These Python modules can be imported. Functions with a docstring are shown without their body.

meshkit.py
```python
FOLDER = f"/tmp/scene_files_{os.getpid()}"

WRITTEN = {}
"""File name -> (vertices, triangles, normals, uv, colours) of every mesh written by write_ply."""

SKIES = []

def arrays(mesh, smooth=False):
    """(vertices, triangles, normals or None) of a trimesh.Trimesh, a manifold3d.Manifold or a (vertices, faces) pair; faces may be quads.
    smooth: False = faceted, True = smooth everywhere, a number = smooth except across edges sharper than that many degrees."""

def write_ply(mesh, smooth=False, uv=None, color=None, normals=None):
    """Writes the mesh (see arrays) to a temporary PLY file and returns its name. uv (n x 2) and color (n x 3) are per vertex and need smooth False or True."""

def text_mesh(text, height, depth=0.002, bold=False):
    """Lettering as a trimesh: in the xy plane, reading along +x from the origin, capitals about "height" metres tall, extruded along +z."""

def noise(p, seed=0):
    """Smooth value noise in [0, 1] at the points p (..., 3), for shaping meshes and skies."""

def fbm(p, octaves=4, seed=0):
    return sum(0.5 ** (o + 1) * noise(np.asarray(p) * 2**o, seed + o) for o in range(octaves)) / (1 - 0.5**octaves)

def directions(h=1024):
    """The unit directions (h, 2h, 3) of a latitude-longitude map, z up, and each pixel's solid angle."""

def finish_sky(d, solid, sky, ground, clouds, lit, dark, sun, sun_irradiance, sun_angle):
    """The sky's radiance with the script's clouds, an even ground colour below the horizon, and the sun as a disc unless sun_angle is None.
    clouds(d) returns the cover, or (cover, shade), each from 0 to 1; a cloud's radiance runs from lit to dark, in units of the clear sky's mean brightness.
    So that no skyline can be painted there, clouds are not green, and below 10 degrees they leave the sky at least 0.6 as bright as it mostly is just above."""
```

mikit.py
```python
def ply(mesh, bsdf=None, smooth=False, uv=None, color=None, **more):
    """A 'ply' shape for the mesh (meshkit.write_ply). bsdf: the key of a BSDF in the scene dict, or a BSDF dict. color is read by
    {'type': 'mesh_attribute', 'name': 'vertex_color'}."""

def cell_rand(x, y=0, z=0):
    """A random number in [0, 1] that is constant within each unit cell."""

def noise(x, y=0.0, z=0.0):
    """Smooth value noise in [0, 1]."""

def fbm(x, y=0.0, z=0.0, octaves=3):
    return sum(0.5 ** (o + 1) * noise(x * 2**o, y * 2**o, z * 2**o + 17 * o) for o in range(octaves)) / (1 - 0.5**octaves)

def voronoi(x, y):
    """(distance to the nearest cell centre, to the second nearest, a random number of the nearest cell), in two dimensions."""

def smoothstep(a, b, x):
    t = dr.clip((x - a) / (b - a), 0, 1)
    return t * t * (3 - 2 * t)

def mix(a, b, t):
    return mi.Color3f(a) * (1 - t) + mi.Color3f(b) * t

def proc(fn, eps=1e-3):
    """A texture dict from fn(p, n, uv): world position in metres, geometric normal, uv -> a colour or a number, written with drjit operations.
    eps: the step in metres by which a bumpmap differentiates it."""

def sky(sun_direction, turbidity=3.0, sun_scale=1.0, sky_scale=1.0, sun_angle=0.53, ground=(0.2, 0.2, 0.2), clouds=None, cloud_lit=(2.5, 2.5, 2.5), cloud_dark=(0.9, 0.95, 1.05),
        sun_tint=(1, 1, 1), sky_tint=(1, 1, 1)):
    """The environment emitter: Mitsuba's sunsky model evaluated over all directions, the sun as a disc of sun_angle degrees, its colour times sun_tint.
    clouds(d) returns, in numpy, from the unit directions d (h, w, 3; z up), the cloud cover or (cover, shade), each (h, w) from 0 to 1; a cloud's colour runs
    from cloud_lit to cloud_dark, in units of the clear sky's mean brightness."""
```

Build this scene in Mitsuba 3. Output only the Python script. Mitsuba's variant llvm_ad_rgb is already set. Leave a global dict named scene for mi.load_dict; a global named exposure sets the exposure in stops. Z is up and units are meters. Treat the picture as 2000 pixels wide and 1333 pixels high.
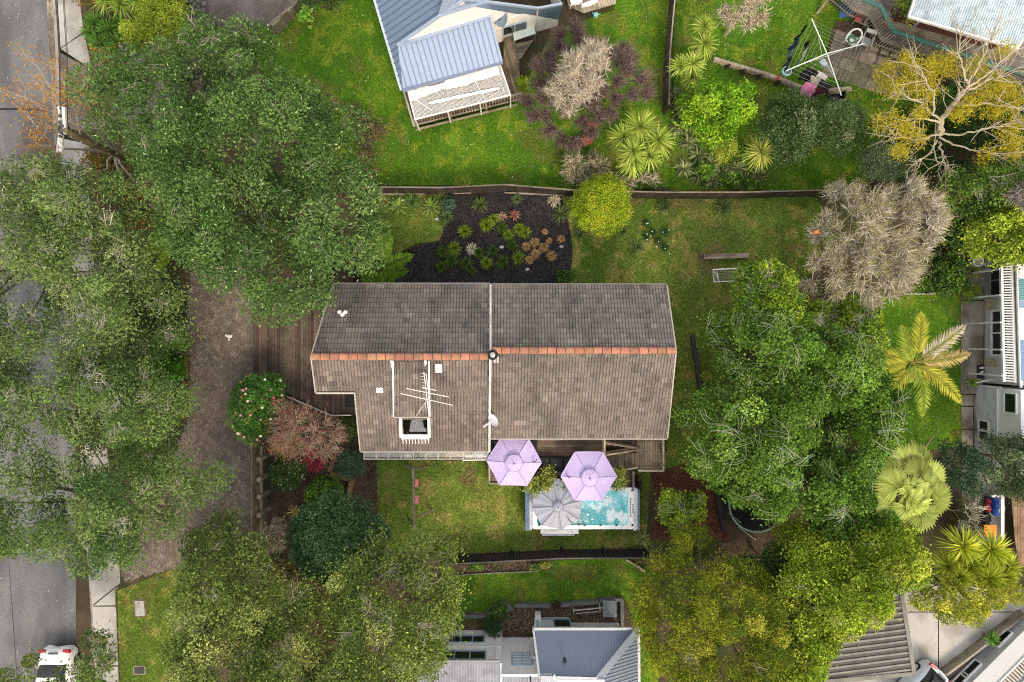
import math, numpy as np, trimesh, shapely, mitsuba as mi, drjit as dr, mikit, meshkit
from shapely.geometry import Polygon, Point, LineString, MultiPoint
from mikit import noise, fbm, voronoi, smoothstep, mix, cell_rand
T = mi.ScalarTransform4f
R = np.random.default_rng(7)
scene, labels = {}, {}
# ---------------------------------------------------------------- camera, sky, exposure
H, FOCAL = 37.0, 1333.0          # drone height above the lawn (m); focal length in pixels of a 2000 px wide picture
scene['camera'] = {'type': 'perspective', 'fov': 2 * math.degrees(math.atan(1000 / FOCAL)), 'fov_axis': 'x', 'near_clip': 1.0, 'far_clip': 400.0,
                   'to_world': T().look_at(origin=[0, 0, H], target=[0, 0, 0], up=[0, 1, 0])}
scene['sky'] = mikit.sky([0.25, -0.62, 0.75], turbidity=3.0, sun_scale=0.3, sun_angle=22, clouds=lambda d: (np.ones(d.shape[:2]), 1 - np.clip(d[..., 2], 0, 1) ** .8), cloud_lit=(1.85, 1.85, 1.87), cloud_dark=(.7, .72, .75))
exposure = 3.1
# ---------------------------------------------------------------- helpers
def at(px, py, z=0.0):
    """The point of the place at height z that the survey photograph (2000 x 1333) shows at px, py."""
    s = (H - z) / FOCAL
    return np.array([(px - 1000) * s, (666.5 - py) * s, z])
def ats(pts, z=0.0):
    return np.array([at(p[0], p[1], p[2] if len(p) > 2 else z) for p in pts])
def unit(v):
    v = np.asarray(v, float)
    return v / (np.linalg.norm(v, axis=-1, keepdims=True) + 1e-12)
def jit(c, a=.12, r=None):
    r = r or R
    return np.clip(np.asarray(c) * (1 + r.uniform(-a, a)) * (1 + r.uniform(-a / 4, a / 4, 3)), 0, .95)
def tri2d(poly):
    v, f = trimesh.creation.triangulate_polygon(poly, engine='earcut')
    f = np.asarray(f)
    a = v[f]
    s = (a[:, 1, 0] - a[:, 0, 0]) * (a[:, 2, 1] - a[:, 0, 1]) - (a[:, 1, 1] - a[:, 0, 1]) * (a[:, 2, 0] - a[:, 0, 0])
    f[s < 0] = f[s < 0][:, ::-1]
    return np.asarray(v), f
class MB:
    def __init__(s, c=(.5, .5, .5)):
        s.v, s.f, s.c, s.u, s.n, s.col = [], [], [], [], 0, c
    def add(s, v, f, c=None, u=None):
        v, f = np.asarray(v, float), np.asarray(f, int)
        if f.shape[1] == 4: f = np.vstack([f[:, [0, 1, 2]], f[:, [0, 2, 3]]])
        s.v.append(v); s.f.append(f + s.n); s.n += len(v)
        c = np.asarray(s.col if c is None else c, float)
        s.c.append(np.broadcast_to(c, (len(v), 3)).copy())
        return s
    def frame(s, o, ax, ay, az, c=None):
        k = np.array([[i, j, l] for i in (-.5, .5) for j in (-.5, .5) for l in (-.5, .5)])
        v = np.asarray(o) + k[:, :1] * np.asarray(ax) + k[:, 1:2] * np.asarray(ay) + k[:, 2:] * np.asarray(az)
        f = [[0, 1, 3, 2], [4, 6, 7, 5], [0, 4, 5, 1], [2, 3, 7, 6], [0, 2, 6, 4], [1, 5, 7, 3]]
        if np.dot(np.cross(ax, ay), az) < 0: f = [q[::-1] for q in f]
        return s.add(v, f, c)
    def box(s, x, y, z, sx, sy, sz, rot=0, c=None):
        a = math.radians(rot); ca, sa = math.cos(a), math.sin(a)
        return s.frame((x, y, z), (sx * ca, sx * sa, 0), (-sy * sa, sy * ca, 0), (0, 0, sz), c)
    def bar(s, p0, p1, w, h, c=None, up=(0, 0, 1)):
        p0, p1 = np.asarray(p0, float), np.asarray(p1, float)
        d = p1 - p0; t = unit(d)
        side = np.cross(np.asarray(up, float), t)
        if np.linalg.norm(side) < 1e-3: side = np.cross([1., 0, 0], t)
        side = unit(side); n = np.cross(t, side)
        return s.frame((p0 + p1) / 2, d, side * w, n * h, c)
    def tube(s, pts, r, sides=6, c=None, cap=True):
        p = np.asarray(pts, float); k = len(p)
        r = np.broadcast_to(np.asarray(r, float), (k,))
        t = unit(np.gradient(p, axis=0))
        a = unit(np.cross(t, np.where(np.abs(t[:, 2:]) < .9, [0, 0, 1.], [1., 0, 0])))
        b = np.cross(t, a); g = np.arange(sides) * 2 * np.pi / sides
        v = (p[:, None] + r[:, None, None] * (np.cos(g)[None, :, None] * a[:, None] + np.sin(g)[None, :, None] * b[:, None])).reshape(-1, 3)
        i, j = np.meshgrid(np.arange(k - 1), np.arange(sides), indexing='ij')
        q = np.stack([i * sides + j, i * sides + (j + 1) % sides, (i + 1) * sides + (j + 1) % sides, (i + 1) * sides + j], -1).reshape(-1, 4)
        f = np.vstack([q[:, [0, 1, 2]], q[:, [0, 2, 3]]])
        if cap:
            v = np.vstack([v, p[0], p[-1]]); m = k * sides; jj = np.arange(sides)
            f = np.vstack([f, np.stack([jj * 0 + m, (jj + 1) % sides, jj], 1), np.stack([jj * 0 + m + 1, (k - 1) * sides + jj, (k - 1) * sides + (jj + 1) % sides], 1)])
        return s.add(v, f, c)
    def prism(s, poly, z0, z1, c=None, bottom=False):
        poly = poly if isinstance(poly, shapely.geometry.base.BaseGeometry) else Polygon(np.asarray(poly)[:, :2])
        for g in getattr(poly, 'geoms', [poly]):
            if g.is_empty or g.geom_type != 'Polygon': continue
            v, f = tri2d(g)
            s.add(np.c_[v, np.full(len(v), z1)], f, c)
            if bottom: s.add(np.c_[v, np.full(len(v), z0)], f[:, ::-1], c)
            for ring, inner in [(g.exterior, False)] + [(q, True) for q in g.interiors]:
                p = np.array(ring.coords)[:-1]; k = len(p)
                ccw = ring.is_ccw
                if ccw == inner: p = p[::-1]
                i = np.arange(k)
                s.add(np.vstack([np.c_[p, np.full(k, z0)], np.c_[p, np.full(k, z1)]]), np.stack([i, (i + 1) % k, (i + 1) % k + k, i + k], 1), c)
        return s
    def slab(s, pts, th, c=None):
        """A planar convex polygon in space with thickness th below it (the order of pts does not matter for facing)."""
        p = np.asarray(pts, float); n = unit(np.cross(p[1] - p[0], p[2] - p[0]))
        if n[2] < 0: p = p[::-1]; n = -n
        k = len(p); i = np.arange(k)
        v = np.vstack([p, p - n * th])
        f = [[0, j, j + 1] for j in range(1, k - 1)] + [[k, k + j + 1, k + j] for j in range(1, k - 1)]
        f = np.vstack([f, np.stack([i + k, (i + 1) % k + k, (i + 1) % k], 1), np.stack([i + k, (i + 1) % k, i], 1)])
        return s.add(v, f, c)
    def lathe(s, prof, o, n=16, c=None, ax=None):
        prof = np.asarray(prof, float); k = len(prof); g = np.arange(n) * 2 * np.pi / n
        ax = unit(ax if ax is not None else (0, 0, 1)); e1 = unit(np.cross(ax, [0, 1., 0] if abs(ax[1]) < .9 else [1., 0, 0])); e2 = np.cross(ax, e1)
        v = np.asarray(o) + prof[:, 0, None, None] * (np.cos(g)[None, :, None] * e1 + np.sin(g)[None, :, None] * e2) + prof[:, 1, None, None] * ax
        i, j = np.meshgrid(np.arange(k - 1), np.arange(n), indexing='ij')
        q = np.stack([i * n + j, i * n + (j + 1) % n, (i + 1) * n + (j + 1) % n, (i + 1) * n + j], -1).reshape(-1, 4)
        return s.add(v.reshape(-1, 3), q, c)
    def blob(s, o, r, c=None, amp=.25, seed=0, sub=2):
        m = trimesh.creation.icosphere(sub); v = np.array(m.vertices)
        k = 1 + amp * (meshkit.noise(v * 1.7 + seed * 3.1) - .5) * 2
        return s.add(v * k[:, None] * np.asarray(r) + np.asarray(o), m.faces, c)
    def ply(s, mat, smooth=False):
        v, f, c = np.vstack(s.v), np.vstack(s.f), np.vstack(s.c)
        if mat in VC:
            if not isinstance(smooth, bool) or smooth: smooth = True
            return mikit.ply((v, f), mat, smooth=smooth, uv=np.c_[np.round(c[:, 0] * 1000) + .02 + .96 * np.clip(c[:, 1], 0, 1), c[:, 2]])
        return mikit.ply((v, f), mat, smooth=smooth)
def uniq(k):
    if k not in scene and k not in labels: return k
    i = 1
    while f'{k}_{i:03d}' in scene or f'{k}_{i:03d}' in labels: i += 1
    return f'{k}_{i:03d}'
def thing(name, label, cat, group=None):
    k = uniq(name); labels[k] = {'label': label, 'category': cat}
    if group: labels[k]['group'] = group
    return k
def part(parent, name, mb, mat='matte', smooth=False, label=None, kind=None):
    k = uniq(parent + '__' + name); scene[k] = mb.ply(mat, smooth)
    if label or kind: labels[k] = {a: b for a, b in (('label', label), ('kind', kind)) if b}
    return k
def single(name, label, cat, mb, mat='matte', smooth=False, group=None, kind=None):
    k = uniq(name); scene[k] = mb.ply(mat, smooth); labels[k] = {'label': label, 'category': cat}
    if group: labels[k]['group'] = group
    if kind: labels[k]['kind'] = kind
    return k
def struct(name, mb, mat, label=None, cat=None, kind='structure'):
    k = uniq(name); scene[k] = mb.ply(mat)
    labels[k] = {'kind': kind}
    if label: labels[k]['label'] = label
    if cat: labels[k]['category'] = cat
    return k
# ---------------------------------------------------------------- materials
def tw(d): return {'type': 'twosided', 'bsdf': d}
def unpack(p, n, uv):
    k = dr.floor(uv.x)
    return mi.Color3f(k * .001, (uv.x - k - .02) / .96, uv.y)
VCOL = mikit.proc(unpack)      # each piece's own flat colour, kept in its uv
VC = {'leaf', 'paint', 'matte', 'gloss', 'metal', 'wood', 'tile', 'bark'}
scene['leaf'] = {'type': 'principledthin', 'base_color': VCOL, 'roughness': .5, 'diff_trans': .32, 'eta': 1.33, 'spec_trans': 0.0}
def grain(name, base, dark, fn):
    scene[name] = tw({'type': 'blendbsdf', 'weight': mikit.proc(fn), 'bsdf_0': base, 'bsdf_1': {'type': 'diffuse', 'reflectance': {'type': 'rgb', 'value': dark}}})
def vcp(rough, spec=.4, metallic=0.): return {'type': 'principled', 'base_color': VCOL, 'roughness': rough, 'specular': spec, 'metallic': metallic}
grain('matte', vcp(.85, .25), (.05, .045, .035), lambda p, n, uv: .3 * smoothstep(.35, .8, fbm(p.x * 3, p.y * 3, p.z * 3)) + .12 * noise(p.x * 23, p.y * 23, p.z * 23))
grain('wood', vcp(.8, .25), (.035, .03, .022), lambda p, n, uv: .5 * smoothstep(.3, .85, fbm(p.x * 2.1, p.y * 2.1, p.z * 2)) + .25 * noise(p.x * 19, p.y * 19, p.z * 19))
grain('tile', vcp(.75, .3), (.03, .028, .026), lambda p, n, uv: .32 * smoothstep(.4, .8, fbm(p.x * 1.1, p.y * .4, p.z)) + .3 * noise(p.x * 19, p.y * 7, p.z * 9))
scene['bark'] = tw(vcp(.9, .2))
scene['paint'] = tw(vcp(.6, .35))
scene['gloss'] = tw(vcp(.28, .5))
scene['metal'] = tw(vcp(.38, .6, .25))
scene['pane'] = {'type': 'thindielectric', 'int_ior': 1.5}
def flat(name, c, rough=.5, spec=.5):
    scene[name] = tw({'type': 'principled', 'base_color': {'type': 'rgb', 'value': c}, 'roughness': rough, 'specular': spec})
flat('dark_room', (.02, .02, .022), .8, .2)
flat('dark_glass', (.012, .016, .02), .06, .6)
def procmat(name, fn, rough=.9, spec=.2, bump=None, bscale=.02, eps=.01):
    b = {'type': 'principled', 'base_color': mikit.proc(fn), 'roughness': rough, 'specular': spec}
    if bump: b = {'type': 'bumpmap', 'tex': mikit.proc(bump, eps), 'scale': bscale, 'bsdf': b}
    scene[name] = tw(b)
def lawn_fn(a, b, c, soil, k):
    def fn(p, n, uv):
        g1, g2, g3 = fbm(p.x * .45 + k, p.y * .45, 0), fbm(p.x * 1.7, p.y * 1.7 + k, 0), noise(p.x * 14, p.y * 14, k)
        col = mix(a, b, smoothstep(.3, .7, g1 * .6 + g2 * .4))
        col = mix(col, c, smoothstep(.52, .75, g2))
        col = mix(col, soil, .75 * smoothstep(.6, .8, fbm(p.x * .8 + 9 * k, p.y * .8, 3)))
        return col * (.55 + .9 * g3 * noise(p.x * 37, p.y * 37, k) + .35 * g3)
    return fn
procmat('lawn_lush', lawn_fn((.055, .14, .008), (.10, .21, .012), (.16, .22, .02), (.12, .12, .03), 1.3))
procmat('lawn_dry', lawn_fn((.07, .125, .015), (.135, .185, .028), (.21, .20, .05), (.14, .11, .045), 4.1))
def soil_fn(p, n, uv):
    w = voronoi(p.x * 22, p.y * 22)
    c = mix((.045, .033, .021), (.14, .105, .068), w[2] * fbm(p.x * 2, p.y * 2, 1))
    return mix(c, (.03, .045, .012), .7 * smoothstep(.5, .7, fbm(p.x * .7, p.y * .7, 2)))
procmat('soil', soil_fn)
def mulch_fn(p, n, uv):
    w = voronoi(p.x * 17, p.y * 17)
    return mix((.012, .011, .012), (.055, .05, .05), w[2] * w[2]) * (.5 + fbm(p.x * 1.5, p.y * 1.5, 5))
procmat('mulch', mulch_fn, bump=lambda p, n, uv: voronoi(p.x * 17, p.y * 17)[0], bscale=.03)
def redmulch_fn(p, n, uv):
    w = voronoi(p.x * 15, p.y * 15)
    return mix((.03, .012, .007), (.12, .045, .028), w[2]) * (.4 + 1.1 * fbm(p.x * 2, p.y * 2, 5))
procmat('bark_mulch', redmulch_fn)
def gravel_fn(p, n, uv):
    w = voronoi(p.x * 20, p.y * 20)
    return mix((.05, .035, .025), (.30, .23, .16), w[2] * w[2]) * (1.15 - w[0])
procmat('gravel', gravel_fn)
def asphalt_fn(p, n, uv):
    a = fbm(p.x * .35, p.y * .35, 0, 4); b = noise(p.x * 30, p.y * 30, 0)
    c = mix((.088, .089, .095), (.165, .165, .168), smoothstep(.3, .7, a * .6 + .4 * fbm(p.x * 1.6, p.y * .5, 3))) * (.75 + .5 * b)
    return mix(c, (.45, .43, .38), smoothstep(.955, .97, noise(p.x * 9, p.y * 9, 7)))
procmat('asphalt', asphalt_fn, rough=.8, spec=.3)
def drive_fn(p, n, uv):
    a = fbm(p.x * .8, p.y * .8, 0, 4)
    return mix((.10, .085, .078), (.17, .15, .14), smoothstep(.3, .7, a)) * (.75 + .5 * noise(p.x * 24, p.y * 24, 0))
procmat('old_asphalt', drive_fn)
def concrete_fn(p, n, uv):
    a, b = fbm(p.x * .9, p.y * .9, p.z, 4), noise(p.x * 26, p.y * 26, p.z * 26)
    c = mix((.30, .288, .268), (.43, .415, .39), smoothstep(.3, .7, a)) * (.88 + .2 * b)
    return mix(c, (.22, .2, .165), .5 * smoothstep(.5, .75, fbm(p.x * 1.3 + 3, p.y * .7, 4, 4)))
procmat('concrete', concrete_fn)
def old_concrete_fn(p, n, uv):
    a, b = fbm(p.x * 1.1, p.y * 1.1, p.z, 4), noise(p.x * 20, p.y * 20, p.z * 20)
    c = mix((.16, .145, .12), (.33, .30, .255), smoothstep(.3, .7, a)) * (.8 + .35 * b)
    return mix(c, (.06, .055, .04), .6 * smoothstep(.48, .75, fbm(p.x * 1.2 + 5, p.y * .8, 4, 4)))
procmat('old_concrete', old_concrete_fn)
def foam(p):
    q, r = fbm(p.x * 1.3, p.y * 1.3, 2), fbm(p.x * 3 + 2 * fbm(p.x * 2, p.y * 2, 1), p.y * 3 + 2 * fbm(p.x * 2, p.y * 2, 8), 4)
    return .9 * smoothstep(.43, .66, .45 * q + .55 * r) * smoothstep(.35, .6, noise(p.x * 14, p.y * 14, 1) * .5 + .5 * q + .12)
scene['spa_water'] = {'type': 'blendbsdf', 'weight': mikit.proc(lambda p, n, uv: foam(p)), 'bsdf_0': {'type': 'thindielectric', 'int_ior': 1.33},
                      'bsdf_1': tw({'type': 'diffuse', 'reflectance': {'type': 'rgb', 'value': (.85, .9, .9)}})}
# ---------------------------------------------------------------- plant helpers
def leaves(mb, pos, axis, nrm, ln, wd, col, fold=.25):
    """Folded diamond leaves: arrays pos, axis, nrm (n,3), lengths, widths (n,), colours (n,3)."""
    n = len(pos); axis = unit(axis); side = unit(np.cross(axis, nrm)); up = np.cross(side, axis)
    ln, wd = np.broadcast_to(ln, n)[:, None], np.broadcast_to(wd, n)[:, None]
    b, t = pos - axis * ln * .5, pos + axis * ln * .5
    m = pos - axis * ln * .06 + up * wd * fold
    v = np.stack([b, m + side * wd * .5, t, m - side * wd * .5], 1).reshape(-1, 3)
    o = np.arange(n)[:, None] * 4
    mb.add(v, np.vstack([o + [0, 1, 2], o + [0, 2, 3]]), np.repeat(col, 4, 0))
def palette(pal, n, r):
    w = np.array([p[1] for p in pal], float)
    return GAIN * np.array([p[0] for p in pal])[r.choice(len(pal), n, p=w / w.sum())]
def scatter(poly, d, r, cap=6000):
    """Points in the polygon at least d apart."""
    x0, y0, x1, y1 = poly.bounds
    n = int(min(cap * 6, 9 * poly.area / d / d + 30))
    c = r.uniform((x0, y0), (x1, y1), (n, 2))
    c = c[shapely.contains_xy(poly, c[:, 0], c[:, 1])]
    cell, out = {}, []
    for p in c:
        i, j = int(p[0] // d), int(p[1] // d)
        if all((q[0] - p[0]) ** 2 + (q[1] - p[1]) ** 2 >= d * d for a in (-1, 0, 1) for b in (-1, 0, 1) for q in cell.get((i + a, j + b), ())):
            cell.setdefault((i, j), []).append(p); out.append(p)
    return np.array(out).reshape(-1, 2)
def outline(px, z, holes=()):
    p = Polygon(ats(px, z)[:, :2]).buffer(0)
    for h in holes: p = p.difference(Polygon(ats(h, z)[:, :2]).buffer(0))
    return p
def dome(poly, pts, zt, ze, r, rough=.35):
    g = max(poly.geoms, key=lambda q: q.area) if hasattr(poly, 'geoms') else poly
    d = np.array([g.boundary.distance(Point(p)) for p in pts])
    q = np.clip(d / max(d.max(), .3), 0, 1)
    lift = 0
    if g.area > 18:     # the crown is built of several rounded boughs with hollows between them
        L = scatter(poly, 2.15, r); dl = np.sqrt(((pts[:, None] - L[None]) ** 2).sum(-1)).min(1)
        lift = 1.5 * (np.sqrt(np.clip(1 - (dl / 1.6) ** 2, 0, 1)) - .75)
    return lift + ze + (zt - ze) * np.sqrt(1 - (1 - q) ** 2) + r.uniform(-rough, rough, len(pts))
def limb(mb, p0, p1, r0, r1, c, r, sag=.15, sides=5, k=5):
    t = np.linspace(0, 1, k)[:, None]; d = np.linalg.norm(np.asarray(p1) - p0)
    mid = (np.asarray(p0) + p1) / 2 + r.uniform(-1, 1, 3) * d * sag
    p = (1 - t) ** 2 * p0 + 2 * t * (1 - t) * mid + t ** 2 * np.asarray(p1)
    mb.tube(p, np.linspace(r0, r1, k), sides, c)
    return p
def trunk_and_limbs(key, base, clumps, rad, c, r, n=14, frac=.45, name='trunk'):
    """A tapered trunk from the ground with limbs to some of the clumps; returns the limb meshes as parts."""
    base = np.asarray(base, float); top = clumps.mean(0); fork = base + (np.array([top[0], top[1], top[2]]) - base) * [.4, .4, frac]
    mb = MB(c); limb(mb, base, fork, rad, rad * .75, jit(c, .1, r), r, .05, 8, 6); part(key, name, mb, 'bark')
    mb = MB(c)
    for q in clumps[r.permutation(len(clumps))[:n]]:
        limb(mb, fork, q - [0, 0, .25], rad * .36, rad * .1, jit(c, .15, r), r)
    part(key, 'limbs', mb, 'bark')
GAIN = 1.4       # all leaf colours below are relative; this brings them to the photograph's species
def crown_mesh(poly, zt, ze, cr, per, leaf, pal, r, flatten=.7, fill=.3, gap=.92, rough=.35, tone=.3):
    per = per * 1.12; leaf = (leaf[0] * .9, leaf[1] * 1.0)
    pts = scatter(poly.buffer(-cr * .3), cr * gap, r)
    if not len(pts): pts = np.array([[poly.centroid.x, poly.centroid.y]])
    z = dome(poly, pts, zt, ze, r, rough)
    C = np.c_[pts, z]; k = len(C)
    cnt = (per * r.uniform(.6, 1.35, k)).astype(int); who = np.repeat(np.arange(k), cnt); n = len(who)
    rad = cr * r.uniform(.65, 1.3, k)
    d = unit(r.normal(0, 1, (n, 3))); d[:, 2] = np.where(d[:, 2] < -.25, -d[:, 2], d[:, 2])
    rr = np.where(r.random(n) < .8, r.uniform(.82, 1.05, n), r.uniform(.4, .85, n))
    lump = .66 + .68 * meshkit.noise(d * 2.6 + C[who] * 1.3)
    P = C[who] + d * (rad[who] * rr * lump)[:, None] * [1, 1, flatten]
    P[:, 2] -= .15 * cr
    ax = unit(d * [1, 1, .35] + r.normal(0, .65, (n, 3))); nr = unit(d * 1.0 + [0, 0, .35] + r.normal(0, .4, (n, 3)))
    cc = palette(pal[:4], k, r) * r.uniform(1 - tone, 1 + tone, (k, 1))
    col = np.where(r.random((n, 1)) < .7, cc[who], palette(pal, n, r)) * r.uniform(.5, 1.6, (n, 1))
    mb = MB(); L, W = leaf
    s = r.uniform(.7, 1.25, n)
    leaves(mb, P, ax, nr, L * s, W * s, np.clip(col, 0, .8))
    m = int(fill * n)
    if m:
        w2 = r.integers(0, k, m); q = C[w2] + r.normal(0, .55, (m, 3)) * [cr, cr, cr * .4] - np.array([0, 0, cr * 1.15])
        leaves(mb, q, unit(r.normal(0, 1, (m, 3)) * [1, 1, .3]), unit(r.normal(0, .4, (m, 3)) + [0, 0, 1.]), L * 1.2, W * 1.2, palette(pal, m, r))
    return mb, C
def twig_fan(mb, o, dirs, ln, r0, c, r, bend=.25):
    """Many thin tapered twigs (three-sided) from points o along dirs."""
    n = len(o); dirs = unit(dirs); ln = np.broadcast_to(ln, n)[:, None]
    mid = o + dirs * ln * .5 + r.normal(0, bend * .25, (n, 3)) * ln; tip = o + dirs * ln + r.normal(0, bend * .45, (n, 3)) * ln
    a = unit(np.cross(dirs, [0.3, .2, 1.])); b = np.cross(dirs, a); v = []
    for q, k in ((o, 1.), (mid, .75)):
        for g in range(3): v.append(q + (a * math.cos(g * 2.094) + b * math.sin(g * 2.094)) * r0 * k)
    v.append(tip)
    V = np.stack(v, 1).reshape(-1, 3); base = np.arange(n)[:, None] * 7
    f = [[0, 1, 4], [0, 4, 3], [1, 2, 5], [1, 5, 4], [2, 0, 3], [2, 3, 5], [3, 4, 6], [4, 5, 6], [5, 3, 6]]
    col = np.repeat(np.clip(np.asarray(c) * 1.25 * r.uniform(.45, 1.5, (n, 1)), 0, .8), 7, 0)
    mb.add(V, np.vstack([base + q for q in f]), col)
    return tip
def rosette(mb, o, rad, n, w, cols, r, lo=8, hi=75, droop=.45, bias=1.0, seg=3, len_var=.15):
    """Sword leaves arching from o: elevations lo..hi degrees."""
    az = r.uniform(0, 2 * np.pi, n) if n < 12 else (np.arange(n) * 2.39996 + r.normal(0, .15, n))
    e = np.radians(lo + (hi - lo) * np.linspace(0, 1, n) ** bias); L = rad * r.uniform(1 - len_var, 1 + len_var, n)
    h = np.c_[np.cos(az), np.sin(az), np.zeros(n)]; sd = np.c_[-np.sin(az), np.cos(az), np.zeros(n)]
    ts = np.linspace(0.02, 1, seg + 1); prof = [.55, 1., .8, .45, .2][:seg] ; V = []
    for i, t in enumerate(ts):
        p = np.asarray(o) + h * (L * np.cos(e) * t)[:, None]
        p[:, 2] += L * np.sin(e) * t - droop * L * t * t * np.cos(e)
        if i == seg: V.append(p)
        else: V += [p - sd * w * prof[i] / 2, p + sd * w * prof[i] / 2]
    V = np.stack(V, 1); k = V.shape[1]; base = np.arange(n)[:, None] * k; f = []
    for i in range(seg - 1): f += [[2 * i, 2 * i + 1, 2 * i + 3], [2 * i, 2 * i + 3, 2 * i + 2]]
    f.append([2 * seg - 2, 2 * seg - 1, 2 * seg])
    c = np.asarray(cols[0]) + (np.asarray(cols[1]) - cols[0]) * r.uniform(0, 1, (n, 1)); c = np.clip(c * 1.25 * r.uniform(.65, 1.4, (n, 1)), 0, .8)
    mb.add(V.reshape(-1, 3), np.vstack([base + q for q in f]), np.repeat(c, k, 0))
def frond(mb, o, az, L, r, cols, rise=35, droop=1.0, pairs=26, lw=.05, ll=.45, stem=(.12, .13, .03), sweep=55, twist=0.0):
    """A pinnate frond: a curved rachis and pairs of leaflets."""
    h = np.array([math.cos(az), math.sin(az), 0.]); sd = np.array([-h[1], h[0], 0.]); e = math.radians(rise)
    def pt(t): return np.asarray(o) + h * (L * math.cos(e) * t) + np.array([0, 0, 1.]) * (L * math.sin(e) * t - droop * L * t * t * .6) + sd * (twist * L * t * t)
    rp = np.array([pt(t) for t in np.linspace(0, 1, 7)]); mb.tube(rp, np.linspace(.03, .008, 7), 4, stem)
    t = np.linspace(.14, .995, pairs); P = np.array([pt(q) for q in t]); tg = unit(np.array([pt(q + .01) - pt(q - .01) for q in t]))
    env = ll * np.sin(np.clip(t * 1.05, 0, 1) * np.pi) ** .55 * (1 - .45 * t) + .05
    for s in (-1, 1):
        sw = math.radians(sweep)
        ax = unit(tg * math.cos(sw) + s * unit(np.cross(tg, [0, 0, 1.])) * math.sin(sw) + np.array([0, 0, -.18]) + r.normal(0, .07, (pairs, 3)))
        ln = env * r.uniform(.85, 1.15, pairs)
        c = (np.asarray(cols[0]) + (np.asarray(cols[1]) - cols[0]) * r.uniform(0, 1, (pairs, 1))) * r.uniform(.8, 1.2, (pairs, 1))
        leaves(mb, P + ax * (ln / 2)[:, None], ax, unit(r.normal(0, .15, (pairs, 3)) + [0, 0, 1.]), ln, lw, c, .2)
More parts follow.
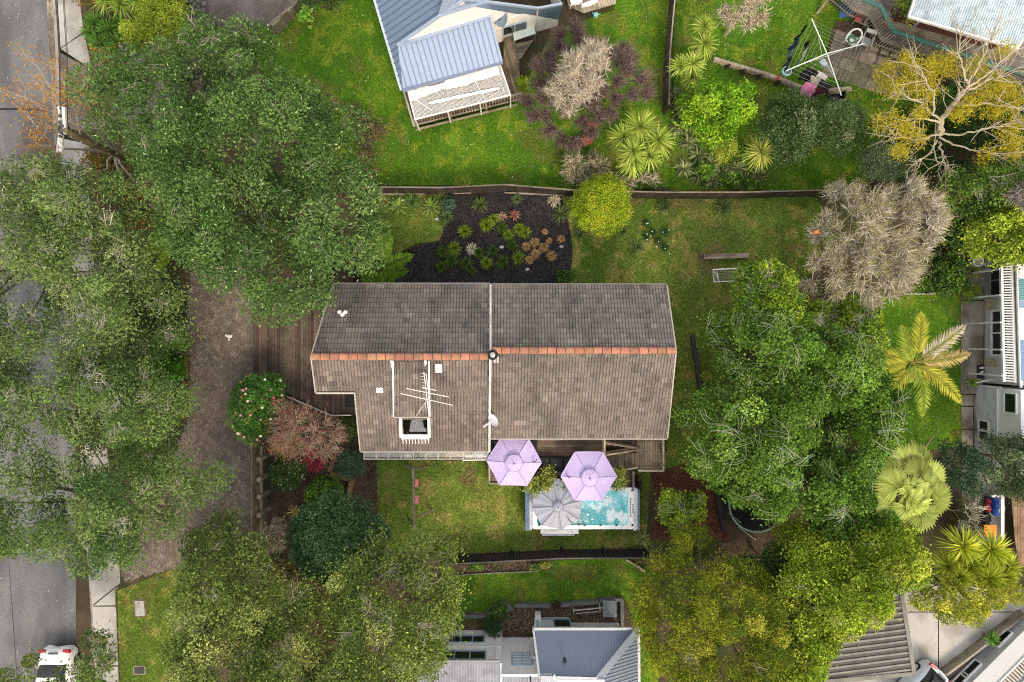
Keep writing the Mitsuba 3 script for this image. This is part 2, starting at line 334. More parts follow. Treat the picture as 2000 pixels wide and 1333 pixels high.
def fan(mb, o, az, tilt, rad, r, cols, n=26, spread=300, droop=.35):
    """A fan-palm leaf: a petiole end o, segments spreading in a plane tilted by tilt degrees."""
    h = np.array([math.cos(az), math.sin(az), 0.]); sd = np.array([-h[1], h[0], 0.]); e = math.radians(tilt)
    f = h * math.cos(e) + np.array([0, 0, math.sin(e)])
    a = np.radians(np.linspace(-spread / 2, spread / 2, n)) * .62; c = (np.asarray(cols[0]) + (np.asarray(cols[1]) - cols[0]) * r.uniform(0, 1, (n, 1))) * r.uniform(.85, 1.2, (n, 1))
    d = np.cos(a)[:, None] * f + np.sin(a)[:, None] * sd; L = rad * (.62 + .38 * np.cos(a * .8)) * r.uniform(.92, 1.06, n)
    s2 = unit(np.cross(d, np.cross(f, sd))); wd = rad * 1.7 * (a[1] - a[0]) * .5
    o = np.asarray(o); V = []
    for t, k in ((.03, .08), (.55, .62), (.78, .4)):
        p = o + d * (L * t)[:, None]; p[:, 2] -= droop * L * t * t * .6
        V += [p - s2 * wd * k, p + s2 * wd * k + np.array([0, 0, .03 * rad])]
    p = o + d * L[:, None]; p[:, 2] -= droop * L * .75; V.append(p)
    V = np.stack(V, 1); b = np.arange(n)[:, None] * 7
    mb.add(V.reshape(-1, 3), np.vstack([b + q for q in ([0, 1, 3], [0, 3, 2], [2, 3, 5], [2, 5, 4], [4, 5, 6])]), np.repeat(c, 7, 0))
def stalks(key, C, n, ln, rad, c, r, name='branches', lift=.2, bow=1.7, mat='bark'):
    """Bare arching branchlets that show above a crown's clumps C."""
    mb = MB(c)
    if ln < 1.2:      # short pale twigs breaking through the leaves
        q = np.repeat(C[r.integers(0, len(C), n)], 7, 0); q = q + r.normal(0, .12, q.shape) + [0, 0, lift]; a = np.repeat(r.uniform(0, 6.283, n), 7) + r.normal(0, .5, len(q))
        tip = twig_fan(mb, q, np.c_[np.cos(a), np.sin(a), r.uniform(.1, .9, len(q))], ln * .8 * r.uniform(.5, 1.3, len(q)), rad, np.asarray(c) * .95, r, .5)
        w = r.integers(0, len(q), len(q)); twig_fan(mb, (q[w] + tip[w]) / 2, unit(tip[w] - q[w] + r.normal(0, .3, (len(q), 3))), ln * .35, rad * .7, np.asarray(c) * .95, r, .4)
    else:
        for q in C[r.integers(0, len(C), n // 3)]:
            a0 = r.uniform(0, 2 * np.pi); b0 = bow * r.uniform(-1, 1)
            for _ in range(3):
                a = a0 + r.normal(0, .25); h = np.array([math.cos(a), math.sin(a), 0]); s = np.array([-h[1], h[0], 0]); L = ln * r.uniform(.5, 1.1); b = b0 * r.uniform(.6, 1.2)
                t = np.linspace(0, 1, 5)[:, None]; p = q + r.normal(0, .12, 3) + h * L * (t - .4) + s * b * L * (t * (1 - t)) * .7 + np.array([0, 0, 1.]) * (lift + .3 * L * np.sin(t * np.pi) * r.uniform(.3, 1))
                mb.tube(p, np.linspace(rad, rad * .5, 5), 4, jit(c, .25, r), cap=False)
    part(key, name, mb, mat, kind='stuff')
def tree(name, label, cat, px, zt, ze, cr, per, leaf, pal, seed, group=None, bark=(.16, .13, .10), trunk=.16, base=None, holes=(), limbs=14, stems=None, flatten=.85, fill=.6, gap=1.06, rough=.42, tone=.3, z0=0, crown='crown'):
    r = np.random.default_rng(seed); poly = outline(px, ze + .3 * (zt - ze), holes)
    key = thing(name, label, cat, group)
    mb, C = crown_mesh(poly, zt, ze, cr, per, leaf, pal, r, flatten, fill, gap, rough, tone)
    part(key, crown, mb, 'leaf')
    b = at(*base) if base else np.array([C[:, 0].mean(), C[:, 1].mean(), z0])
    if trunk: trunk_and_limbs(key, b, C, trunk, bark, r, limbs)
    if stems: stalks(key, C, *stems, r)
    return key, C, r
def twig_tree(name, label, cat, px, zt, ze, cr, per, ln, col, seed, rad=.011, group=None, trunk=.12, up=.5, base=None, leafy=None, gap=.95, limbs=18):
    r = np.random.default_rng(seed); poly = outline(px, ze + .3 * (zt - ze)); key = thing(name, label, cat, group)
    pts = scatter(poly.buffer(-cr * .4), cr * gap, r); C = np.c_[pts, dome(poly, pts, zt, ze, r, .3)]
    b = at(*base) if base else np.array([C[:, 0].mean(), C[:, 1].mean(), 0.])
    rad = rad * 1.7; mb = MB(); k = len(C); who = np.repeat(np.arange(k), int(per * .75)); n = len(who)
    out = unit(C - (b + [0, 0, (zt - b[2]) * .45]))
    d = unit(out[who] * .9 + [0, 0, up] + r.normal(0, .6, (n, 3))); o = C[who] - out[who] * cr * .7 + r.normal(0, .16 * cr, (n, 3))
    tip = twig_fan(mb, o, d, ln * r.uniform(.6, 1.35, n), rad, col, r)
    m = n // 2; w2 = r.integers(0, n, n)
    twig_fan(mb, (o[w2] + tip[w2]) / 2, unit(d[w2] + r.normal(0, .7, (n, 3))), ln * .45 * r.uniform(.6, 1.3, n), rad * .7, col, r)
    part(key, 'twigs', mb, 'bark')
    if leafy:
        pal, frac, L, W = leafy; q = tip[r.random(n) < frac]; mb = MB()
        q = np.repeat(q, 3, 0) + r.normal(0, .09, (3 * len(q), 3))
        leaves(mb, q, unit(r.normal(0, 1, (len(q), 3)) * [1, 1, .4]), unit(r.normal(0, .5, (len(q), 3)) + [0, 0, 1]), L, W, palette(pal, len(q), r)); part(key, 'leaves', mb, 'leaf')
    trunk_and_limbs(key, b, C, trunk, np.clip(np.asarray(col) * 1.1, 0, .6), r, limbs)
    return key, C, r
def shrub(name, label, px, zt, pal, seed, leaf=(.1, .05), cr=.32, per=110, group=None, flowers=None, cat='shrub', ze=None, **kw):
    """A low bush of leaf clumps with short stems; flowers = (count, colours, size)."""
    r = np.random.default_rng(seed); ze = zt * .45 if ze is None else ze; poly = outline(px, zt * .6); key = thing(name, label, cat, group)
    mb, C = crown_mesh(poly, zt, ze, cr, per, leaf, pal, r, kw.get('flatten', .8), kw.get('fill', .3), kw.get('gap', .85), kw.get('rough', .12), kw.get('tone', .2)); part(key, 'foliage', mb, 'leaf')
    st = MB((.10, .075, .05)); b = np.array([C[:, 0].mean(), C[:, 1].mean(), 0])
    for q in C[r.permutation(len(C))[:10]]: limb(st, b, q, .03, .01, (.10, .075, .05), r, .1, 4, 4)
    part(key, 'stems', st, 'bark')
    if flowers:
        n, cols, s = flowers; q = C[r.integers(0, len(C), n)]; d = unit(r.normal(0, 1, (n, 3)) * [1, 1, .6] + [0, 0, .5]); q = q + d * cr * [1, 1, .85]
        for p in q[:300]:
            f = MB(jit(cols[r.integers(len(cols))], .1, r)); w = f.col
            a = r.uniform(0, 6.28, 6) * .15 + np.arange(6) * 1.047
            leaves(f, p + np.c_[np.cos(a), np.sin(a), a * 0] * s * .3, np.c_[np.cos(a), np.sin(a), a * 0 + .4], np.tile([0, 0, 1.], (6, 1)), s * .75, s * .55, np.tile(w, (6, 1)))
            part(key, 'flower', f, 'leaf')
    return key, C, r
def ell(cx, cy, rx, ry, n=14, seed=0, amp=.12):
    r = np.random.default_rng(seed + 999); a = np.arange(n) * 2 * np.pi / n
    k = 1 + r.uniform(-amp, amp, n)
    return np.c_[cx + rx * k * np.cos(a), cy + ry * k * np.sin(a)]
# ---------------------------------------------------------------- the setting
def sheet(name, px, z, mat, holes=(), label=None, cat=None, kind='structure', th=0.0):
    poly = Polygon(ats(px, z)[:, :2]).buffer(0)
    for h in holes: poly = poly.difference(Polygon(ats(h, z)[:, :2]).buffer(0))
    mb = MB(); mb.prism(poly, z - max(th, .05), z)
    struct(name, mb, mat, label, cat, kind); return poly
mb = MB(); mb.prism(Polygon([(-400, -400), (400, -400), (400, 400), (-400, 400)]), -1.2, -.25); struct('ground', mb, 'soil')
gz = -.008
mb = MB(); mb.prism(Polygon(ats([(112, -13000), (15000, -13000), (15000, 13000), (178, 13000)], 0)[:, :2]), -.6, gz); struct('terrain', mb, 'soil', 'bare brown leaf-strewn soil under the trees')
ROADPX = [(-400, -9000), (54, -9000), (92, 0), (110, 340), (158, 1065), (168, 1333), (192, 9000), (-400, 9000)]
sheet('road', ROADPX, -.12, 'asphalt')
m = MB((.03, .03, .032)); m.prism(Polygon(ats([(-100, 210), (60, 212), (104, 214), (104, 218), (60, 216), (-100, 214)], -.116)[:, :2]), -.13, -.116); part('road', 'tar_seam', m, 'matte', label='dark tar seam running across the road')
for q, w in (([(18, 1110), (34, 1333)], .8), ([(60, 345), (30, 380)], .8)):
    m = MB((.05, .05, .055)); a, b = ats(q, -.114); m.bar(a, b, .03, .006); part('road', 'seam', m, 'matte')
m = MB((.75, .75, .72)); a, b = ats([(69, 324), (95, 324)], -.11); m.bar(a, b, .09, .008); part('road', 'painted_mark', m, 'matte', label='short white painted line beside the gutter')
def kx(y): return 92 + (y / 340 * 18 if y < 340 else 18 + (y - 340) / 725 * 48)
# gutter channel and kerb stones
ys = np.arange(-120, 1460, 60)
mb = MB(); gut = [(kx(y) - 1, y) for y in ys] + [(kx(y) + 11, y) for y in ys[::-1]]
sheet('gutter', gut, -.10, 'old_concrete', label='leaf-littered concrete gutter along the road', cat='gutter')
k = 'kerb'; labels[k] = {'kind': 'structure'}
for y0 in np.arange(-60, 1420, 44):
    mb = MB(jit((.34, .31, .27), .1)); a, b = at(kx(y0) + 14, y0, 0), at(kx(y0 + 43) + 14, y0 + 43, 0)
    mb.bar(a - [0, 0, .06], b - [0, 0, .06], .16, .15); part(k, 'kerb_stone', mb, 'matte')
# footpath slabs
fp = lambda y: (kx(y) + 19, kx(y) + (54 if y < 200 else 62 if y < 900 else 66))
mb = MB(); mb.prism(Polygon([(-400, -400), (-53, -400), (-53, 400), (-400, 400)]), -.5, -.05); struct('terrain', mb, 'lawn_dry')
labels['footpath'] = {'kind': 'structure'}
cuts = [-140, -70, 10, 95]
def slabpart(px, mat='concrete', z=.02):
    mb = MB(); mb.prism(Polygon(ats(px, z)[:, :2]).buffer(-.012), -.1, z); part('footpath', 'slab', mb, mat)
for px in ([(112, -90), (133, -90), (133, -4), (112, -4)], [(134, -90), (150, -90), (158, 20), (164, 62), (118, 94), (112, -2), (133, -2), (134, -2)],
           [(118, 96), (165, 64), (172, 100), (180, 137)], [(119, 270), (176, 282), (177, 330), (122, 330)]): slabpart(px)
for y0, y1 in ((332, 430), (432, 530), (532, 630), (632, 730), (732, 830), (832, 930), (932, 1030)):
    (a, b), (c, d) = fp(y0), fp(y1); slabpart([(a, y0), (b, y0), (d, y1), (c, y1)], 'concrete')
for px in ([(164, 1032), (222, 1032), (233, 1105), (235, 1139), (180, 1183), (170, 1100)], [(181, 1184), (235, 1141), (226, 1152), (226, 1183)], [(180, 1185), (227, 1185), (231, 1300), (185, 1300)], [(185, 1302), (231, 1302), (235, 1460), (190, 1460)]): slabpart(px)
# driveways
NDRIVE = [(109, 98), (180, 139), (215, 132), (262, 112), (300, 90), (380, 20), (420, -60), (600, -60), (580, 5), (545, 50), (470, 60), (360, 170), (250, 262), (128, 252), (117, 180)]
sheet('driveway', NDRIVE, .004, 'old_asphalt', label='dark asphalt driveway curving up from the street at top left', cat='driveway')
DRIVE = [(372, 505), (470, 505), (500, 560), (499, 1060), (450, 1075), (362, 1112), (300, 1124), (238, 1142), (234, 1104), (265, 1050), (330, 930), (345, 868), (366, 815), (372, 740), (358, 640)]
dp = sheet('driveway', DRIVE, .003, 'soil', label='brown brick driveway in a herringbone pattern beside the timber deck', cat='driveway')
r = np.random.default_rng(5); mb = MB(); pv, cs = [], []
x0, y0, x1, y1 = dp.bounds; A = math.radians(45); U, V = np.array([math.cos(A), math.sin(A)]), np.array([-math.sin(A), math.cos(A)]); w = .115
for i in range(-160, 160):
    for j in range(-160, 160):
        if (i - j) % 4 == 0: c, q = (i + 1, j + .5), 0
        elif (i - j) % 4 == 3: c, q = (i + .5, j + 1), 1
        else: continue
        p = (U * c[0] + V * c[1]) * w + np.array([(x0 + x1) / 2, (y0 + y1) / 2])
        if x0 < p[0] < x1 and y0 < p[1] < y1: pv.append((p[0], p[1], q))
pv = np.array(pv); pv = pv[shapely.contains_xy(dp.buffer(-.08), pv[:, 0], pv[:, 1])]
for x, y, q in pv:
    u, v = (U, V) if q == 0 else (V, U); z = .02 + r.uniform(-.004, .004); a, b = u * (w - .008), v * (w / 2 - .008) * 1.0
    c = jit((.205, .168, .14) if r.random() < .8 else (.25, .212, .18), .28, r)
    P = np.array([[x, y, 0.]]) + np.array([[*(s * a * k + t * b * k), zz] for k, zz in ((1.0, z - .006), (.9, z)) for s, t in ((-1, -1), (1, -1), (1, 1), (-1, 1))])
    if np.cross(a, b) < 0: P = P[[1, 0, 3, 2, 5, 4, 7, 6]]
    mb.add(P, [[4, 5, 6, 7], [0, 1, 5, 4], [1, 2, 6, 5], [2, 3, 7, 6], [3, 0, 4, 7]], c)
part('driveway_001', 'brick_paver', mb, 'matte', kind='stuff')
# lawns
LAWNS = {
 'lawn': ([(470, 60), (545, 52), (735, -60), (1316, -60), (1310, 366), (1120, 372), (930, 362), (738, 362), (600, 300)], 'lawn_lush', 'bright green daisy-dotted lawn round the blue-roofed house', .006, 'g1'),
 'lawn_001': ([(1320, -60), (1600, -60), (1760, 60), (1810, 160), (1840, 330), (1600, 372), (1310, 373), (1314, 200)], 'lawn_lush', 'green lawn below the clothesline', .006, 'g1'),
 'lawn_002': ([(738, 380), (1310, 384), (1590, 380), (1640, 460), (1500, 640), (1400, 760), (1380, 930), (1340, 1000), (1268, 1066), (1180, 1072), (880, 1082), (740, 1074), (735, 880), (735, 600), (736, 450)], 'lawn_dry', 'patchy yellow-green lawn round the tiled house', .008, 'g2'),
 'lawn_003': ([(860, 1102), (1232, 1090), (1275, 1120), (1290, 1420), (1200, 1420), (1243, 1226), (1222, 1172), (1012, 1184), (990, 1208), (870, 1230)], 'lawn_lush', 'green lawn strip above the grey weatherboard house', .006, 'g3'),
 'lawn_004': ([(229, 1154), (330, 1116), (378, 1112), (372, 1420), (237, 1420)], 'lawn_dry', 'roadside lawn with a concrete pit cover', .008, 'g3'),
 'lawn_005': ([(1640, 577), (1879, 577), (1880, 870), (1700, 900), (1600, 760)], 'lawn_lush', 'green lawn under the feather palm', .006, 'g1')}
BED = [(870, 372), (1096, 378), (1112, 440), (1119, 490), (1111, 562), (690, 566), (690, 470), (762, 500), (812, 478), (858, 470), (872, 430), (862, 400)]
GR = {'g1': [((.06, .16, .009), 4), ((.11, .24, .013), 4), ((.18, .26, .02), 2), ((.08, .13, .018), 2)],
      'g2': [((.085, .16, .016), 4), ((.15, .22, .03), 4), ((.27, .26, .075), 2), ((.11, .10, .035), 1)],
      'g3': [((.09, .17, .012), 3), ((.16, .23, .02), 4), ((.23, .24, .03), 2), ((.075, .10, .018), 2)]}
HOLES = {'lawn': [[(733, -60), (787, 176), (812, 250), (1010, 196), (1080, 60), (1200, 20), (1200, -60)]], 'lawn_001': [[(1630, 40), (1760, 40), (1830, 160), (1700, 130), (1612, 108)]], 'lawn_002': [BED, [(618, 562), (1295, 562), (1286, 910), (690, 896)], [(1270, 920), (1390, 920), (1420, 1060), (1262, 1060)]]}
for k, (px, mat, lab, z, g) in LAWNS.items():
    poly = sheet('lawn', px, z, mat, HOLES.get(k, ()), lab, 'lawn')
    r = np.random.default_rng(ord(g[1]) * 7 + len(px)); n = int(poly.area * 420); poly = poly.buffer(.13); x0, y0, x1, y1 = poly.bounds
    p = r.uniform((x0, y0), (x1, y1), (int(n * 2.2), 2)); p = p[shapely.contains_xy(poly, p[:, 0], p[:, 1])][:n]; n = len(p)
    patch = meshkit.fbm(np.c_[p * .7, np.full(n, len(px))], 3); thin = meshkit.fbm(np.c_[p * .9 + 40, np.full(n, 3.)], 3)
    keep = r.random(n) < np.clip(1.9 - thin * 2.0, .12, 1); p, patch = p[keep], patch[keep]; n = len(p)
    q = np.array([c[0] for c in GR[g]]); w = np.array([c[1] for c in GR[g]], float); idx = np.clip(((patch - .25) * 2 * len(q) + r.normal(0, 1.1, n)).astype(int), 0, len(q) - 1)
    col = q[idx] * r.uniform(.7, 1.3, (n, 1)); a = r.uniform(0, 6.283, n); h = r.uniform(.03, .085, n); l = r.uniform(.02, .09, n); wd = r.uniform(.008, .016, n)
    d = np.c_[np.cos(a), np.sin(a)]; s = np.c_[-d[:, 1], d[:, 0]] * wd[:, None]
    v = np.stack([np.c_[p - s, np.full(n, z)], np.c_[p + s, np.full(n, z)], np.c_[p + d * l[:, None], z + h]], 1).reshape(-1, 3)
    mb = MB(); mb.add(v, np.arange(3 * n).reshape(-1, 3), np.repeat(col, 3, 0)); struct('grass', mb, 'leaf', 'short grass blades of the ' + lab[:60], 'grass', 'stuff')
    if 1:
        nd = int(poly.area * (2.2 if g == 'g1' else 1.0)); p = r.uniform((x0, y0), (x1, y1), (nd * 2, 2)); p = p[shapely.contains_xy(poly, p[:, 0], p[:, 1])]
        p = p[meshkit.fbm(np.c_[p * .5, np.full(len(p), 9.)], 3) > .5 - .06 * (g == 'g1')]; mb = MB((.75, .75, .68))
        for x, y in p: mb.lathe([(0, .012), (.022 * r.uniform(.6, 1.3), .0), (.0, -.02)], (x, y, z + .085), 5)
        if len(p): struct('daisies', mb, 'matte', 'tiny white daisies in the ' + lab[:60], 'flowers', 'stuff')
sheet('garden_bed', BED, .012, 'mulch', label='black mulch garden bed behind the tiled house', cat='garden bed')
r = np.random.default_rng(3); bp = Polygon(ats(BED, 0)[:, :2]); p = scatter(bp, .07, r, 3000); mb = MB(); n = len(p); g = r.random((n, 1)) ** 2
leaves(mb, np.c_[p, r.uniform(.015, .035, n)], r.normal(0, 1, (n, 3)) * [1, 1, .25], r.normal(0, .4, (n, 3)) + [0, 0, 1], r.uniform(.04, .11, n), r.uniform(.02, .045, n), np.array([.02, .018, .018]) + g * [.1, .09, .085]); struct('mulch_chips', mb, 'matte', 'loose black bark chips on the garden bed', 'mulch', 'stuff')
sheet('bark_bed', [(1272, 925), (1340, 905), (1400, 960), (1425, 1060), (1300, 1062), (1262, 1050), (1290, 1000)], .012, 'bark_mulch', label='reddish bark bed left of the trampoline', cat='garden bed')
procmat('mulch_brown', lambda p, n, uv: mix((.03, .02, .014), (.11, .07, .05), voronoi(p.x * 15, p.y * 15)[2]) * (.5 + fbm(p.x * 2, p.y * 2, 5)))
sheet('bark_bed', [(503, 880), (735, 890), (770, 1060), (560, 1080), (505, 1075)], .006, 'mulch_brown', label='dark reddish soil bed beside the driveway fence', cat='garden bed')
GRAVEL = [(905, 1214), (965, 1203), (1010, 1184), (1216, 1174), (1216, 1236), (905, 1236)]
sheet('gravel_yard', GRAVEL, .012, 'gravel', label='brown pebble yard inside the grey timber edging', cat='gravel')
sheet('gravel_yard', [(880, 1098), (1078, 1092), (1078, 1113), (890, 1122)], .012, 'gravel', label='narrow pebble strip beside the black fence', cat='gravel')
CONC = [(1600, 1260), (1770, 1140), (1990, 1150), (2100, 1140), (2100, 1180), (1986, 1192), (1830, 1315), (1700, 1450), (1560, 1450)]
mb = MB(); labels['concrete_drive'] = {'kind': 'structure', 'label': 'pale concrete yard between the carport and the white house', 'category': 'driveway'}
cp = Polygon(ats(CONC, .02)[:, :2]).buffer(0)
for px in ([(1500, 1000), (2200, 1000), (2200, 1195), (1500, 1195)], [(1500, 1197), (1832, 1197), (1832, 1500), (1500, 1500)], [(1834, 1197), (2200, 1197), (2200, 1500), (1834, 1500)]):
    mb = MB(); mb.prism(cp.intersection(Polygon(ats(px, .02)[:, :2])), -.1, .02); part('concrete_drive', 'slab', mb, 'concrete')
labels['side_path'] = {'kind': 'structure', 'label': 'weathered concrete path beside the white house on the right', 'category': 'path'}
for px in ([(1878, 516), (1925, 516), (1925, 586), (1878, 586)], [(1877, 588), (1922, 588), (1920, 770), (1876, 770)], [(1878, 772), (1902, 772), (1902, 793), (1878, 793)], [(1878, 795), (1901, 795), (1901, 838), (1878, 838)], [(1878, 840), (1901, 840), (1901, 880), (1878, 880)], [(1878, 882), (1901, 882), (1901, 990), (1878, 990)], [(1903, 772), (1945, 772), (1945, 1060), (1903, 1060)]):
    mb = MB(); mb.prism(Polygon(ats(px, .03)[:, :2]).buffer(-.01), -.1, .03); part('side_path', 'slab', mb, 'old_concrete')
labels['patio'] = {'kind': 'structure', 'label': 'old brown paved patio under the clothesline', 'category': 'patio'}
r = np.random.default_rng(8)
o, e1, e2 = at(1634, 58, .02), at(1700, 80, .02) - at(1634, 58, .02), at(1606, 140, .02) - at(1634, 58, .02)
for i in range(5):
    for j in range(4):
        a = o + e1 * i * .43 + e2 * j * .27; P = np.array([a, a + e1 * .415, a + e1 * .415 + e2 * .26, a + e2 * .26])
        if i > 2 and j == 0: continue
        mb = MB(jit((.19, .155, .125) if (i + j) % 3 else (.26, .22, .17), .15, r)); mb.prism(Polygon(P[:, :2]), -.05, .02 + r.uniform(0, .008)); part('patio', 'paver', mb, 'matte')
for i in range(3):
    for j in range(2):
        a = at(1709 + i * 20 - j * 6, 93 + i * 7 + j * 19, .02); mb = MB(jit((.33, .29, .22), .12, r)); mb.box(a[0], a[1], -.01, .44, .40, .07 + r.uniform(0, .01), -18); part('patio', 'paver', mb, 'matte')
# leaf litter on the gutter and the drive, fallen leaves
r = np.random.default_rng(11); pts, cs = [], []
for _ in range(1700):
    y = r.uniform(-40, 1240); x = kx(y) + r.normal(5, 3.2); pts.append(at(x, y, -.085)); cs.append(((.30, .15, .04), (.22, .10, .05), (.36, .26, .14), (.14, .09, .06))[r.integers(4)])
for _ in range(700):
    x, y = r.uniform(350, 500), r.uniform(560, 1110); p = at(x, y, .03)
    if dp.contains(Point(p[:2])): pts.append(p); cs.append(((.42, .36, .27), (.30, .20, .12), (.5, .46, .4))[r.integers(3)])
for _ in range(420): pts.append(at(r.normal(360, 5), r.uniform(640, 830), .03)); cs.append((.26, .12, .06))
for _ in range(260): pts.append(at(r.uniform(-40, 150), r.uniform(0, 1333), -.112)); cs.append((.5, .46, .38))
n = len(pts); mb = MB(); leaves(mb, np.array(pts), r.normal(0, 1, (n, 3)) * [1, 1, .1], r.normal(0, .2, (n, 3)) + [0, 0, 1], r.uniform(.04, .10, n), r.uniform(.025, .06, n), np.array(cs)); struct('leaf_litter', mb, 'matte', 'fallen brown leaves along the gutter and driveway', 'leaves', 'stuff')
# ---------------------------------------------------------------- building helpers
def plane2d(P):
    o = P[0]; n = unit(np.cross(P[1] - P[0], P[2] - P[0])); n = n if n[2] > 0 else -n
    return o, n
def ribbed(mb, P, along, pitch, w, h, th, c, cr=None, mode='bar'):
    """A roof sheet: planar polygon P with ribs running in direction along, clipped to the polygon."""
    P = np.array(P, float); o, n = plane2d(P); P[:, 2] = o[2] - ((P - o)[:, 0] * n[0] + (P - o)[:, 1] * n[1]) / n[2]; mb.slab(P, th, c)
    e1 = unit(np.asarray(along) - n * np.dot(along, n)); e2 = np.cross(n, e1); q = np.c_[(P - o) @ e1, (P - o) @ e2]; poly = Polygon(q).buffer(0)
    x0, y0, x1, y1 = poly.bounds
    for v in np.arange(y0 + pitch * .5, y1, pitch):
        g = poly.intersection(LineString([(x0 - 1, v), (x1 + 1, v)]))
        for l in getattr(g, 'geoms', [g]):
            if l.is_empty or l.geom_type != 'LineString' or l.length < .05: continue
            (a, b), (d, e) = l.coords[0], l.coords[-1]
            p, s = o + e1 * a + e2 * b + n * h * .5, o + e1 * d + e2 * e + n * h * .5
            mb.bar(p, s, w, h, cr if cr is not None else c, up=n)
def tiles(parent, planes, gauge, width, pal, r, keep=300, holes=None, cam=np.array([0, 0, H])):
    """Concrete tiles laid in courses on planes (P = eave-left, eave-right, ridge-right, ridge-left as a polygon, up = direction up the slope)."""
    prof = np.array([[0, -.012], [.09, .03], [.40, .03], [.5, -.012], [.59, .03], [.91, .03], [.99, -.008]]); T_ = []
    for P, hole, tone in planes:
        P = np.asarray(P, float); o, n = plane2d(P); e1 = unit(np.cross([0, 0, 1.], n)); up = np.cross(n, e1)
        q = np.c_[(P - o) @ e1, (P - o) @ up]; poly = Polygon(q).buffer(0); x0, y0, x1, y1 = poly.bounds
        hp = [Polygon(np.c_[(np.asarray(h) - o) @ e1, (np.asarray(h) - o) @ up]).buffer(.01) for h in hole]
        row = 0
        for y in np.arange(y0, y1 - .06, gauge):
            g = poly.intersection(LineString([(x0 - 1, y + gauge * .5), (x1 + 1, y + gauge * .5)]))
            if g.is_empty: continue
            a, _, b, _ = g.bounds; row += 1
            xs = np.arange(a + (-.5 * width if row % 2 else 0), b, width)
            for x in xs:
                u0, u1 = max(x, a), min(x + width, b)
                if u1 - u0 < .04: continue
                if any(h.contains(Point((u0 + u1) / 2, y + gauge / 2)) for h in hp): continue
                pr = prof * [u1 - u0, 1]; k = len(pr); lo, hi = y - .03, min(y + gauge + .02, y1)
                def put(yy, lift): return o + e1 * (u0 + pr[:, :1]) + up * yy + n * (pr[:, 1:] + lift)
                A, B, C = put(lo, .03), put(hi, .004), put(lo, -.01)
                i = np.arange(k - 1)
                f = np.vstack([np.stack([i, i + 1, i + 1 + k, i + k], 1), np.stack([i + 2 * k, i + 2 * k + 1, i + 1, i], 1)])
                col = jit(pal[r.choice(len(pal), p=[.38, .32, .2, .08, .02])], .13, r) * tone
                T_.append((np.vstack([A, B, C]), f, col, (A.mean(0) + B.mean(0)) / 2))
    d = np.argsort([np.linalg.norm(t[3] - cam) for t in T_]); rest = MB()
    for j, i in enumerate(d):
        v, f, c, _ = T_[i]
        if j < keep: m = MB(); m.add(v, f, c); part(parent, 'roof_tile', m, 'tile')
        else: rest.add(v, f, c)
    part(parent, 'roof_tiles', rest, 'tile', kind='stuff')
def ridge(parent, p0, p1, ln, rad, c, r):
    d = p1 - p0; L = np.linalg.norm(d); t = d / L; n = int(round(L / ln)); s = np.array([-t[1], t[0], 0.])
    for i in range(n):
        m = MB(jit(c, .22, r)); a, b = p0 + t * L * i / n, p0 + t * (L * (i + 1) / n - .035); g = np.linspace(-.12, 1.12, 9) * np.pi
        ring = lambda q, k: q + s * (np.cos(g) * rad * k)[:, None] + np.array([0, 0, 1.]) * (np.sin(g) * rad * .62 * k)[:, None]
        A, A2, B = ring(a, 1.0), ring(a, .86), ring(b, .9); i9 = np.arange(8)
        m.add(np.vstack([A, B, A2]), np.vstack([np.stack([i9, i9 + 1, i9 + 10, i9 + 9], 1), np.stack([i9 + 18, i9 + 19, i9 + 1, i9], 1)]))
        part(parent, 'ridge_tile', m, 'matte')
    m = MB((.12, .085, .07)); m.bar(p0 + [0, 0, -.02], p1 + [0, 0, -.02], rad * 1.5, .13); part(parent, 'ridge_mortar', m, 'matte')
def edge(parent, name, pts, w, h, c, mat='gloss', label=None):
    m = MB(c)
    for a, b in zip(pts[:-1], pts[1:]): m.bar(a, b, w, h)
    return part(parent, name, m, mat, label=label)
def window(parent, o, eu, ev, w, h, frame=(.75, .75, .75), panes=2, fw=.06, sash=(), room=True):
    """A window lying in the plane eu, ev (units) with its lower-left corner o: frame, mullions, panes."""
    o, eu, ev = np.asarray(o, float), unit(eu), unit(ev); n = np.cross(eu, ev); n = n if np.dot(n[:2], -o[:2]) > 0 else -n; m = MB(frame)      # glazing faces the middle of the plot, which these walls look on
    for a, b in (((0, 0), (w, 0)), ((0, h), (w, h)), ((0, 0), (0, h)), ((w, 0), (w, h))): m.bar(o + eu * a[0] + ev * a[1] + n * .03, o + eu * b[0] + ev * b[1] + n * .03, fw, fw, up=n)
    for i in range(1, panes): m.bar(o + eu * w * i / panes + n * .028, o + eu * w * i / panes + ev * h + n * .028, fw * .8, fw * .8, up=n)
    k = part(parent, 'window', m, 'gloss')
    for i in range(panes):
        p = MB(); a, b = w * i / panes + fw * .5, w * (i + 1) / panes - fw * .5
        p.frame(o + eu * (a + b) / 2 + ev * h / 2 + n * .012, eu * (b - a), ev * (h - fw), n * .012); part(k, 'pane', p, 'dark_glass')
    return k
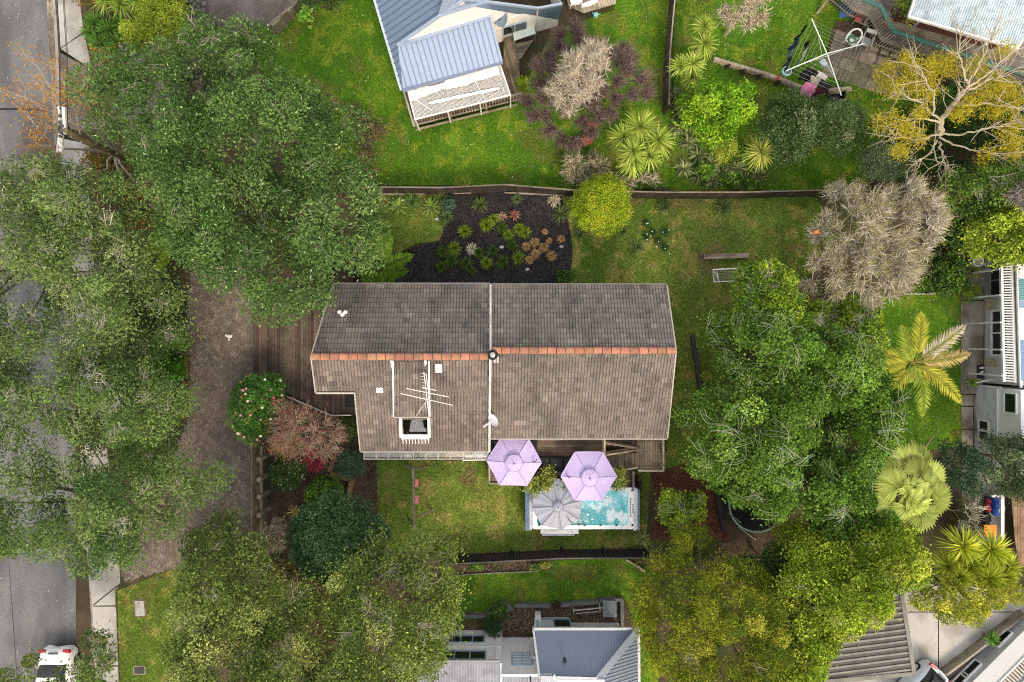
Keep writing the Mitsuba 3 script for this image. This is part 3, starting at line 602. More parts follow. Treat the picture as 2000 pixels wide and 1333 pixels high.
def boards(parent, P, along, w, c, r, gap=.016, th=.035, name='deck_board', mat='wood', amt=.22):
    """Planks laid on the planar polygon P (xyz), running in direction along; each plank a part."""
    P = np.asarray(P, float); o, n = plane2d(P); e1 = unit(np.asarray(along, float) - n * np.dot(along, n)); e2 = np.cross(n, e1)
    poly = Polygon(np.c_[(P - o) @ e1, (P - o) @ e2]).buffer(0); x0, y0, x1, y1 = poly.bounds
    for y in np.arange(y0, y1, w):
        g = poly.intersection(shapely.box(x0 - 1, y + gap / 2, x1 + 1, y + w - gap / 2))
        for q in getattr(g, 'geoms', [g]):
            if q.is_empty or q.geom_type != 'Polygon' or q.area < .01: continue
            m = MB(jit(c, amt, r)); mm = MB(m.col); mm.prism(q, -th, r.uniform(0, .004)); v = np.vstack(mm.v); m.add(o + v[:, :1] * e1 + v[:, 1:2] * e2 + v[:, 2:] * n, np.vstack(mm.f)); part(parent, name, m, mat)
def rail(parent, a, b, h, step, r, c=(.55, .5, .43), bw=.05, name='baluster', top=.09, topc=None, lo=.08, mat='wood'):
    """A balustrade from a to b (floor points): top rail, bottom rail and balusters, each baluster a part."""
    a, b = np.asarray(a, float), np.asarray(b, float); z = np.array([0, 0, 1.]); L = np.linalg.norm(b - a)
    m = MB(c if topc is None else topc); m.bar(a + z * h, b + z * h, top, .045); part(parent, 'top_rail', m, mat if topc is None else 'gloss')
    m = MB(c); m.bar(a + z * lo, b + z * lo, .045, .07); part(parent, 'bottom_rail', m, mat)
    for t in np.arange(step / 2, L, step):
        p = a + (b - a) * t / L; m = MB(jit(c, .18, r)); m.bar(p + z * .0, p + z * (h - .024), bw, .03, up=unit(b - a)); part(parent, name, m, mat)
def posts(parent, pts, h, w, c, mat='wood', z0=0):
    for p in pts: m = MB(c); m.box(p[0], p[1], (z0 + h) / 2, w, w, h - z0); part(parent, 'post', m, mat)
WHITE, GREYT = (.72, .72, .70), (.30, .265, .215)
# ---------------------------------------------------------------- main tiled house
rh = np.random.default_rng(21); HS = thing('tiled_house', 'brown concrete-tiled house with two orange ridges at the centre of the plot', 'house')
zL, zR, pt = 6.16, 6.0, .577
A1, A2, A3, A4 = at(650, 557, 4.2), at(957, 557, 4.2), at(957, 697, zL), at(608, 697, zL)
B1, B2, B3, B4 = at(957, 558, 4.2), at(1302, 558, 4.2), at(1320, 685, zR), at(957, 685, zR)
def south(px, py, yr, zr):
    z = 4.0
    for _ in range(30): z = zr - pt * ((py - 666.5) * (H - z) / FOCAL - yr)
    return at(px, py, z)
yl, yr_ = -A4[1], -B4[1]
C1, C2, C3, C4, C5 = south(617, 766, yl, zL), south(693, 766, yl, zL), south(704, 880, yl, zL), south(955, 880, yl, zL), A3
D1, D2 = south(957, 855, yr_, zR), south(1303, 855, yr_, zR)
SK = [south(783, 815, yl, zL), south(838, 815, yl, zL), south(839, 853, yl, zL), south(784, 853, yl, zL)]
DM = [south(768, 704, yl, zL), south(838, 704, yl, zL), at(839, 813, 5.08), at(769, 813, 5.08)]
under = [south(772, 704, yl, zL), south(836, 704, yl, zL), south(836, 813, yl, zL), south(772, 813, yl, zL)]
N1 = (.155, .135, .118); pal = [(.196, .170, .155), (.180, .159, .147), (.218, .188, .170), (.15, .134, .126), (.27, .24, .215)]
dm = [DM[0], DM[1], DM[2], DM[3]]
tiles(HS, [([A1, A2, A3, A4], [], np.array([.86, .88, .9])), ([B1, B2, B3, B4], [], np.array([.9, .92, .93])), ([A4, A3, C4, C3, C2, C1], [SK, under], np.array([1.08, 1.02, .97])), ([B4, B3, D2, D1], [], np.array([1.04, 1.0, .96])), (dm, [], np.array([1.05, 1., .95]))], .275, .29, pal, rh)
for P in ([A1, A2, A3, A4], [B1, B2, B3, B4], [B4, B3, D2, D1]):
    m = MB((.05, .045, .04)); m.slab(np.array(P) - [0, 0, .03], .12); part(HS, 'roof_deck', m, 'matte')
m = MB((.05, .045, .04)); o, n = plane2d(np.array([A4, A3, C4])); e1 = unit(np.cross([0, 0, 1.], n)); up = np.cross(n, e1)
q = lambda P: np.c_[(np.array(P) - o) @ e1, (np.array(P) - o) @ up]
mm = MB(); mm.prism(Polygon(q([A4, A3, C4, C3, C2, C1])).difference(Polygon(q(SK))), -.15, -.03, bottom=True); v = np.vstack(mm.v); m.add(o + v[:, :1] * e1 + v[:, 1:2] * up + v[:, 2:] * n, np.vstack(mm.f)); part(HS, 'roof_deck', m, 'matte')
TER = (.40, .185, .12)
ridge(HS, A4 + [.02, 0, .0], A3 + [-.05, 0, .0], .42, .165, TER, rh); ridge(HS, B4 + [.12, 0, .0], B3, .42, .165, TER, rh)
zz = np.array([0, 0, .03])
edge(HS, 'gutter', [A1 + [0, .06, -.05], A2 + [0, .06, -.05]], .09, .1, (.22, .2, .18)); edge(HS, 'gutter', [B1 + [0, .06, -.05], B2 + [0, .06, -.05]], .09, .1, (.17, .15, .13))
edge(HS, 'gutter', [C1 + [0, -.06, -.05], C2 + [0, -.06, -.05]], .08, .1, (.42, .39, .36)); edge(HS, 'gutter', [C3 + [0, -.06, -.05], C4 + [0, -.06, -.05]], .08, .1, (.42, .4, .37)); edge(HS, 'gutter', [D1 + [0, -.06, -.05], D2 + [0, -.06, -.05]], .08, .1, (.42, .39, .35))
for pts in ([A1, A4, C1], [C2, C3], [B2, B3, D2]): edge(HS, 'barge_board', [p + zz for p in pts], .055, .12, (.40, .365, .32))
m = MB((.62, .61, .58)); m.bar(C4 + [.02, 0, .03], A3 + [.02, 0, .05], .1, .34); m.bar(A2 + [.03, 0, .06], A3 + [.03, -.1, .06], .09, .1); part(HS, 'step_flashing', m, 'matte', label='white lichen-stained flashing strip between the two roofs')
for P, a, b in (((A1, A2, C4, C3), 'left', 0), ((B1, B2, D2, D1), 'right', 0)):
    P = [np.array(p) for p in P]; cx = np.mean([p[0] for p in P]); m = MB((.42, .36, .30))
    yN, yS = P[0][1] - .5, P[2][1] + .55; xa, xb = min(P[0][0], P[3][0]) + .6 if a == 'left' else P[0][0], (P[1][0] if a == 'left' else P[1][0] - .45)
    if a == 'left': xa = C3[0] + .5
    rz = zL if a == 'left' else zR; ry = A4[1] if a == 'left' else B4[1]
    zn, zs = 4.2 + .5 * pt - .22, P[2][2] + .55 * pt - .22
    prof = [(yN, 0), (yN, zn), (ry, rz - .26), (yS, zs), (yS, 0)]; k = len(prof)
    V = np.array([(x, y, z) for x in (xa, xb) for y, z in prof]); i = np.array([0, 3])
    f = np.vstack([np.stack([i, (i + 1) % k, (i + 1) % k + k], 1), np.stack([i, (i + 1) % k + k, i + k], 1), [[0, 2, 1], [0, 3, 2], [0, 4, 3]], [[5, 6, 7], [5, 7, 8], [5, 8, 9]]])
    m.add(V, f); part(HS, 'wall', m, 'matte')
m = MB((.42, .36, .30)); p, q_ = C1 + [.6, .5, 0], C2 + [.6, 0, 0]; m.box((p[0] + q_[0]) / 2 + .3, (A1[1] - .9 + p[1]) / 2, 2.2, q_[0] - p[0] + .6, A1[1] - .9 - p[1], 4.4); part(HS, 'wall', m, 'matte')
# dormer cheeks, skylight with a sunken box and a seat below
m = MB(WHITE)
for a, b in ((DM[3], DM[0]), (DM[2], DM[1])): m.bar(a + [0, 0, -.06], b + [0, 0, .03], .07, .16)
m.bar(DM[3] + [0, -.03, -.05], DM[2] + [0, -.03, -.05], .08, .12); part(HS, 'dormer_trim', m, 'gloss', label='white trim round the raised roof panel')
m = MB((.42, .36, .30)); a = under
m.slab([DM[3] + [.05, .05, -.1], DM[2] + [-.05, .05, -.1], DM[2] + [-.05, .05, -.65], DM[3] + [.05, .05, -.65]], .05); part(HS, 'dormer_face', m, 'matte')
S = np.array(SK); kf = part(HS, 'skylight', (lambda m: [m.bar(S[i] + [0, 0, .05], S[(i + 1) % 4] + [0, 0, .05], .13 if i != 2 else .22, .16) for i in (1, 2, 3)] and m)(MB((.78, .78, .78))), 'gloss', label='white framed skylight below the raised roof panel')
m = MB(); m.slab(S + [0, 0, .03], .008); part(kf, 'pane', m, 'pane')
c = S.mean(0); m = MB((.30, .29, .28)); x0, x1, y0, y1, z0, z1 = c[0] - 1.5, c[0] + 1.5, c[1] - 1.1, c[1] + 1.4, 1.4, 3.55      # the loft room below
Vr = np.array([[x, y, z] for x in (x0, x1) for y in (y0, y1) for z in (z0, z1)]); Vr[[3, 7], 2] = 4.6; m.add(Vr, [[0, 2, 6, 4], [0, 1, 3, 2], [4, 6, 7, 5], [0, 4, 5, 1], [2, 3, 7, 6]]); part(kf, 'room', m, 'matte')
m = MB((.30, .32, .35)); w, d = (S[1] - S[0]), (S[3] - S[0]); g = S[0] - [0, 0, .5]
m.prism(Polygon([(g + w * u + d * t)[:2] for u, t in ((.27, .78), (.9, .78), (.88, .66), (.78, .55), (.7, .2), (.62, .02), (.42, .02), (.3, .3))]), g[2] - .5, g[2] - .1); part(kf, 'seat', m, 'matte', label='grey seat seen through the skylight')
m = MB(WHITE)
for t in np.linspace(.05, .95, 9): p = S[3] + (S[2] - S[3]) * t; m.bar(p + [0, -.12, .0], p + [0, -.36, -.13], .035, .03)
part(HS, 'flashing', m, 'gloss')
for x0, x1 in ((765, 771), (831, 836)): m = MB(WHITE); a, b = south(x0, 704, yl, zL), south(x1 if x0 < 800 else 834, 735, yl, zL); m.bar(a + [0, 0, .06], b + [0, 0, .06], .1, .05); part(HS, 'flashing', m, 'gloss')
m = MB((.74, .73, .71)); a = south(857, 720, yl, zL); m.frame(a + [0, 0, .06], (.3, 0, 0), (0, .4, .231), (0, 0, .03)); m.tube([a + [0, -.05, .05], a + [0, -.05, .16]], .05, 8); part(HS, 'vent_flashing', m, 'matte', label='square white pipe flashing on the tiles')
m = MB((.8, .8, .8)); a = south(742, 762, yl, zL); m.box(a[0], a[1], a[2] + .05, .32, .26, .12); part(HS, 'rainwater_head', m, 'gloss')
fl = thing('flue', 'round black-capped flue standing at the joint of the two ridges', 'chimney'); a = at(963, 693, 6.1)
m = MB((.45, .44, .42)); m.lathe([(.0, -.7), (.13, -.7), (.13, .45), (.0, .45)], a, 14); part(fl, 'pipe', m, 'metal')
m = MB((.03, .03, .03)); m.lathe([(.0, .42), (.24, .40), (.24, .55), (.17, .62), (.15, .57), (0, .57)], a, 16); part(fl, 'cap', m, 'matte')
m = MB((.35, .34, .33)); m.lathe([(.12, .6), (.12, .66), (0, .7)], a, 12); part(fl, 'cowl', m, 'metal')
m = MB((.6, .59, .57))
for x in (956, 966, 972): p = at(x, 703, 5.9); m.frame(p, (.1, 0, 0), (0, .3, .17), (0, 0, .05))
part(fl, 'base_flashing', m, 'matte')
rv = thing('roof_vent', 'small white three-lobed vent on the upper left roof slope', 'vent'); a = at(669, 612, 5.0 + .1)
for i, (x, y) in enumerate(((-.13, .06), (.0, -.07), (.14, .06))):
    m = MB((.82, .83, .86)); m.lathe([(0, .12), (.07, .1), (.1, .02), (.1, -.15), (0, -.15)], a + [x, y, .05], 10); part(rv, 'cowl', m, 'gloss', True)
sd = thing('satellite_dish', 'small white satellite dish on a bracket beside the flashing strip', 'satellite dish'); a = at(962, 822, 4.8)
ax = unit([.55, .4, .35]); m = MB((.8, .8, .8)); m.lathe([(0, -.05), (.12, -.035), (.24, .0), (.33, .06), (.335, .05), (.24, -.02), (0, -.08)], a, 20, ax=ax); part(sd, 'dish', m, 'gloss', True)
m = MB((.78, .78, .78)); m.bar(a - ax * .05, at(945, 834, 4.5), .06, .05); part(sd, 'arm', m, 'gloss'); m = MB((.7, .7, .7)); m.bar(a - ax * .05, at(957, 824, 4.3), .05, .05); part(sd, 'bracket', m, 'gloss')
an = thing('tv_antenna', 'silver TV antenna with two long dipoles braced on the tiled roof', 'antenna'); SIL = (.72, .70, .66); z = 7.0
for nm, a, b, w in (('boom', (828, 727, z), (838, 812, z - .1), .035), ('dipole', (782, 769, z), (884, 792, z), .03), ('dipole', (793, 759, z + .1), (877, 776, z + .1), .03), ('dipole', (824, 757, z + .1), (852, 763, z + .1), .028), ('mast', (836, 785, z), (838, 815, 5.1), .045), ('brace', (833, 783, z - .2), (811, 816, 5.1), .03), ('brace', (832, 783, z - .2), (830, 798, 5.6), .03), ('boom', (832, 730, z + .15), (839, 780, z + .1), .03)):
    m = MB(SIL); m.bar(at(*a), at(*b), w, w); part(an, nm, m, 'metal')
for i in range(9): m = MB(SIL); p = at(826.5 + i * .8, 730 + i * 6, z); m.bar(p + [-.14, 0.02, 0], p + [.05, -.01, 0], .014, .014); part(an, 'director', m, 'metal')
# glazed awning under the lower left eave
aw = thing('glass_awning', 'narrow glazed awning of pale panes along the lower left eave', 'awning'); a, b = at(711, 882, 2.5), at(953, 882, 2.5); c_, d_ = at(711, 897, 2.3), at(953, 897, 2.3)
m = MB((.34, .33, .31))
for p, q in ((a, b), (c_, d_)): m.bar(p, q, .06, .06)
part(aw, 'rail', m, 'gloss')
for i in range(11): t = i / 10; m = MB((.4, .39, .37)); m.bar(a + (b - a) * t, c_ + (d_ - c_) * t, .05, .05); part(aw, 'glazing_bar', m, 'gloss')
for i in range(10):
    t0, t1 = (i + .06) / 10, (i + .94) / 10; m = MB(); m.slab([a + (b - a) * t0, a + (b - a) * t1, c_ + (d_ - c_) * t1, c_ + (d_ - c_) * t0], .006); part(aw, 'pane', m, 'pane')
m = MB((.55, .53, .46)); m.bar(at(711, 888, .9) + [0, .1, 0], at(953, 888, .9) + [0, .1, 0], .5, .06); part(aw, 'sill', m, 'matte')
for i in (3, 8, 9): t0, t1 = i / 10 + .015, (i + 1) / 10 - .015; m = MB((.75, .74, .72)); m.slab([at(711 + 242 * t0, 884, 2.0), at(711 + 242 * t1, 884, 2.0), at(711 + 242 * t1, 894, 1.95), at(711 + 242 * t0, 894, 1.95)], .01); part(aw, 'blind', m, 'matte')
m = MB(WHITE); m.bar(at(903, 900, .6), at(950, 899, .6), .05, .05); part(aw, 'downpipe', m, 'gloss')
# front deck (timber, left) and its rail
fd = thing('front_deck', 'dark weathered timber deck between the brick driveway and the house', 'deck')
r = np.random.default_rng(31); DK = [(497, 598), (600, 560), (690, 555), (760, 700), (740, 812), (655, 812), (556, 766), (536, 742), (497, 741)]
boards(fd, ats(DK, .3), [0, 1, 0], .14, (.125, .092, .072), r, amt=.42)
m = MB((.20, .155, .12)); m.prism(Polygon(ats(DK, .2)[:, :2]).buffer(-.05), -.02, .25); part(fd, 'joists', m, 'matte')
m = MB((.10, .085, .075)); a, b = at(496, 598, .3), at(496, 742, .3); m.bar(a, b, .12, .1); part(fd, 'edge_board', m, 'wood')
gl = thing('deck_balustrade', 'thin pale-capped balustrade round the lower edge of the dark front deck', 'railing')
for a, b in (((558, 766), (654, 807)), ((654, 808), (694, 808))):
    a, b = at(*a, .3), at(*b, .3); m = MB((.42, .40, .38)); m.bar(a + [0, 0, .95], b + [0, 0, .95], .06, .05); part(gl, 'top_rail', m, 'gloss')
    n = int(np.linalg.norm(b - a) / .12)
    for i in range(n): p = a + (b - a) * (i + .5) / n; m = MB((.05, .045, .04)); m.bar(p, p + [0, 0, .93], .03, .03); part(gl, 'baluster', m, 'matte')
m = MB((.025, .025, .027)); p = at(683, 779, .31); m.box(p[0], p[1], .32, .52, .9, .03); single('door_mat', 'black rectangular mat in the inner corner of the front deck', 'mat', m, 'matte')
# back deck with stairs
bd = thing('back_deck', 'brown timber deck and stair under the lower right eave', 'deck'); r = np.random.default_rng(32)
boards(bd, ats([(952, 840), (1178, 840), (1178, 905), (1182, 946), (953, 946)], 1.0), [1, 0, 0], .14, (.24, .175, .13), r, amt=.25)
boards(bd, ats([(1243, 840), (1290, 840), (1290, 915), (1243, 915)], .45), [0, 1, 0], .14, (.44, .35, .23), r)
for i in range(5):
    x0 = 1180 + i * 13; boards(bd, ats([(x0, 885), (x0 + 13, 885), (x0 + 13, 914), (x0, 914)], .95 - .1 * i), [0, 1, 0], .15, (.31, .25, .17), r, name='tread')
    boards(bd, ats([(x0, 845), (x0 + 12, 845), (x0 + 12, 872), (x0, 872)], .95 - .1 * i), [0, 1, 0], .15, (.16, .13, .10), r, name='tread')
boards(bd, ats([(1205, 915), (1232, 915), (1232, 948), (1205, 948)], .75), [1, 0, 0], .14, (.36, .31, .24), r)
m = MB((.24, .19, .145)); m.prism(Polygon(ats([(955, 850), (1178, 850), (1178, 943), (955, 943)], .9)[:, :2]), -.02, .93); part(bd, 'subframe', m, 'matte')
br = thing('stair_balustrade', 'pale timber balustrades round the back deck stair and landing', 'railing'); PT = (.58, .49, .36)
for a, b in (((1288, 850), (1288, 914)), ((1240, 913), (1288, 914))): rail(br, at(*a, .45), at(*b, .45), .95, .13, r, PT)
rail(br, at(1178, 861, .95), at(1247, 872, .5), .9, .13, r, (.34, .28, .21)); rail(br, at(1178, 884, .95), at(1247, 873, .5), .9, .13, r, (.46, .39, .29)); rail(br, at(1176, 850, 1.0), at(1176, 886, 1.0), .95, .13, r, PT)
rail(br, at(1182, 917, .9), at(1240, 908, .6), .85, .13, r, (.40, .33, .25)); rail(br, at(1232, 916, .75), at(1232, 950, .75), .8, .12, r, (.28, .25, .21))
m = MB(PT); a, b = at(956, 852, 1.0), at(956, 944, 1.0); m.bar(a + [0, 0, .05], b + [0, 0, .05], .07, .1); m.bar(b + [0, 0, .05], at(990, 945, 1.05), .07, .1); m.bar(at(1040, 939, 1.05), at(1100, 939, 1.05), .07, .1); part(bd, 'edge_board', m, 'wood')
XP = {}      # left-to-right place of things that come in groups
# ---------------------------------------------------------------- neighbouring buildings
BLUE, LBL = (.155, .22, .32), (.30, .38, .52)
# --- blue-roofed house at the top
r = np.random.default_rng(41); HN = thing('blue_roofed_house', 'white weatherboard house with blue metal roofs and a netted porch', 'house')
G0, Lp, Rp, R2 = at(785, 176, 2.7), at(777, 89, 3.05), at(1050, 18, 2.7), at(1098, 9, 2.7)
wd = unit((Rp - Lp) * [1, 1, 0]); wn = np.array([-wd[1], wd[0], 0]); PK = at(907, 0, 5.5); far = wn * 9
gd = unit(at(733, 0, 2.7) - G0); G1 = G0 + gd * 14
m = MB(BLUE); ribbed(m, [G0, G1, PK + far, PK, Lp], np.cross([0, 0, 1.], gd) + [0, 0, .77], .32, .035, .03, .05, BLUE, (.10, .145, .22)); part(HN, 'roof', m, 'metal')
m = MB(BLUE); ribbed(m, [PK, Rp, R2, R2 + far, PK + far], wd * 1 - [0, 0, .77], .32, .035, .03, .05, BLUE, (.15, .21, .31)); part(HN, 'roof', m, 'metal')
PT_ = [at(777, 90, 3.1), at(959, 31, 3.3), at(982, 120, 2.7), at(786, 176, 2.66)]
up = unit((PT_[1] - PT_[2])); m = MB(LBL); ribbed(m, PT_, up, .27, .06, .05, .05, (.29, .37, .51), (.17, .22, .32))
for i in range(3): pass
part(HN, 'porch_roof', m, 'metal', label='pale blue ribbed porch roof')
edge(HN, 'gutter', [PT_[3] + [0, -.05, -.05], PT_[2] + [0, -.05, -.05]], .12, .1, (.16, .2, .28)); edge(HN, 'gutter', [G0 + [-.05, 0, -.04], G1 + [-.05, 0, -.04]], .12, .1, (.42, .47, .53)); edge(HN, 'flashing', [PT_[0] + [0, 0, .05], PT_[1] + [0, 0, .05]], .2, .03, (.3, .37, .5))
edge(HN, 'barge_board', [Lp + [0, 0, .06], PK + [0, 0, .06], Rp + [0, 0, .06], R2 + [0, 0, .04]], .09, .16, (.33, .4, .52))
dl = [at(855, 32, 4.9), at(948, 4, 4.9), at(941, -16, 5.5), at(868, 2, 5.5)]; m = MB(LBL); ribbed(m, dl, dl[3] - dl[0], .27, .045, .04, .06, (.32, .39, .52), (.37, .45, .6)); part(HN, 'gable_hood', m, 'metal')
edge(HN, 'gutter', [dl[0], dl[1]], .1, .1, (.3, .36, .47))
w0 = Lp * [1, 1, 0] + wn * .05; lw = np.linalg.norm((R2 - Lp)[:2]); pk_t = np.dot(PK - w0, wd)
m = MB((.78, .765, .73)); V = [w0, w0 + wd * lw, w0 + wd * lw + [0, 0, 2.68], w0 + wd * np.dot(Rp - w0, wd) + [0, 0, 2.68], w0 + wd * pk_t + [0, 0, 5.38], w0 + [0, 0, 2.95]]
V = np.array(V); m.add(np.vstack([V, V + wn * 8]), [[0, 1, 2], [0, 2, 3], [0, 3, 4], [0, 4, 5], [1, 7, 8], [1, 8, 2], [0, 5, 11], [0, 11, 6]]); part(HN, 'wall', m, 'paint')
for z in np.arange(.2, 2.6, .19):
    m = MB(jit((.78, .765, .73), .03, r)); a = w0 + wd * 4.6 + [0, 0, z] - wn * .01; b = w0 + wd * (lw - .02) + [0, 0, z] - wn * .01; m.bar(a, b, .022, .17); part(HN, 'weatherboard', m, 'paint')
z3 = np.array([0, 0, 1.])
window(HN, at(861, 48, 3.55) - wn * .05 + wn * 0, wd, z3, 2.0, .85, (.27, .36, .48), 2)
m = MB((.74, .74, .72)); a = at(861, 48, 3.55) - wn * .08; m.frame(a + wd * 1.0 + z3 * .42, wd * 1.85, z3 * .7, wn * .02); part(HN, 'blind', m, 'matte')
wa = w0 + wd * np.dot(at(978, 50, 1.0) - w0, wd) + [0, 0, .85] - wn * .05; window(HN, wa, wd, z3, 1.25, .95, (.30, .40, .53), 2)
for q in (at(1048, 30, 0),): m = MB((.7, .69, .66)); p = w0 + wd * np.dot(Rp - w0, wd) - wn * .06; m.bar(p, p + z3 * 2.6, .07, .07); part(HN, 'downpipe', m, 'gloss')
sd2 = thing('satellite_dish', 'large grey-blue satellite dish on the white wall of the blue-roofed house', 'satellite dish'); a = at(979, 34, 2.9); m = MB((.22, .29, .40)); ax = unit([-.55, -.35, .55])
m.lathe([(0, -.08), (.2, -.06), (.36, .0), (.44, .06), (.45, .05), (.36, -.03), (0, -.12)], a, 24, ax=ax); part(sd2, 'dish', m, 'metal', True); m = MB((.1, .1, .11)); m.bar(a - ax * .1, at(966, 47, 2.5), .05, .05); part(sd2, 'bracket', m, 'matte')
# porch: timber deck, net pergola, balustrade
pd = thing('porch_deck', 'weathered timber deck and steps round the netted porch of the blue-roofed house', 'deck'); GREY = (.34, .28, .21)
boards(pd, ats([(790, 182), (985, 122), (1012, 196), (812, 246)], .5), wd, .15, (.16, .12, .09), r)
boards(pd, ats([(984, 72), (1003, 62), (1014, 118), (1016, 190), (1004, 200), (983, 124)], .5), wn, .14, (.30, .24, .17), r, amt=.3); boards(pd, ats([(1005, 86), (1042, 78), (1018, 114), (1013, 116)], .35), wd, .16, (.33, .28, .2), r, amt=.3)
boards(pd, ats([(1100, -40), (1212, -40), (1202, 8), (1140, 26), (1110, 12)], .5), wn, .14, (.42, .36, .28), r, amt=.3)
pb = thing('porch_balustrade', 'grey timber balustrade along the front of the netted porch', 'railing')
rail(pb, at(812, 245, .5), at(1020, 194, .5), .9, .16, r, (.42, .36, .29), .07); posts(pb, ats([(812, 245), (880, 229), (950, 211), (1018, 195)], .5), 1.45, .1, (.36, .30, .22)); 
m = MB((.40, .34, .27)); a, b = at(812, 254, .3), at(1010, 205, .3); m.bar(a, b, .06, .15); part(pb, 'lower_board', m, 'wood'); edge(pb, 'side_rail', [at(789, 180, 1.4), at(809, 248, 1.4)], .1, .05, (.5, .46, .41), 'wood')
np_ = thing('netted_pergola', 'white lattice net with bunched white cloth stretched over the porch pergola', 'pergola'); Q = ats([(796, 178), (977, 127), (997, 186), (811, 234)], 2.3)
for a, b in ((0, 1), (1, 2), (2, 3), (3, 0)): m = MB(WHITE); m.bar(Q[a], Q[b], .06, .06); part(np_, 'beam', m, 'gloss')
for t in (.0, .34, .68, 1.): m = MB((.66, .65, .62)); p = Q[3] + (Q[2] - Q[3]) * t; m.bar(p, p * [1, 1, 0] + [0, 0, .5], .07, .07, up=(1, 0, 0)); part(np_, 'post', m, 'gloss')
m = MB((.74, .74, .73))
for t in np.linspace(.01, .99, 84): m.bar(Q[0] + (Q[1] - Q[0]) * t + [0, 0, .03], Q[3] + (Q[2] - Q[3]) * t + [0, 0, .03 - .0], .013, .006)
for t in np.linspace(.02, .98, 30): m.bar(Q[0] + (Q[3] - Q[0]) * t + [0, 0, .036], Q[1] + (Q[2] - Q[1]) * t + [0, 0, .036], .013, .006)
part(np_, 'net', m, 'paint', label='white lattice net')
def cloth(par, uv0, uv1, wid, seed, nm='cloth'):
    g = np.random.default_rng(seed); n = 46; c = []; t = np.linspace(0, 1, n)
    cen = np.array(uv0) + (np.array(uv1) - uv0) * t[:, None]; wv = wid * (.55 + .9 * meshkit.fbm(np.c_[t * 7, t * 0, t * 0 + seed], 3))
    V = []
    for k, s in enumerate(np.linspace(-1, 1, 9)):
        u = cen[:, 0]; v = cen[:, 1] + s * wv * .5; P = Q[0] + (Q[1] - Q[0]) * u[:, None] + (Q[3] - Q[0]) * v[:, None]
        P[:, 2] += .07 + .10 * meshkit.fbm(np.c_[u * 22, v * 30, v * 0 + seed], 2); V.append(P)
    V = np.stack(V, 1).reshape(-1, 3); i, j = np.meshgrid(np.arange(n - 1), np.arange(8), indexing='ij')
    f = np.stack([i * 9 + j, i * 9 + j + 1, (i + 1) * 9 + j + 1, (i + 1) * 9 + j], -1).reshape(-1, 4); m = MB((.8, .8, .79)); m.add(V, f[:, ::-1]); part(par, nm, m, 'paint')
cloth(np_, (.0, .22), (.97, .16), .30, 2); cloth(np_, (.18, .62), (.93, .78), .09, 5); cloth(np_, (.02, .25), (.2, .9), .05, 6); cloth(np_, (.9, .1), (.97, .95), .06, 8); cloth(np_, (.7, .3), (.75, .95), .09, 9)
m = MB((.62, .72, .66)); P = ats([(1001, 58), (1042, 46), (1046, 66), (1004, 80)], .9); m.prism(Polygon(P[:, :2]), .86, .9, bottom=True); tb = thing('outdoor_table', 'pale green topped table against the white wall of the blue-roofed house', 'table'); part(tb, 'tabletop', m, 'gloss'); posts(tb, P * .99 + (P.mean(0) * .01), .86, .06, (.4, .36, .3))
ls = thing('sun_lounger', 'white plastic lounger on the deck at the top edge', 'lounger'); m = MB((.8, .8, .78)); P = ats([(1112, -12), (1136, -16), (1138, 8), (1115, 10)], .9); m.prism(Polygon(P[:, :2]), .8, .9); part(ls, 'seat', m, 'gloss')
for i in range(5): a = at(1115, -8 + i * 4, .93); m = MB((.7, .7, .68)); m.bar(a, a + [.55, .05, 0], .05, .02); part(ls, 'slat', m, 'gloss')
posts(ls, P, .8, .05, (.8, .8, .78), 'gloss', .5)
m = MB((.82, .81, .79)); m.tube([at(1136, 12, 1.1), at(1150, 8, 1.15), at(1166, 1, 1.1)], [.1, .14, .1], 8); single('surf_board', 'white curved board lying beside the lounger on the top deck', 'board', m, 'gloss', True)
m = MB((.25, .55, .52)); m.lathe([(.0, 0), (.14, .0), (.13, .22), (0, .24)], at(1163, 32, 0), 12); m.tube([at(1166, 31, .1), at(1172, 27, .3)], [.04, .03], 6); m.tube([at(1160, 30, .2), at(1157, 24, .28), at(1161, 33, .05)], .02, 5); single('watering_can', 'teal watering can on the lawn below the top deck', 'watering can', m, 'gloss')
m = MB((.42, .24, .14)); m.lathe([(0, .0), (.12, 0), (.17, .3), (.15, .3), (.12, .24), (0, .24)], at(963, 192, .5), 14); m.tube([at(956, 192, .85), at(963, 184, .9), at(970, 192, .85), at(963, 199, .85), at(956, 192, .85)], .025, 6, (.75, .74, .7)); single('plant_pot', 'terracotta pot with a white hoop on the netted porch', 'pot', m)
# --- north-east house with a green-railed deck
HE = thing('pale_roofed_house', 'house with a pale corrugated roof and dark maroon walls in the top right corner', 'house')
e0, e1_, e2_, e3 = at(1775, 33, 2.9), at(1987, 95, 2.9), at(2085, -60, 3.9), at(1835, -150, 3.9)
m = MB((.5, .6, .66)); ribbed(m, [e0, e1_, e2_, e3], e3 - e0, .12, .05, .03, .04, (.43, .53, .59), (.52, .62, .68)); part(HE, 'roof', m, 'matte')
m = MB((.3, .4, .5)); rr = np.random.default_rng(3)
for _ in range(46):
    u, v = rr.uniform(.05, .95), rr.uniform(0, .8) ** 1.5; p = e0 + (e1_ - e0) * u + (e3 - e0) * v + [0, 0, .035]; m.bar(p, p + unit(e3 - e0) * rr.uniform(.1, .5), .025, .012)
part(HE, 'stains', m, 'matte', kind='stuff')
edge(HE, 'fascia', [e3, e0 + [0, 0, -.03], e1_ + [0, 0, -.03], e2_], .1, .14, (.72, .71, .68))
wv = unit(e1_ - e0); wn2 = np.array([-wv[1], wv[0], 0]); a = e0 * [1, 1, 0] + wn2 * .75 + wv * .3; b = e1_ * [1, 1, 0] + wn2 * .75 - wv * .3
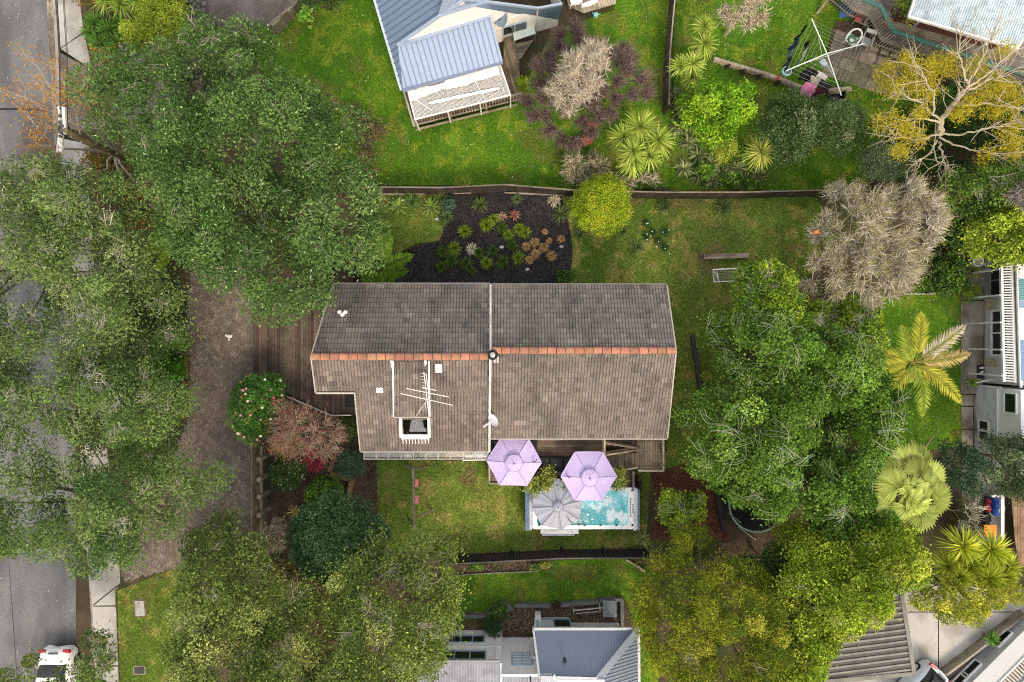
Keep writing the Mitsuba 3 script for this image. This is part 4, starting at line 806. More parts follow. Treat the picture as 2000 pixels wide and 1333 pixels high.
m = MB((.10, .045, .04)); m.bar((a + b) / 2 - wv * 2.7 + [0, 0, 1.4] + wn2 * 2, (a + b) / 2 + wv * 2.7 + [0, 0, 1.4] + wn2 * 2, 4.0, 2.75); part(HE, 'wall', m, 'matte')
edge(HE, 'beam', [at(1812, 43, 2.5), at(1930, 81, 2.5)], .16, .14, (.68, .65, .6), 'matte')
for p, q in (((1783, 53, 1.0), (1804, 36, 2.7)), ((1890, 105, 1.0), (1926, 86, 2.7))): m = MB((.74, .72, .68)); m.bar(at(*p), at(*q), .12, .12); part(HE, 'post', m, 'gloss')
nd = thing('green_railed_deck', 'grey timber deck with a dark green handrail beside the pale-roofed house', 'deck'); r = np.random.default_rng(43)
RL = [(1640, -40), (1690, 1), (1721, 13), (1744, 61), (1800, 80), (1872, 104), (1898, 113), (2060, 165)]
RB = [at(x, y, 1.95) * [1, 1, 0] for x, y in RL]
dkp = Polygon([p[:2] for p in RB] + [tuple((e1_ + [2, 3, 0])[:2]), tuple((e0 + [1, 3, 0])[:2]), tuple((e0 + [0, 8, 0])[:2])]).buffer(0); ext = np.array(dkp.exterior.coords)[:-1]
boards(nd, np.c_[ext, np.full(len(ext), 1.0)], wv, .14, (.27, .24, .21), r)
for i, (p, q) in enumerate(zip(RB[:-1], RB[1:])):
    rail(nd, p + [0, 0, .1], q + [0, 0, .1], 1.85, .155, r, (.50, .45, .37), .075, topc=(.035, .11, .09), top=.2, lo=.25)
m = MB((.42, .37, .3)); 
for p, q in zip(RB[:-1], RB[1:]): m.bar(p + [0, 0, .9], q + [0, 0, .9], .05, .2)
part(nd, 'fascia', m, 'wood'); edge(nd, 'ground_beam', [at(1741, 86, .1), at(1876, 132, .1)], .14, .15, (.45, .38, .24), 'wood')
m = MB((.36, .32, .22)); m.bar(at(1595, 28, .1), at(1622, -6, .6), .12, .1); single('timber_beam', 'grey timber beam leaning from the lawn to the green-railed deck', 'beam', m, 'wood'); m = MB((.34, .30, .24)); m.bar(at(1692, 56, .06), at(1720, 20, .5), .12, .08); single('timber_beam', 'grey timber beam lying behind the two garden chairs', 'beam', m, 'wood')
# --- white house at the right edge with a pergola
HW = thing('white_house', 'white house with a slatted pergola at the right edge', 'house'); bx = 25.62; yA, yB = at(0, 512, 0)[1], at(0, 748, 0)[1]
m = MB((.52, .53, .54)); m.box(bx + 3, (yA + yB) / 2, 1.35, 6, yA - yB, 2.7); part(HW, 'wall', m, 'paint')
for y0, y1, z0, z1, c in ((585, 607, 0, 1.0, (.5, .45, .34)), (700, 716, 0, 1.0, (.52, .46, .34)), (530, 585, 0, .5, (.34, .33, .31))):
    m = MB(c); a, b = at(0, y0, 0)[1], at(0, y1, 0)[1]; m.box(bx - .012, (a + b) / 2, (z0 + z1) / 2, .03, a - b - .02, z1 - z0); part(HW, 'wall_panel', m, 'matte')
window(HW, (bx - .02, at(0, 607, 0)[1] - .05, .62), (0, -1, 0), (0, 0, 1), 2.35, 1.2, (.74, .75, .76), 2, .1)
window(HW, (bx - .02, at(0, 520, 0)[1], .5), (0, -1, 0), (0, 0, 1), 1.7, 1.0, (.25, .26, .27), 2, .07)
pg = thing('pergola', 'white slatted pergola along the house at the right edge', 'pergola'); p0, p1, q0, q1 = at(1955, 514, 2.6), at(1960, 746, 2.6), at(1975, 513, 2.6), at(1982, 748, 2.6); rp = np.random.default_rng(4)
for a, b in ((p0, p1), (q0, q1)): m = MB((.70, .70, .71)); m.bar(a, b, .11, .14); part(pg, 'beam', m, 'gloss')
for i in range(46): t = (i + .5) / 46; m = MB(jit((.68, .68, .68), .05, rp)); m.bar(p0 + (p1 - p0) * t + [0, 0, .03], q0 + (q1 - q0) * t + [0, 0, .03], .055, .05); part(pg, 'slat', m, 'gloss')
for t in (.05, .27, .5, .73, .95): p = p0 + (p1 - p0) * t; m = MB((.75, .75, .75)); m.bar(p, p * [1, 1, 0], .08, .08, up=(1, 0, 0)); m.bar(p + [-.12, 0, 0], p, .06, .06); part(pg, 'post', m, 'gloss')
for i, (y0, y1, c) in enumerate(((516, 545, (.62, .66, .68)), (545, 585, (.10, .22, .22)), (585, 602, (.2, .27, .36)), (602, 664, (.74, .76, .78)), (664, 745, (.16, .22, .36)))):
    P = [at(1988 + (y0 - 514) * .03, y0, 2.9), at(1988 + (y1 - 514) * .03, y1, 2.9), at(2120, y1, 3.3), at(2120, y0, 3.3)]; m = MB(c); ribbed(m, P, [1, 0, .1], .11, .05, .03, .03, c, np.clip(np.array(c) * 1.5, 0, .8)); part(HW, 'veranda_sheet', m, 'gloss')
edge(HW, 'gutter', [at(1986, 513, 2.85), at(1994, 758, 2.85)], .1, .1, (.72, .72, .72))
b2 = 25.2; yC, yD = at(0, 755, 0)[1], at(0, 905, 0)[1]
m = MB((.76, .76, .77)); m.box(b2 + 2.5, (yC + yD) / 2, 1.6, 5, yC - yD, 3.2); part(HW, 'wall', m, 'paint'); m = MB((.62, .645, .67)); m.box(b2 - .015, (yC + yD) / 2, .8, .04, yC - yD + .02, 1.6); part(HW, 'wall_panel', m, 'matte')
edge(HW, 'corner_trim', [at(1911, 753, .2), at(1956, 757, 1.75)], .06, .06, (.75, .75, .76)); edge(HW, 'weather_strip', [(b2 - .05, yC, 1.63), (b2 - .05, yD, 1.63)], .05, .06, (.74, .74, .75))
for y, c in ((823, (.16, .03, .02)), (843, (.04, .045, .02))): window(HW, (b2 - .04, at(0, y, 0)[1] + .1, .25), (0, -1, 0), (0, 0, 1), .5, .75, (.74, .74, .74), 1, .06)
window(HW, (b2 - .01, at(0, 765, 0)[1] + .1, 2.1), (0, -1, 0), (0, 0, 1), 1.0, .85, (.75, .75, .75), 1, .08)
edge(HW, 'steel_rail', [at(1905, 748, .9), at(1950, 741, .9)], .05, .05, (.6, .6, .6)); edge(HW, 'steel_rail', [at(1918, 744, .6), at(1955, 738, .6)], .04, .05, (.65, .65, .65))
sy = thing('side_deck', 'brown timber deck with a white beam at the right edge below the dark leafy tree', 'deck'); r = np.random.default_rng(45)
boards(sy, ats([(1975, 965), (2090, 965), (2090, 1108), (1992, 1108), (1983, 1060)], .9), [0, 1, 0], .2, (.36, .24, .15), r, amt=.3); edge(sy, 'beam', [at(1957, 962, 1.1), at(1957, 1052, 1.1)], .16, .12, (.78, .78, .77)); edge(sy, 'beam', [at(1982, 952, 1.4), at(2040, 968, 1.4)], .2, .12, (.74, .74, .72))
m = MB((.16, .155, .15)); m.prism(Polygon(ats([(1908, 945), (1956, 945), (1956, 1062), (1908, 1062)], .035)[:, :2]), -.1, .035); part(sy, 'slab', m, 'matte')
tf = thing('trellis_fence', 'dark wire trellis fence left of the blue toy car', 'fence')
for i in range(16): a = at(1903, 952 + i * 5, 0); m = MB((.10, .09, .07)); m.bar(a, a + [0, 0, 1.0], .03, .03, up=(1, 0, 0)); part(tf, 'picket', m, 'wood')
edge(tf, 'rail', [at(1903, 950, 1.0), at(1903, 1030, 1.0)], .05, .05, (.14, .12, .09), 'wood'); edge(tf, 'rail', [at(1903, 950, .2), at(1903, 1030, .2)], .05, .05, (.14, .12, .09), 'wood')
# --- white flat-walled house at the lower right with solar panels
HS4 = thing('solar_house', 'white panelled house with solar panels in the bottom right corner', 'house'); d = unit(np.array([1., 1, 0])); n = np.array([d[1], -d[0], 0.]); z3 = np.array([0, 0, 1.]); Pm = np.array([25.55, -16.38, 0.]) + n * .2; a, b = Pm - d * 5.5, Pm + d * 5.5
m = MB((.42, .43, .44)); m.bar(a + n * 4 - z3 * .1, b + n * 4 - z3 * .1, 8, 2.2); part(HS4, 'wall', m, 'paint')
for i in range(9): p = a + d * (11 * (i + .5) / 9) - n * .015; m = MB(jit((.42, .435, .45), .03)); m.bar(p - d * .602 + z3 * .45, p + d * .602 + z3 * .45, .03, 1.0); part(HS4, 'wall_panel', m, 'paint')
m = MB((.42, .425, .43)); m.bar(a + n * .48 + z3 * 1.03, b + n * .48 + z3 * 1.03, 1.0, .1); part(HS4, 'eave', m, 'paint'); m = MB((.6, .6, .6)); m.bar(a + n * .95 + z3 * 1.1, b + n * .95 + z3 * 1.1, .08, .12); part(HS4, 'gutter', m, 'gloss')
for x, y, w in ((1958, 1247, 1.05), (1898, 1308, 1.1), (1874, 1332, 1.1)): t = np.dot(at(x, y, .45) - a, d); window(HS4, a + d * (t - w / 2) - n * .04 + z3 * .2, d, z3, w, .52, (.76, .76, .76), 1, .08)
for i in range(64): p = a + d * (.1 + i * .17) + n * 1.0; m = MB((.5, .47, .42)); m.bar(p + z3 * 1.14, p + n * .5 + z3 * 1.22, .09, .06); part(HS4, 'roof_rib', m, 'matte')
m = MB((.16, .15, .14)); m.bar(a + n * 1.26 + z3 * 1.1, b + n * 1.26 + z3 * 1.1, .52, .05); part(HS4, 'roof_sheet', m, 'matte')
for i in range(6):
    p = a + d * (.9 + i * 1.75) + n * 2.15 + z3 * 1.35; kk = part(HS4, 'solar_panel', (lambda m: m.frame(p, d * 1.7, n * 1.0 + z3 * .12, z3 * .04))(MB((.6, .6, .62))), 'metal')
    for u in range(5):
        for v in range(3): m = MB((.012, .014, .05)); m.frame(p + d * (-.68 + .34 * u) + (n * 1.0 + z3 * .12) * (-.32 + .32 * v) + z3 * .023, d * .32, (n + z3 * .12) * .29, z3 * .008); part(kk, 'cell', m, 'gloss')
gw = thing('low_timber_wall', 'low timber retaining wall along the concrete yard in front of the solar house', 'wall'); A_, B_ = at(1690, 1420, 0), at(1988, 1193, 0); dd = unit(B_ - A_)
for j in range(2):
    for i in range(5): L5 = np.linalg.norm(B_ - A_) / 5; m = MB(jit((.34, .30, .24), .15)); m.bar(A_ + dd * (L5 * i + .01) + z3 * (.15 + .3 * j), A_ + dd * (L5 * (i + 1) - .01) + z3 * (.15 + .3 * j), .12, .29); part(gw, 'sleeper', m, 'wood')
m = MB((.13, .125, .12)); nn = np.array([dd[1], -dd[0], 0]); m.bar(A_ + nn * .35 + z3 * .04, B_ + nn * .35 + z3 * .04, .55, .06); single('drain_channel', 'sunken channel between the low timber wall and the solar house', 'drain', m, 'matte')  # lies flat, not sunken; the shadow of the gap is put into its dark colour
# --- grey ribbed carport
cpk = thing('carport', 'carport with a grey-brown ribbed roof beside the concrete yard', 'carport'); P = ats([(1570, 1188), (1757, 1164), (1781, 1313), (1600, 1329)], 2.5)
m = MB((.20, .19, .175)); ribbed(m, P, P[1] - P[0], .29, .10, .05, .05, (.105, .10, .093), (.25, .24, .22)); part(cpk, 'roof', m, 'matte'); edge(cpk, 'barge', [P[1] + [.08, .05, .03], P[2] + [.08, -.05, .03]], .2, .12, (.24, .23, .21), 'matte'); edge(cpk, 'barge', [P[2] + [0, -.06, .03], P[3] + [0, -.06, .03]], .2, .12, (.22, .21, .19), 'matte')
posts(cpk, P * [.985, .985, 1], 2.4, .12, (.2, .19, .18), 'matte')
# --- grey weatherboard house at the bottom
HB = thing('grey_weatherboard_house', 'pale grey weatherboard house with slate-blue and light grey metal roofs at the bottom edge', 'house'); SL = (.12, .15, .21); r = np.random.default_rng(47); EAST, NORTH = np.array([1., 0, 0]), np.array([0, 1., 0])
hN = [at(1044, 1231, 3.0), at(1245, 1231, 3.0), at(1166, 1328, 4.3), at(1056, 1325, 4.3)]; hE = [at(1245, 1231, 3.0), at(1247, 1460, 3.0), at(1166, 1440, 4.3), at(1166, 1328, 4.3)]
m = MB(SL); ribbed(m, hN, [0, -1, .5], .15, .035, .025, .05, (.125, .155, .225), (.15, .185, .265)); part(HB, 'roof', m, 'metal', label='slate-blue ribbed roof'); m = MB(SL); ribbed(m, hE, [-1, 0, .5], .17, .05, .035, .05, (.16, .19, .24), (.27, .31, .36)); part(HB, 'roof', m, 'metal')
edge(HB, 'hip_flashing', [hN[1] + [0, 0, .06], hN[2] + [0, 0, .06]], .34, .04, (.27, .31, .37), 'metal'); edge(HB, 'gutter', [hN[0] + [-.1, .06, -.03], hN[1] + [.06, .06, -.03], hE[1] + [.06, 0, -.03]], .13, .12, (.36, .39, .42)); edge(HB, 'barge_board', [hN[0] + [-.05, 0, .04], hN[3] + [-.05, 0, .04]], .1, .14, (.50, .53, .56)); edge(HB, 'ridge_flashing', [hN[3] + [0, 0, .06], hN[2] + [0, 0, .06], hN[2] + [0, -3, .06]], .3, .04, (.25, .28, .33), 'metal')
for t in (.14, .28, .5, .75): a, b = hN[0] + (hN[1] - hN[0]) * t, hN[3] + (hN[2] - hN[3]) * t; 
for x, y in ((1103, 1290), (1121, 1314)): m = MB((.03, .03, .04)); a = at(x, y, 3.95); m.lathe([(.0, -.3), (.06, -.3), (.06, .12), (.09, .12), (.05, .18), (0, .18)], a, 10); part(HB, 'vent_pipe', m, 'matte')
def wallN(x0, x1, y, zt, c, depth=3.0, pitch=.17, nm='cladding_board'):
    a, b = at(x0, y, 0), at(x1, y, 0); m = MB(np.array(c) * .9); m.box((a[0] + b[0]) / 2, a[1] - depth / 2, zt / 2, b[0] - a[0], depth, zt); part(HB, 'wall', m, 'paint')
    n = int((b[0] - a[0]) / pitch)
    for i in range(n): m = MB(jit(c, .035, r)); x = a[0] + (i + .5) * (b[0] - a[0]) / n; m.box(x, a[1] + .012, zt / 2, (b[0] - a[0]) / n - .014, .03, zt); part(HB, nm, m, 'paint')
    return a, b
CL = (.80, .81, .82)
a, b = wallN(840, 981, 1232, 3.72, CL); wy = a[1] + .03
for x0, z0, w, h, n in ((881, .75, 1.85, .85, 3), (868, 2.55, 2.35, .95, 3)): window(HB, (at(x0, 1232, 0)[0] + .0, wy, z0), EAST * -1 * -1, z3, w, h, (.30, .38, .45), n, .07)
m = MB((.66, .67, .68)); m.bar((a[0], wy + .01, 1.95), (b[0], wy + .01, 1.95), .04, .1); part(HB, 'band', m, 'gloss'); m = MB((.7, .71, .72)); m.bar((b[0] - .3, wy + .04, 0), (b[0] - .3, wy + .04, 3.6), .08, .08); part(HB, 'downpipe', m, 'gloss')
m = MB((.32, .32, .36)); P = [at(819, 1295, 3.8), at(978, 1295, 3.8), at(978, 1450, 4.6), at(800, 1450, 4.6)]; ribbed(m, P, [0, -1, .2], .13, .045, .03, .05, (.33, .34, .385), (.42, .43, .48)); part(HB, 'roof', m, 'matte', label='light grey corrugated roof'); edge(HB, 'gutter', [P[0] + [0, .06, -.04], P[1] + [0, .06, -.04]], .12, .1, (.24, .24, .25)); edge(HB, 'barge_board', [P[1], P[2]], .08, .12, (.68, .69, .7))
a, b = wallN(981, 1053, 1246, 4.1, CL); wy2 = a[1] + .03; kw = window(HB, (at(1000, 1246, 0)[0], wy2, 1.95), EAST, z3, 1.02, 1.25, (.28, .38, .46), 2, .06)
for i in range(1, 4): m = MB((.28, .38, .46)); m.bar((at(1000, 1246, 0)[0], wy2 + .05, 1.95 + i * .31), (at(1000, 1246, 0)[0] + 1.02, wy2 + .05, 1.95 + i * .31), .04, .04); part(kw, 'glazing_bar', m, 'gloss')
m = MB((.66, .70, .73)); m.box(at(1000, 1246, 0)[0] + .51, wy2 + .025, 2.57, .96, .006, 1.2); part(kw, 'blind', m, 'gloss')
P = [at(982, 1321, 4.15), at(1078, 1321, 4.15), at(1078, 1450, 4.8), at(982, 1450, 4.8)]; m = MB(); ribbed(m, P, [0, -1, .2], .13, .045, .03, .05, (.33, .34, .385), (.42, .43, .48)); part(HB, 'roof', m, 'matte'); edge(HB, 'gutter', [P[0] + [0, .06, 0], P[1] + [0, .06, 0]], .12, .1, (.68, .69, .7)); edge(HB, 'gutter', [at(1090, 1330, 4.35), at(1180, 1330, 4.35)], .14, .1, (.72, .73, .74)); m = MB((.72, .73, .74)); p = at(1083, 1322, 4.4); m.box(p[0], p[1], p[2], .1, .2, .2); part(HB, 'rainwater_head', m, 'gloss')
m = MB((.03, .03, .03)); p = at(1036, 1322, 4.2); m.bar(p - [0, 0, .3], p + [0, 0, .6], .05, .05); part(HB, 'pipe', m, 'matte')
m = MB(CL); A0, B0 = at(1043, 1206, 0), at(1110, 1206, 0); m.box((A0[0] + B0[0]) / 2, A0[1] - .6, 1.35, B0[0] - A0[0], 1.2, 2.7); part(HB, 'bay', m, 'matte'); window(HB, (A0[0] + .15, A0[1] + .02, .35), EAST, z3, 1.75, 1.1, (.22, .30, .37), 2, .08); m = MB((.5, .56, .6)); m.box(A0[0] + .6, A0[1] + .05, .9, .8, .006, .95); part(HB, 'blind', m, 'gloss'); m = MB((.74, .73, .7)); m.box(A0[0] + .2, A0[1] + .2, .3, .3, .3, .6); part(HB, 'step', m, 'matte')
a, b = at(1111, 1223, 0), at(1208, 1223, 0); m = MB(CL); m.box((a[0] + b[0]) / 2, a[1] - 2, 1.35, b[0] - a[0], 4, 2.7); part(HB, 'wall', m, 'paint'); m = MB((.5, .49, .46)); m.box((a[0] + b[0]) / 2, a[1] + .05, .05, b[0] - a[0], .3, .1); part(HB, 'plinth', m, 'matte')
m = MB((.7, .71, .72)); m.bar(at(1040, 1285, 2.9), at(1055, 1284, 2.9), .12, .1); m.bar(at(1038, 1246, 1.0), at(1040, 1283, 2.8), .1, .1); part(HB, 'downpipe', m, 'gloss')
# ---------------------------------------------------------------- fences and garden timber
def paling_fence(name, label, P, h, c, step=.16, cap=None, rails=2, zb=0, each=False, w=.025):
    k = thing(name, label, 'fence'); r = np.random.default_rng(len(P) * 7 + int(h * 10)); st = MB()
    for a, b in zip(P[:-1], P[1:]):
        a, b = np.array(a) * [1, 1, 0], np.array(b) * [1, 1, 0]; L = np.linalg.norm((b - a)[:2]); t = unit((b - a) * [1, 1, 0]); n_ = max(1, int(L / 2.2))
        for i in range(n_ + 1): m = MB(jit(np.array(c) * .9, .1, r)); p = a + (b - a) * i / n_ + np.array([-t[1], t[0], 0]) * .08; m.box(p[0], p[1], zb + h / 2 - .03, .1, .1, h - .06, math.degrees(math.atan2(t[1], t[0]))); part(k, 'post', m, 'wood')
        for j in range(rails): m = MB(c); q = np.array([0, 0, zb + h * (.2 + .6 * j / max(1, rails - 1))]); s = np.array([-t[1], t[0], 0]) * .04; m.bar(a + q + s, b + q + s, .04, .09); part(k, 'rail', m, 'wood')
        for u in np.arange(step / 2, L, step):
            p = a + t * u; m = MB(jit(c, .3, r)) if each else st; cc = jit(c, .3, r); m.frame(p + [0, 0, zb + h / 2 + r.uniform(-.01, .01)], t * (step - .015), np.array([-t[1], t[0], 0]) * w, [0, 0, h - .05], cc)
            if each: part(k, 'paling', m, 'wood')
        if cap is not None: m = MB(cap); m.bar(a + [0, 0, zb + h + .01], b + [0, 0, zb + h + .01], .07, .04); part(k, 'cap', m, 'wood')
    if not each: part(k, 'palings', st, 'wood', kind='stuff')
    return k
NF = [at(x, y, 1.6) for x, y in ((640, 366), (770, 366), (860, 367), (986, 361), (1125, 372), (1300, 376), (1450, 376), (1600, 372), (1760, 385))]
paling_fence('paling_fence', 'long dark-stained paling fence between the house plot and the lush lawn above', NF, 1.6, (.045, .038, .032), cap=(.24, .20, .16))
for a, b in (((738, 380), (830, 379)), ((885, 378), (920, 377)), ((985, 377), (1100, 382)), ((1106, 386), (1130, 388))): m = MB(jit((.32, .28, .24), .1)); m.bar(at(*a, .08), at(*b, .08), .06, .18); XP[single('edging_board', 'pale edging board along the foot of the dark fence', 'board', m, 'wood', group='edging boards along the dark fence')] = a[0]
paling_fence('paling_fence', 'narrow brown fence dividing the two lush lawns at the top', [at(x, y, 1.5) for x, y in ((1322, -60), (1318, 0), (1308, 110), (1307, 205))], 1.5, (.10, .075, .055), cap=(.36, .32, .28))
paling_fence('paling_fence', 'black paling fence along the lower side of the swing lawn', [at(x, y, 1.5) for x, y in ((862, 1106), (880, 1102), (1000, 1096), (1100, 1091), (1268, 1090))], 1.5, (.018, .018, .02), cap=(.10, .095, .09))
wf = thing('driveway_fence', 'olive-brown paling fence with round posts beside the brick driveway', 'fence'); r = np.random.default_rng(51)
for i in range(62): y = 866 + i * 3.75; p = at(492 - .0 * i, y, 1.75) * [1, 1, 0]; m = MB(jit((.32, .26, .18), .25, r)); m.box(p[0], p[1], 1.3, .035, .075, .95); part(wf, 'paling', m, 'wood')
for z in (1.0, 1.6): m = MB((.16, .13, .08)); a, b = at(494, 862, z) , at(494, 1100, z); x = at(493, 866, 1.75)[0] + .05; m.bar((x, a[1], z), (x, b[1], z), .06, .09); part(wf, 'rail', m, 'wood')
x = at(508, 0, .95)[0]; ya, yb = at(0, 872, .95)[1], at(0, 1050, .95)[1]; m = MB((.36, .31, .19)); m.box(x, (ya + yb) / 2, .93, .24, ya - yb, .06); part(wf, 'cap_board', m, 'wood')
for i in range(4): m = MB(jit((.15, .135, .085), .15, r)); m.box(x + .05, (ya + yb) / 2, .12 + .22 * i, .06, ya - yb, .205); part(wf, 'retaining_board', m, 'wood')
for y in (898, 938, 972, 1008): p = at(500, y, 1.6); m = MB((.30, .26, .17)); m.tube([(x + .14, p[1], -.1), (x + .14, p[1], 1.55)], .13, 10); part(wf, 'post', m, 'wood')
def sleepers(name, label, segs, w, h, c, z=None, group=None, cat='edging'):
    k = thing(name, label, cat, group)
    for a, b in segs: m = MB(jit(c, .15)); zz_ = h / 2 if z is None else z; m.bar(at(*a, zz_), at(*b, zz_), w, h); part(k, 'sleeper', m, 'wood')
    return k
sleepers('timber_edging', 'stepped yellow-brown timber edging left of the swing lawn', [((655, 889), (645, 922)), ((645, 925), (682, 935)), ((689, 932), (681, 971))], .26, .3, (.24, .165, .075))
sleepers('timber_edging', 'straight dark grey timber edging on the lawn right of the house', [((1352, 655), (1361, 716)), ((1361, 717), (1371, 780))], .2, .25, (.05, .055, .06))
sleepers('timber_edging', 'black timber edging beside the trampoline', [((1400, 965), (1413, 1036))], .2, .3, (.035, .035, .04))
lw_ = thing('log_retaining_wall', 'weathered log retaining wall with short posts under the clothesline', 'retaining wall'); r = np.random.default_rng(52); LP = [(1393, 118), (1500, 150), (1590, 184), (1662, 176)]
for i, (a, b) in enumerate(zip(LP[:-1], LP[1:])):
    for j in range(3): A_, B_ = at(*a, .14 + .2 * j), at(*b, .14 + .2 * j); m = MB(jit((.47, .41, .32), .15, r)); o = unit(np.cross([0, 0, 1.], B_ - A_)) * (.05 * j); m.tube([A_ + o, (A_ + B_) / 2 + o, B_ + o], .11, 8); part(lw_, 'log', m, 'wood')
for x, y in ((1418, 128), (1448, 139), (1480, 148), (1515, 160), (1555, 176), (1582, 184)): p = at(x, y, 0); m = MB((.07, .06, .05)); m.tube([p - [0, .16, .05], p + [0, -.16, .62]], .09, 8); part(lw_, 'post', m, 'wood')
ge = thing('grey_timber_edging', 'grey timber edging boards round the pebble yard of the weatherboard house', 'edging')
for a, b in (((905, 1202), (948, 1202)), ((948, 1202), (966, 1184)), ((985, 1174), (1000, 1190)), ((1006, 1181), (1075, 1182)), ((1094, 1181), (1168, 1174)), ((1170, 1172), (1215, 1170)), ((1214, 1170), (1215, 1228))): m = MB(jit((.17, .175, .18), .1)); m.bar(at(*a, .2), at(*b, .2), .18, .4); part(ge, 'board', m, 'wood')
m = MB((.26, .29, .32)); p = at(1191, 1190, .6); m.box(p[0], p[1], .58, .72, .86, .08); m.box(p[0], p[1], .3, .66, .8, .5); single('storage_box', 'grey lidded box in the corner of the pebble yard', 'box', m, 'matte')
fr = thing('clothes_frame', 'metal drying frame lying beside the grey lidded box', 'frame')
for a, b, w in (((1119, 1193), (1178, 1187), .06), ((1125, 1199), (1168, 1195), .035), ((1171, 1178), (1172, 1196), .05), ((1119, 1186), (1120, 1197), .04)): m = MB((.5, .5, .48)); m.bar(at(*a, .3), at(*b, .3), w, w); part(fr, 'bar', m, 'metal')
posts(fr, ats([(1120, 1194), (1172, 1188)], 0), .3, .04, (.4, .4, .4), 'metal')
sleepers('timber_edging', 'thin board edging below the pebble strip beside the black fence', [((886, 1124), (965, 1119)), ((966, 1119), (1048, 1116))], .05, .12, (.30, .27, .24)); sleepers('timber_edging', 'curved pale timber edging at the right end of the lower lawn', [((1222, 1093), (1245, 1106)), ((1245, 1106), (1258, 1116))], .12, .2, (.34, .28, .20))
sleepers('timber_edging', 'white edging board above the leafy bed at the right', [((1815, 495), (1878, 496))], .06, .2, (.55, .53, .48)); sleepers('timber_edging', 'white edging board below the leafy bed at the right', [((1765, 575), (1842, 574))], .06, .2, (.58, .56, .50)); sleepers('timber_edging', 'curved log edging between the twiggy tree and the yellow-green tree', [((1800, 459), (1840, 468)), ((1840, 468), (1880, 486))], .18, .2, (.28, .25, .19))
# ---------------------------------------------------------------- garden furniture and small things
def umbrella(label, px, py, R_, z, n, rot, cols, seed, ridges=1, crank=None, sag=.1, vent=.32, group=None, drop=.42):
    k = thing('patio_umbrella', label, 'umbrella', group); o = at(px, py, z); r = np.random.default_rng(seed); V = lambda i, q: (o + [q * R_ * math.cos(rot + 2 * math.pi * i / n), q * R_ * math.sin(rot + 2 * math.pi * i / n), -drop * q])
    for i in range(n):
        m = MB(cols[i]); rows = []
        for q in np.linspace(vent * .8, 1, 6):
            row = []
            for t in np.linspace(0, 1, 2 * ridges * 4 + 1):
                p = V(i, q) * (1 - t) + V(i + 1, q) * t; p = p - np.array([0, 0, 1]) * sag * q * (abs(math.sin(math.pi * t * ridges)) if ridges > 1 else math.sin(math.pi * t)) ; row.append(p)
            rows.append(row)
        A = np.array(rows); a, b = A.shape[:2]; ii, jj = np.meshgrid(np.arange(a - 1), np.arange(b - 1), indexing='ij'); f = np.stack([ii * b + jj, (ii + 1) * b + jj, (ii + 1) * b + jj + 1, ii * b + jj + 1], -1).reshape(-1, 4)
        m.add(A.reshape(-1, 3), f); part(k, 'canopy_panel', m, 'cloth', True)
    for i in range(n):
        m = MB(np.array(cols[0]) * .72); m.tube([V(i, q) + [0, 0, .012] for q in np.linspace(vent * .9, 1, 4)], .013, 4); part(k, 'seam', m, 'cloth'); m = MB(np.array(cols[0]) * 1.12); m.tube([V(i, 1.0) * (1 - t) + V(i + 1, 1.0) * t - np.array([0, 0, 1]) * sag * (abs(math.sin(math.pi * t * ridges))) for t in np.linspace(0, 1, 9)], .016, 4); part(k, 'hem', m, 'cloth')
    m = MB(cols[-1]); N = 4 * n; g = np.arange(N) * 2 * np.pi / N
    ring = lambda q, dz, w=0: np.c_[o[0] + q * R_ * np.cos(g + rot) * (1 + w * np.cos(n * g)), o[1] + q * R_ * np.sin(g + rot) * (1 + w * np.cos(n * g)), np.full(N, o[2] + dz)]
    P = np.vstack([[o + [0, 0, .16]], ring(.12, .10), ring(vent * .95, -.02, .04)]); i = np.arange(N); j = (i + 1) % N
    m.add(P, np.vstack([np.stack([i * 0, i + 1, j + 1], 1), np.stack([i + 1, i + 1 + N, j + 1 + N], 1), np.stack([i + 1, j + 1 + N, j + 1], 1)])); part(k, 'vent_cap', m, 'cloth', True); m = MB(np.array(cols[0]) * .5); m.tube(np.vstack([P[1 + N:], P[1 + N:2 + N]]) + [0, 0, .004], .014, 4, cap=False); part(k, 'vent_edge', m, 'cloth')
    m = MB(np.array(cols[0]) * .72)
    for t in range(n): q1 = P[1 + N + 4 * t]; m.tube([o + [0, 0, .165], (o + q1) / 2 + [0, 0, .085], q1 + [0, 0, .006]], .009, 4)
    part(k, 'cap_seams', m, 'cloth', kind='stuff')
    m = MB((.10, .10, .13)); m.lathe([(0, .24), (.035, .22), (.04, .14), (0, .12)], o, 10); part(k, 'finial', m, 'gloss')
    m = MB((.16, .15, .15)); m.tube([o + [0, 0, .1], o * [1, 1, 0]], .028, 8); part(k, 'pole', m, 'metal')
    for i in range(n): m = MB((.2, .2, .2)); m.bar(o + [0, 0, -.06], V(i, .97) - [0, 0, .1], .02, .02); part(k, 'rib', m, 'metal')
    if crank: m = MB((.03, .02, .05)); a = at(crank[0], crank[1], z - .2); m.tube([a + [-.14, .08, .03], a, a + [.1, .16, .03]] if crank[2] > 0 else [a + [-.1, .16, .03], a, a + [.14, -.1, .03]], .022, 5); part(k, 'tie_strap', m, 'cloth')
    return k
scene['cloth'] = tw(vcp(.8, .2)); VC.add('cloth')
PB = (.50, .415, .69)
umbrella('lilac hexagonal patio umbrella overlapping the left end of the dark sofa', 1004, 905, 1.39, 3.0, 6, math.radians(-2), [PB] * 6, 1, crank=(1045, 903, 1))
umbrella('lilac hexagonal patio umbrella overhanging the spa pool', 1152, 934, 1.42, 2.9, 6, math.radians(0), [PB] * 6, 2, crank=(1108, 930, -1))
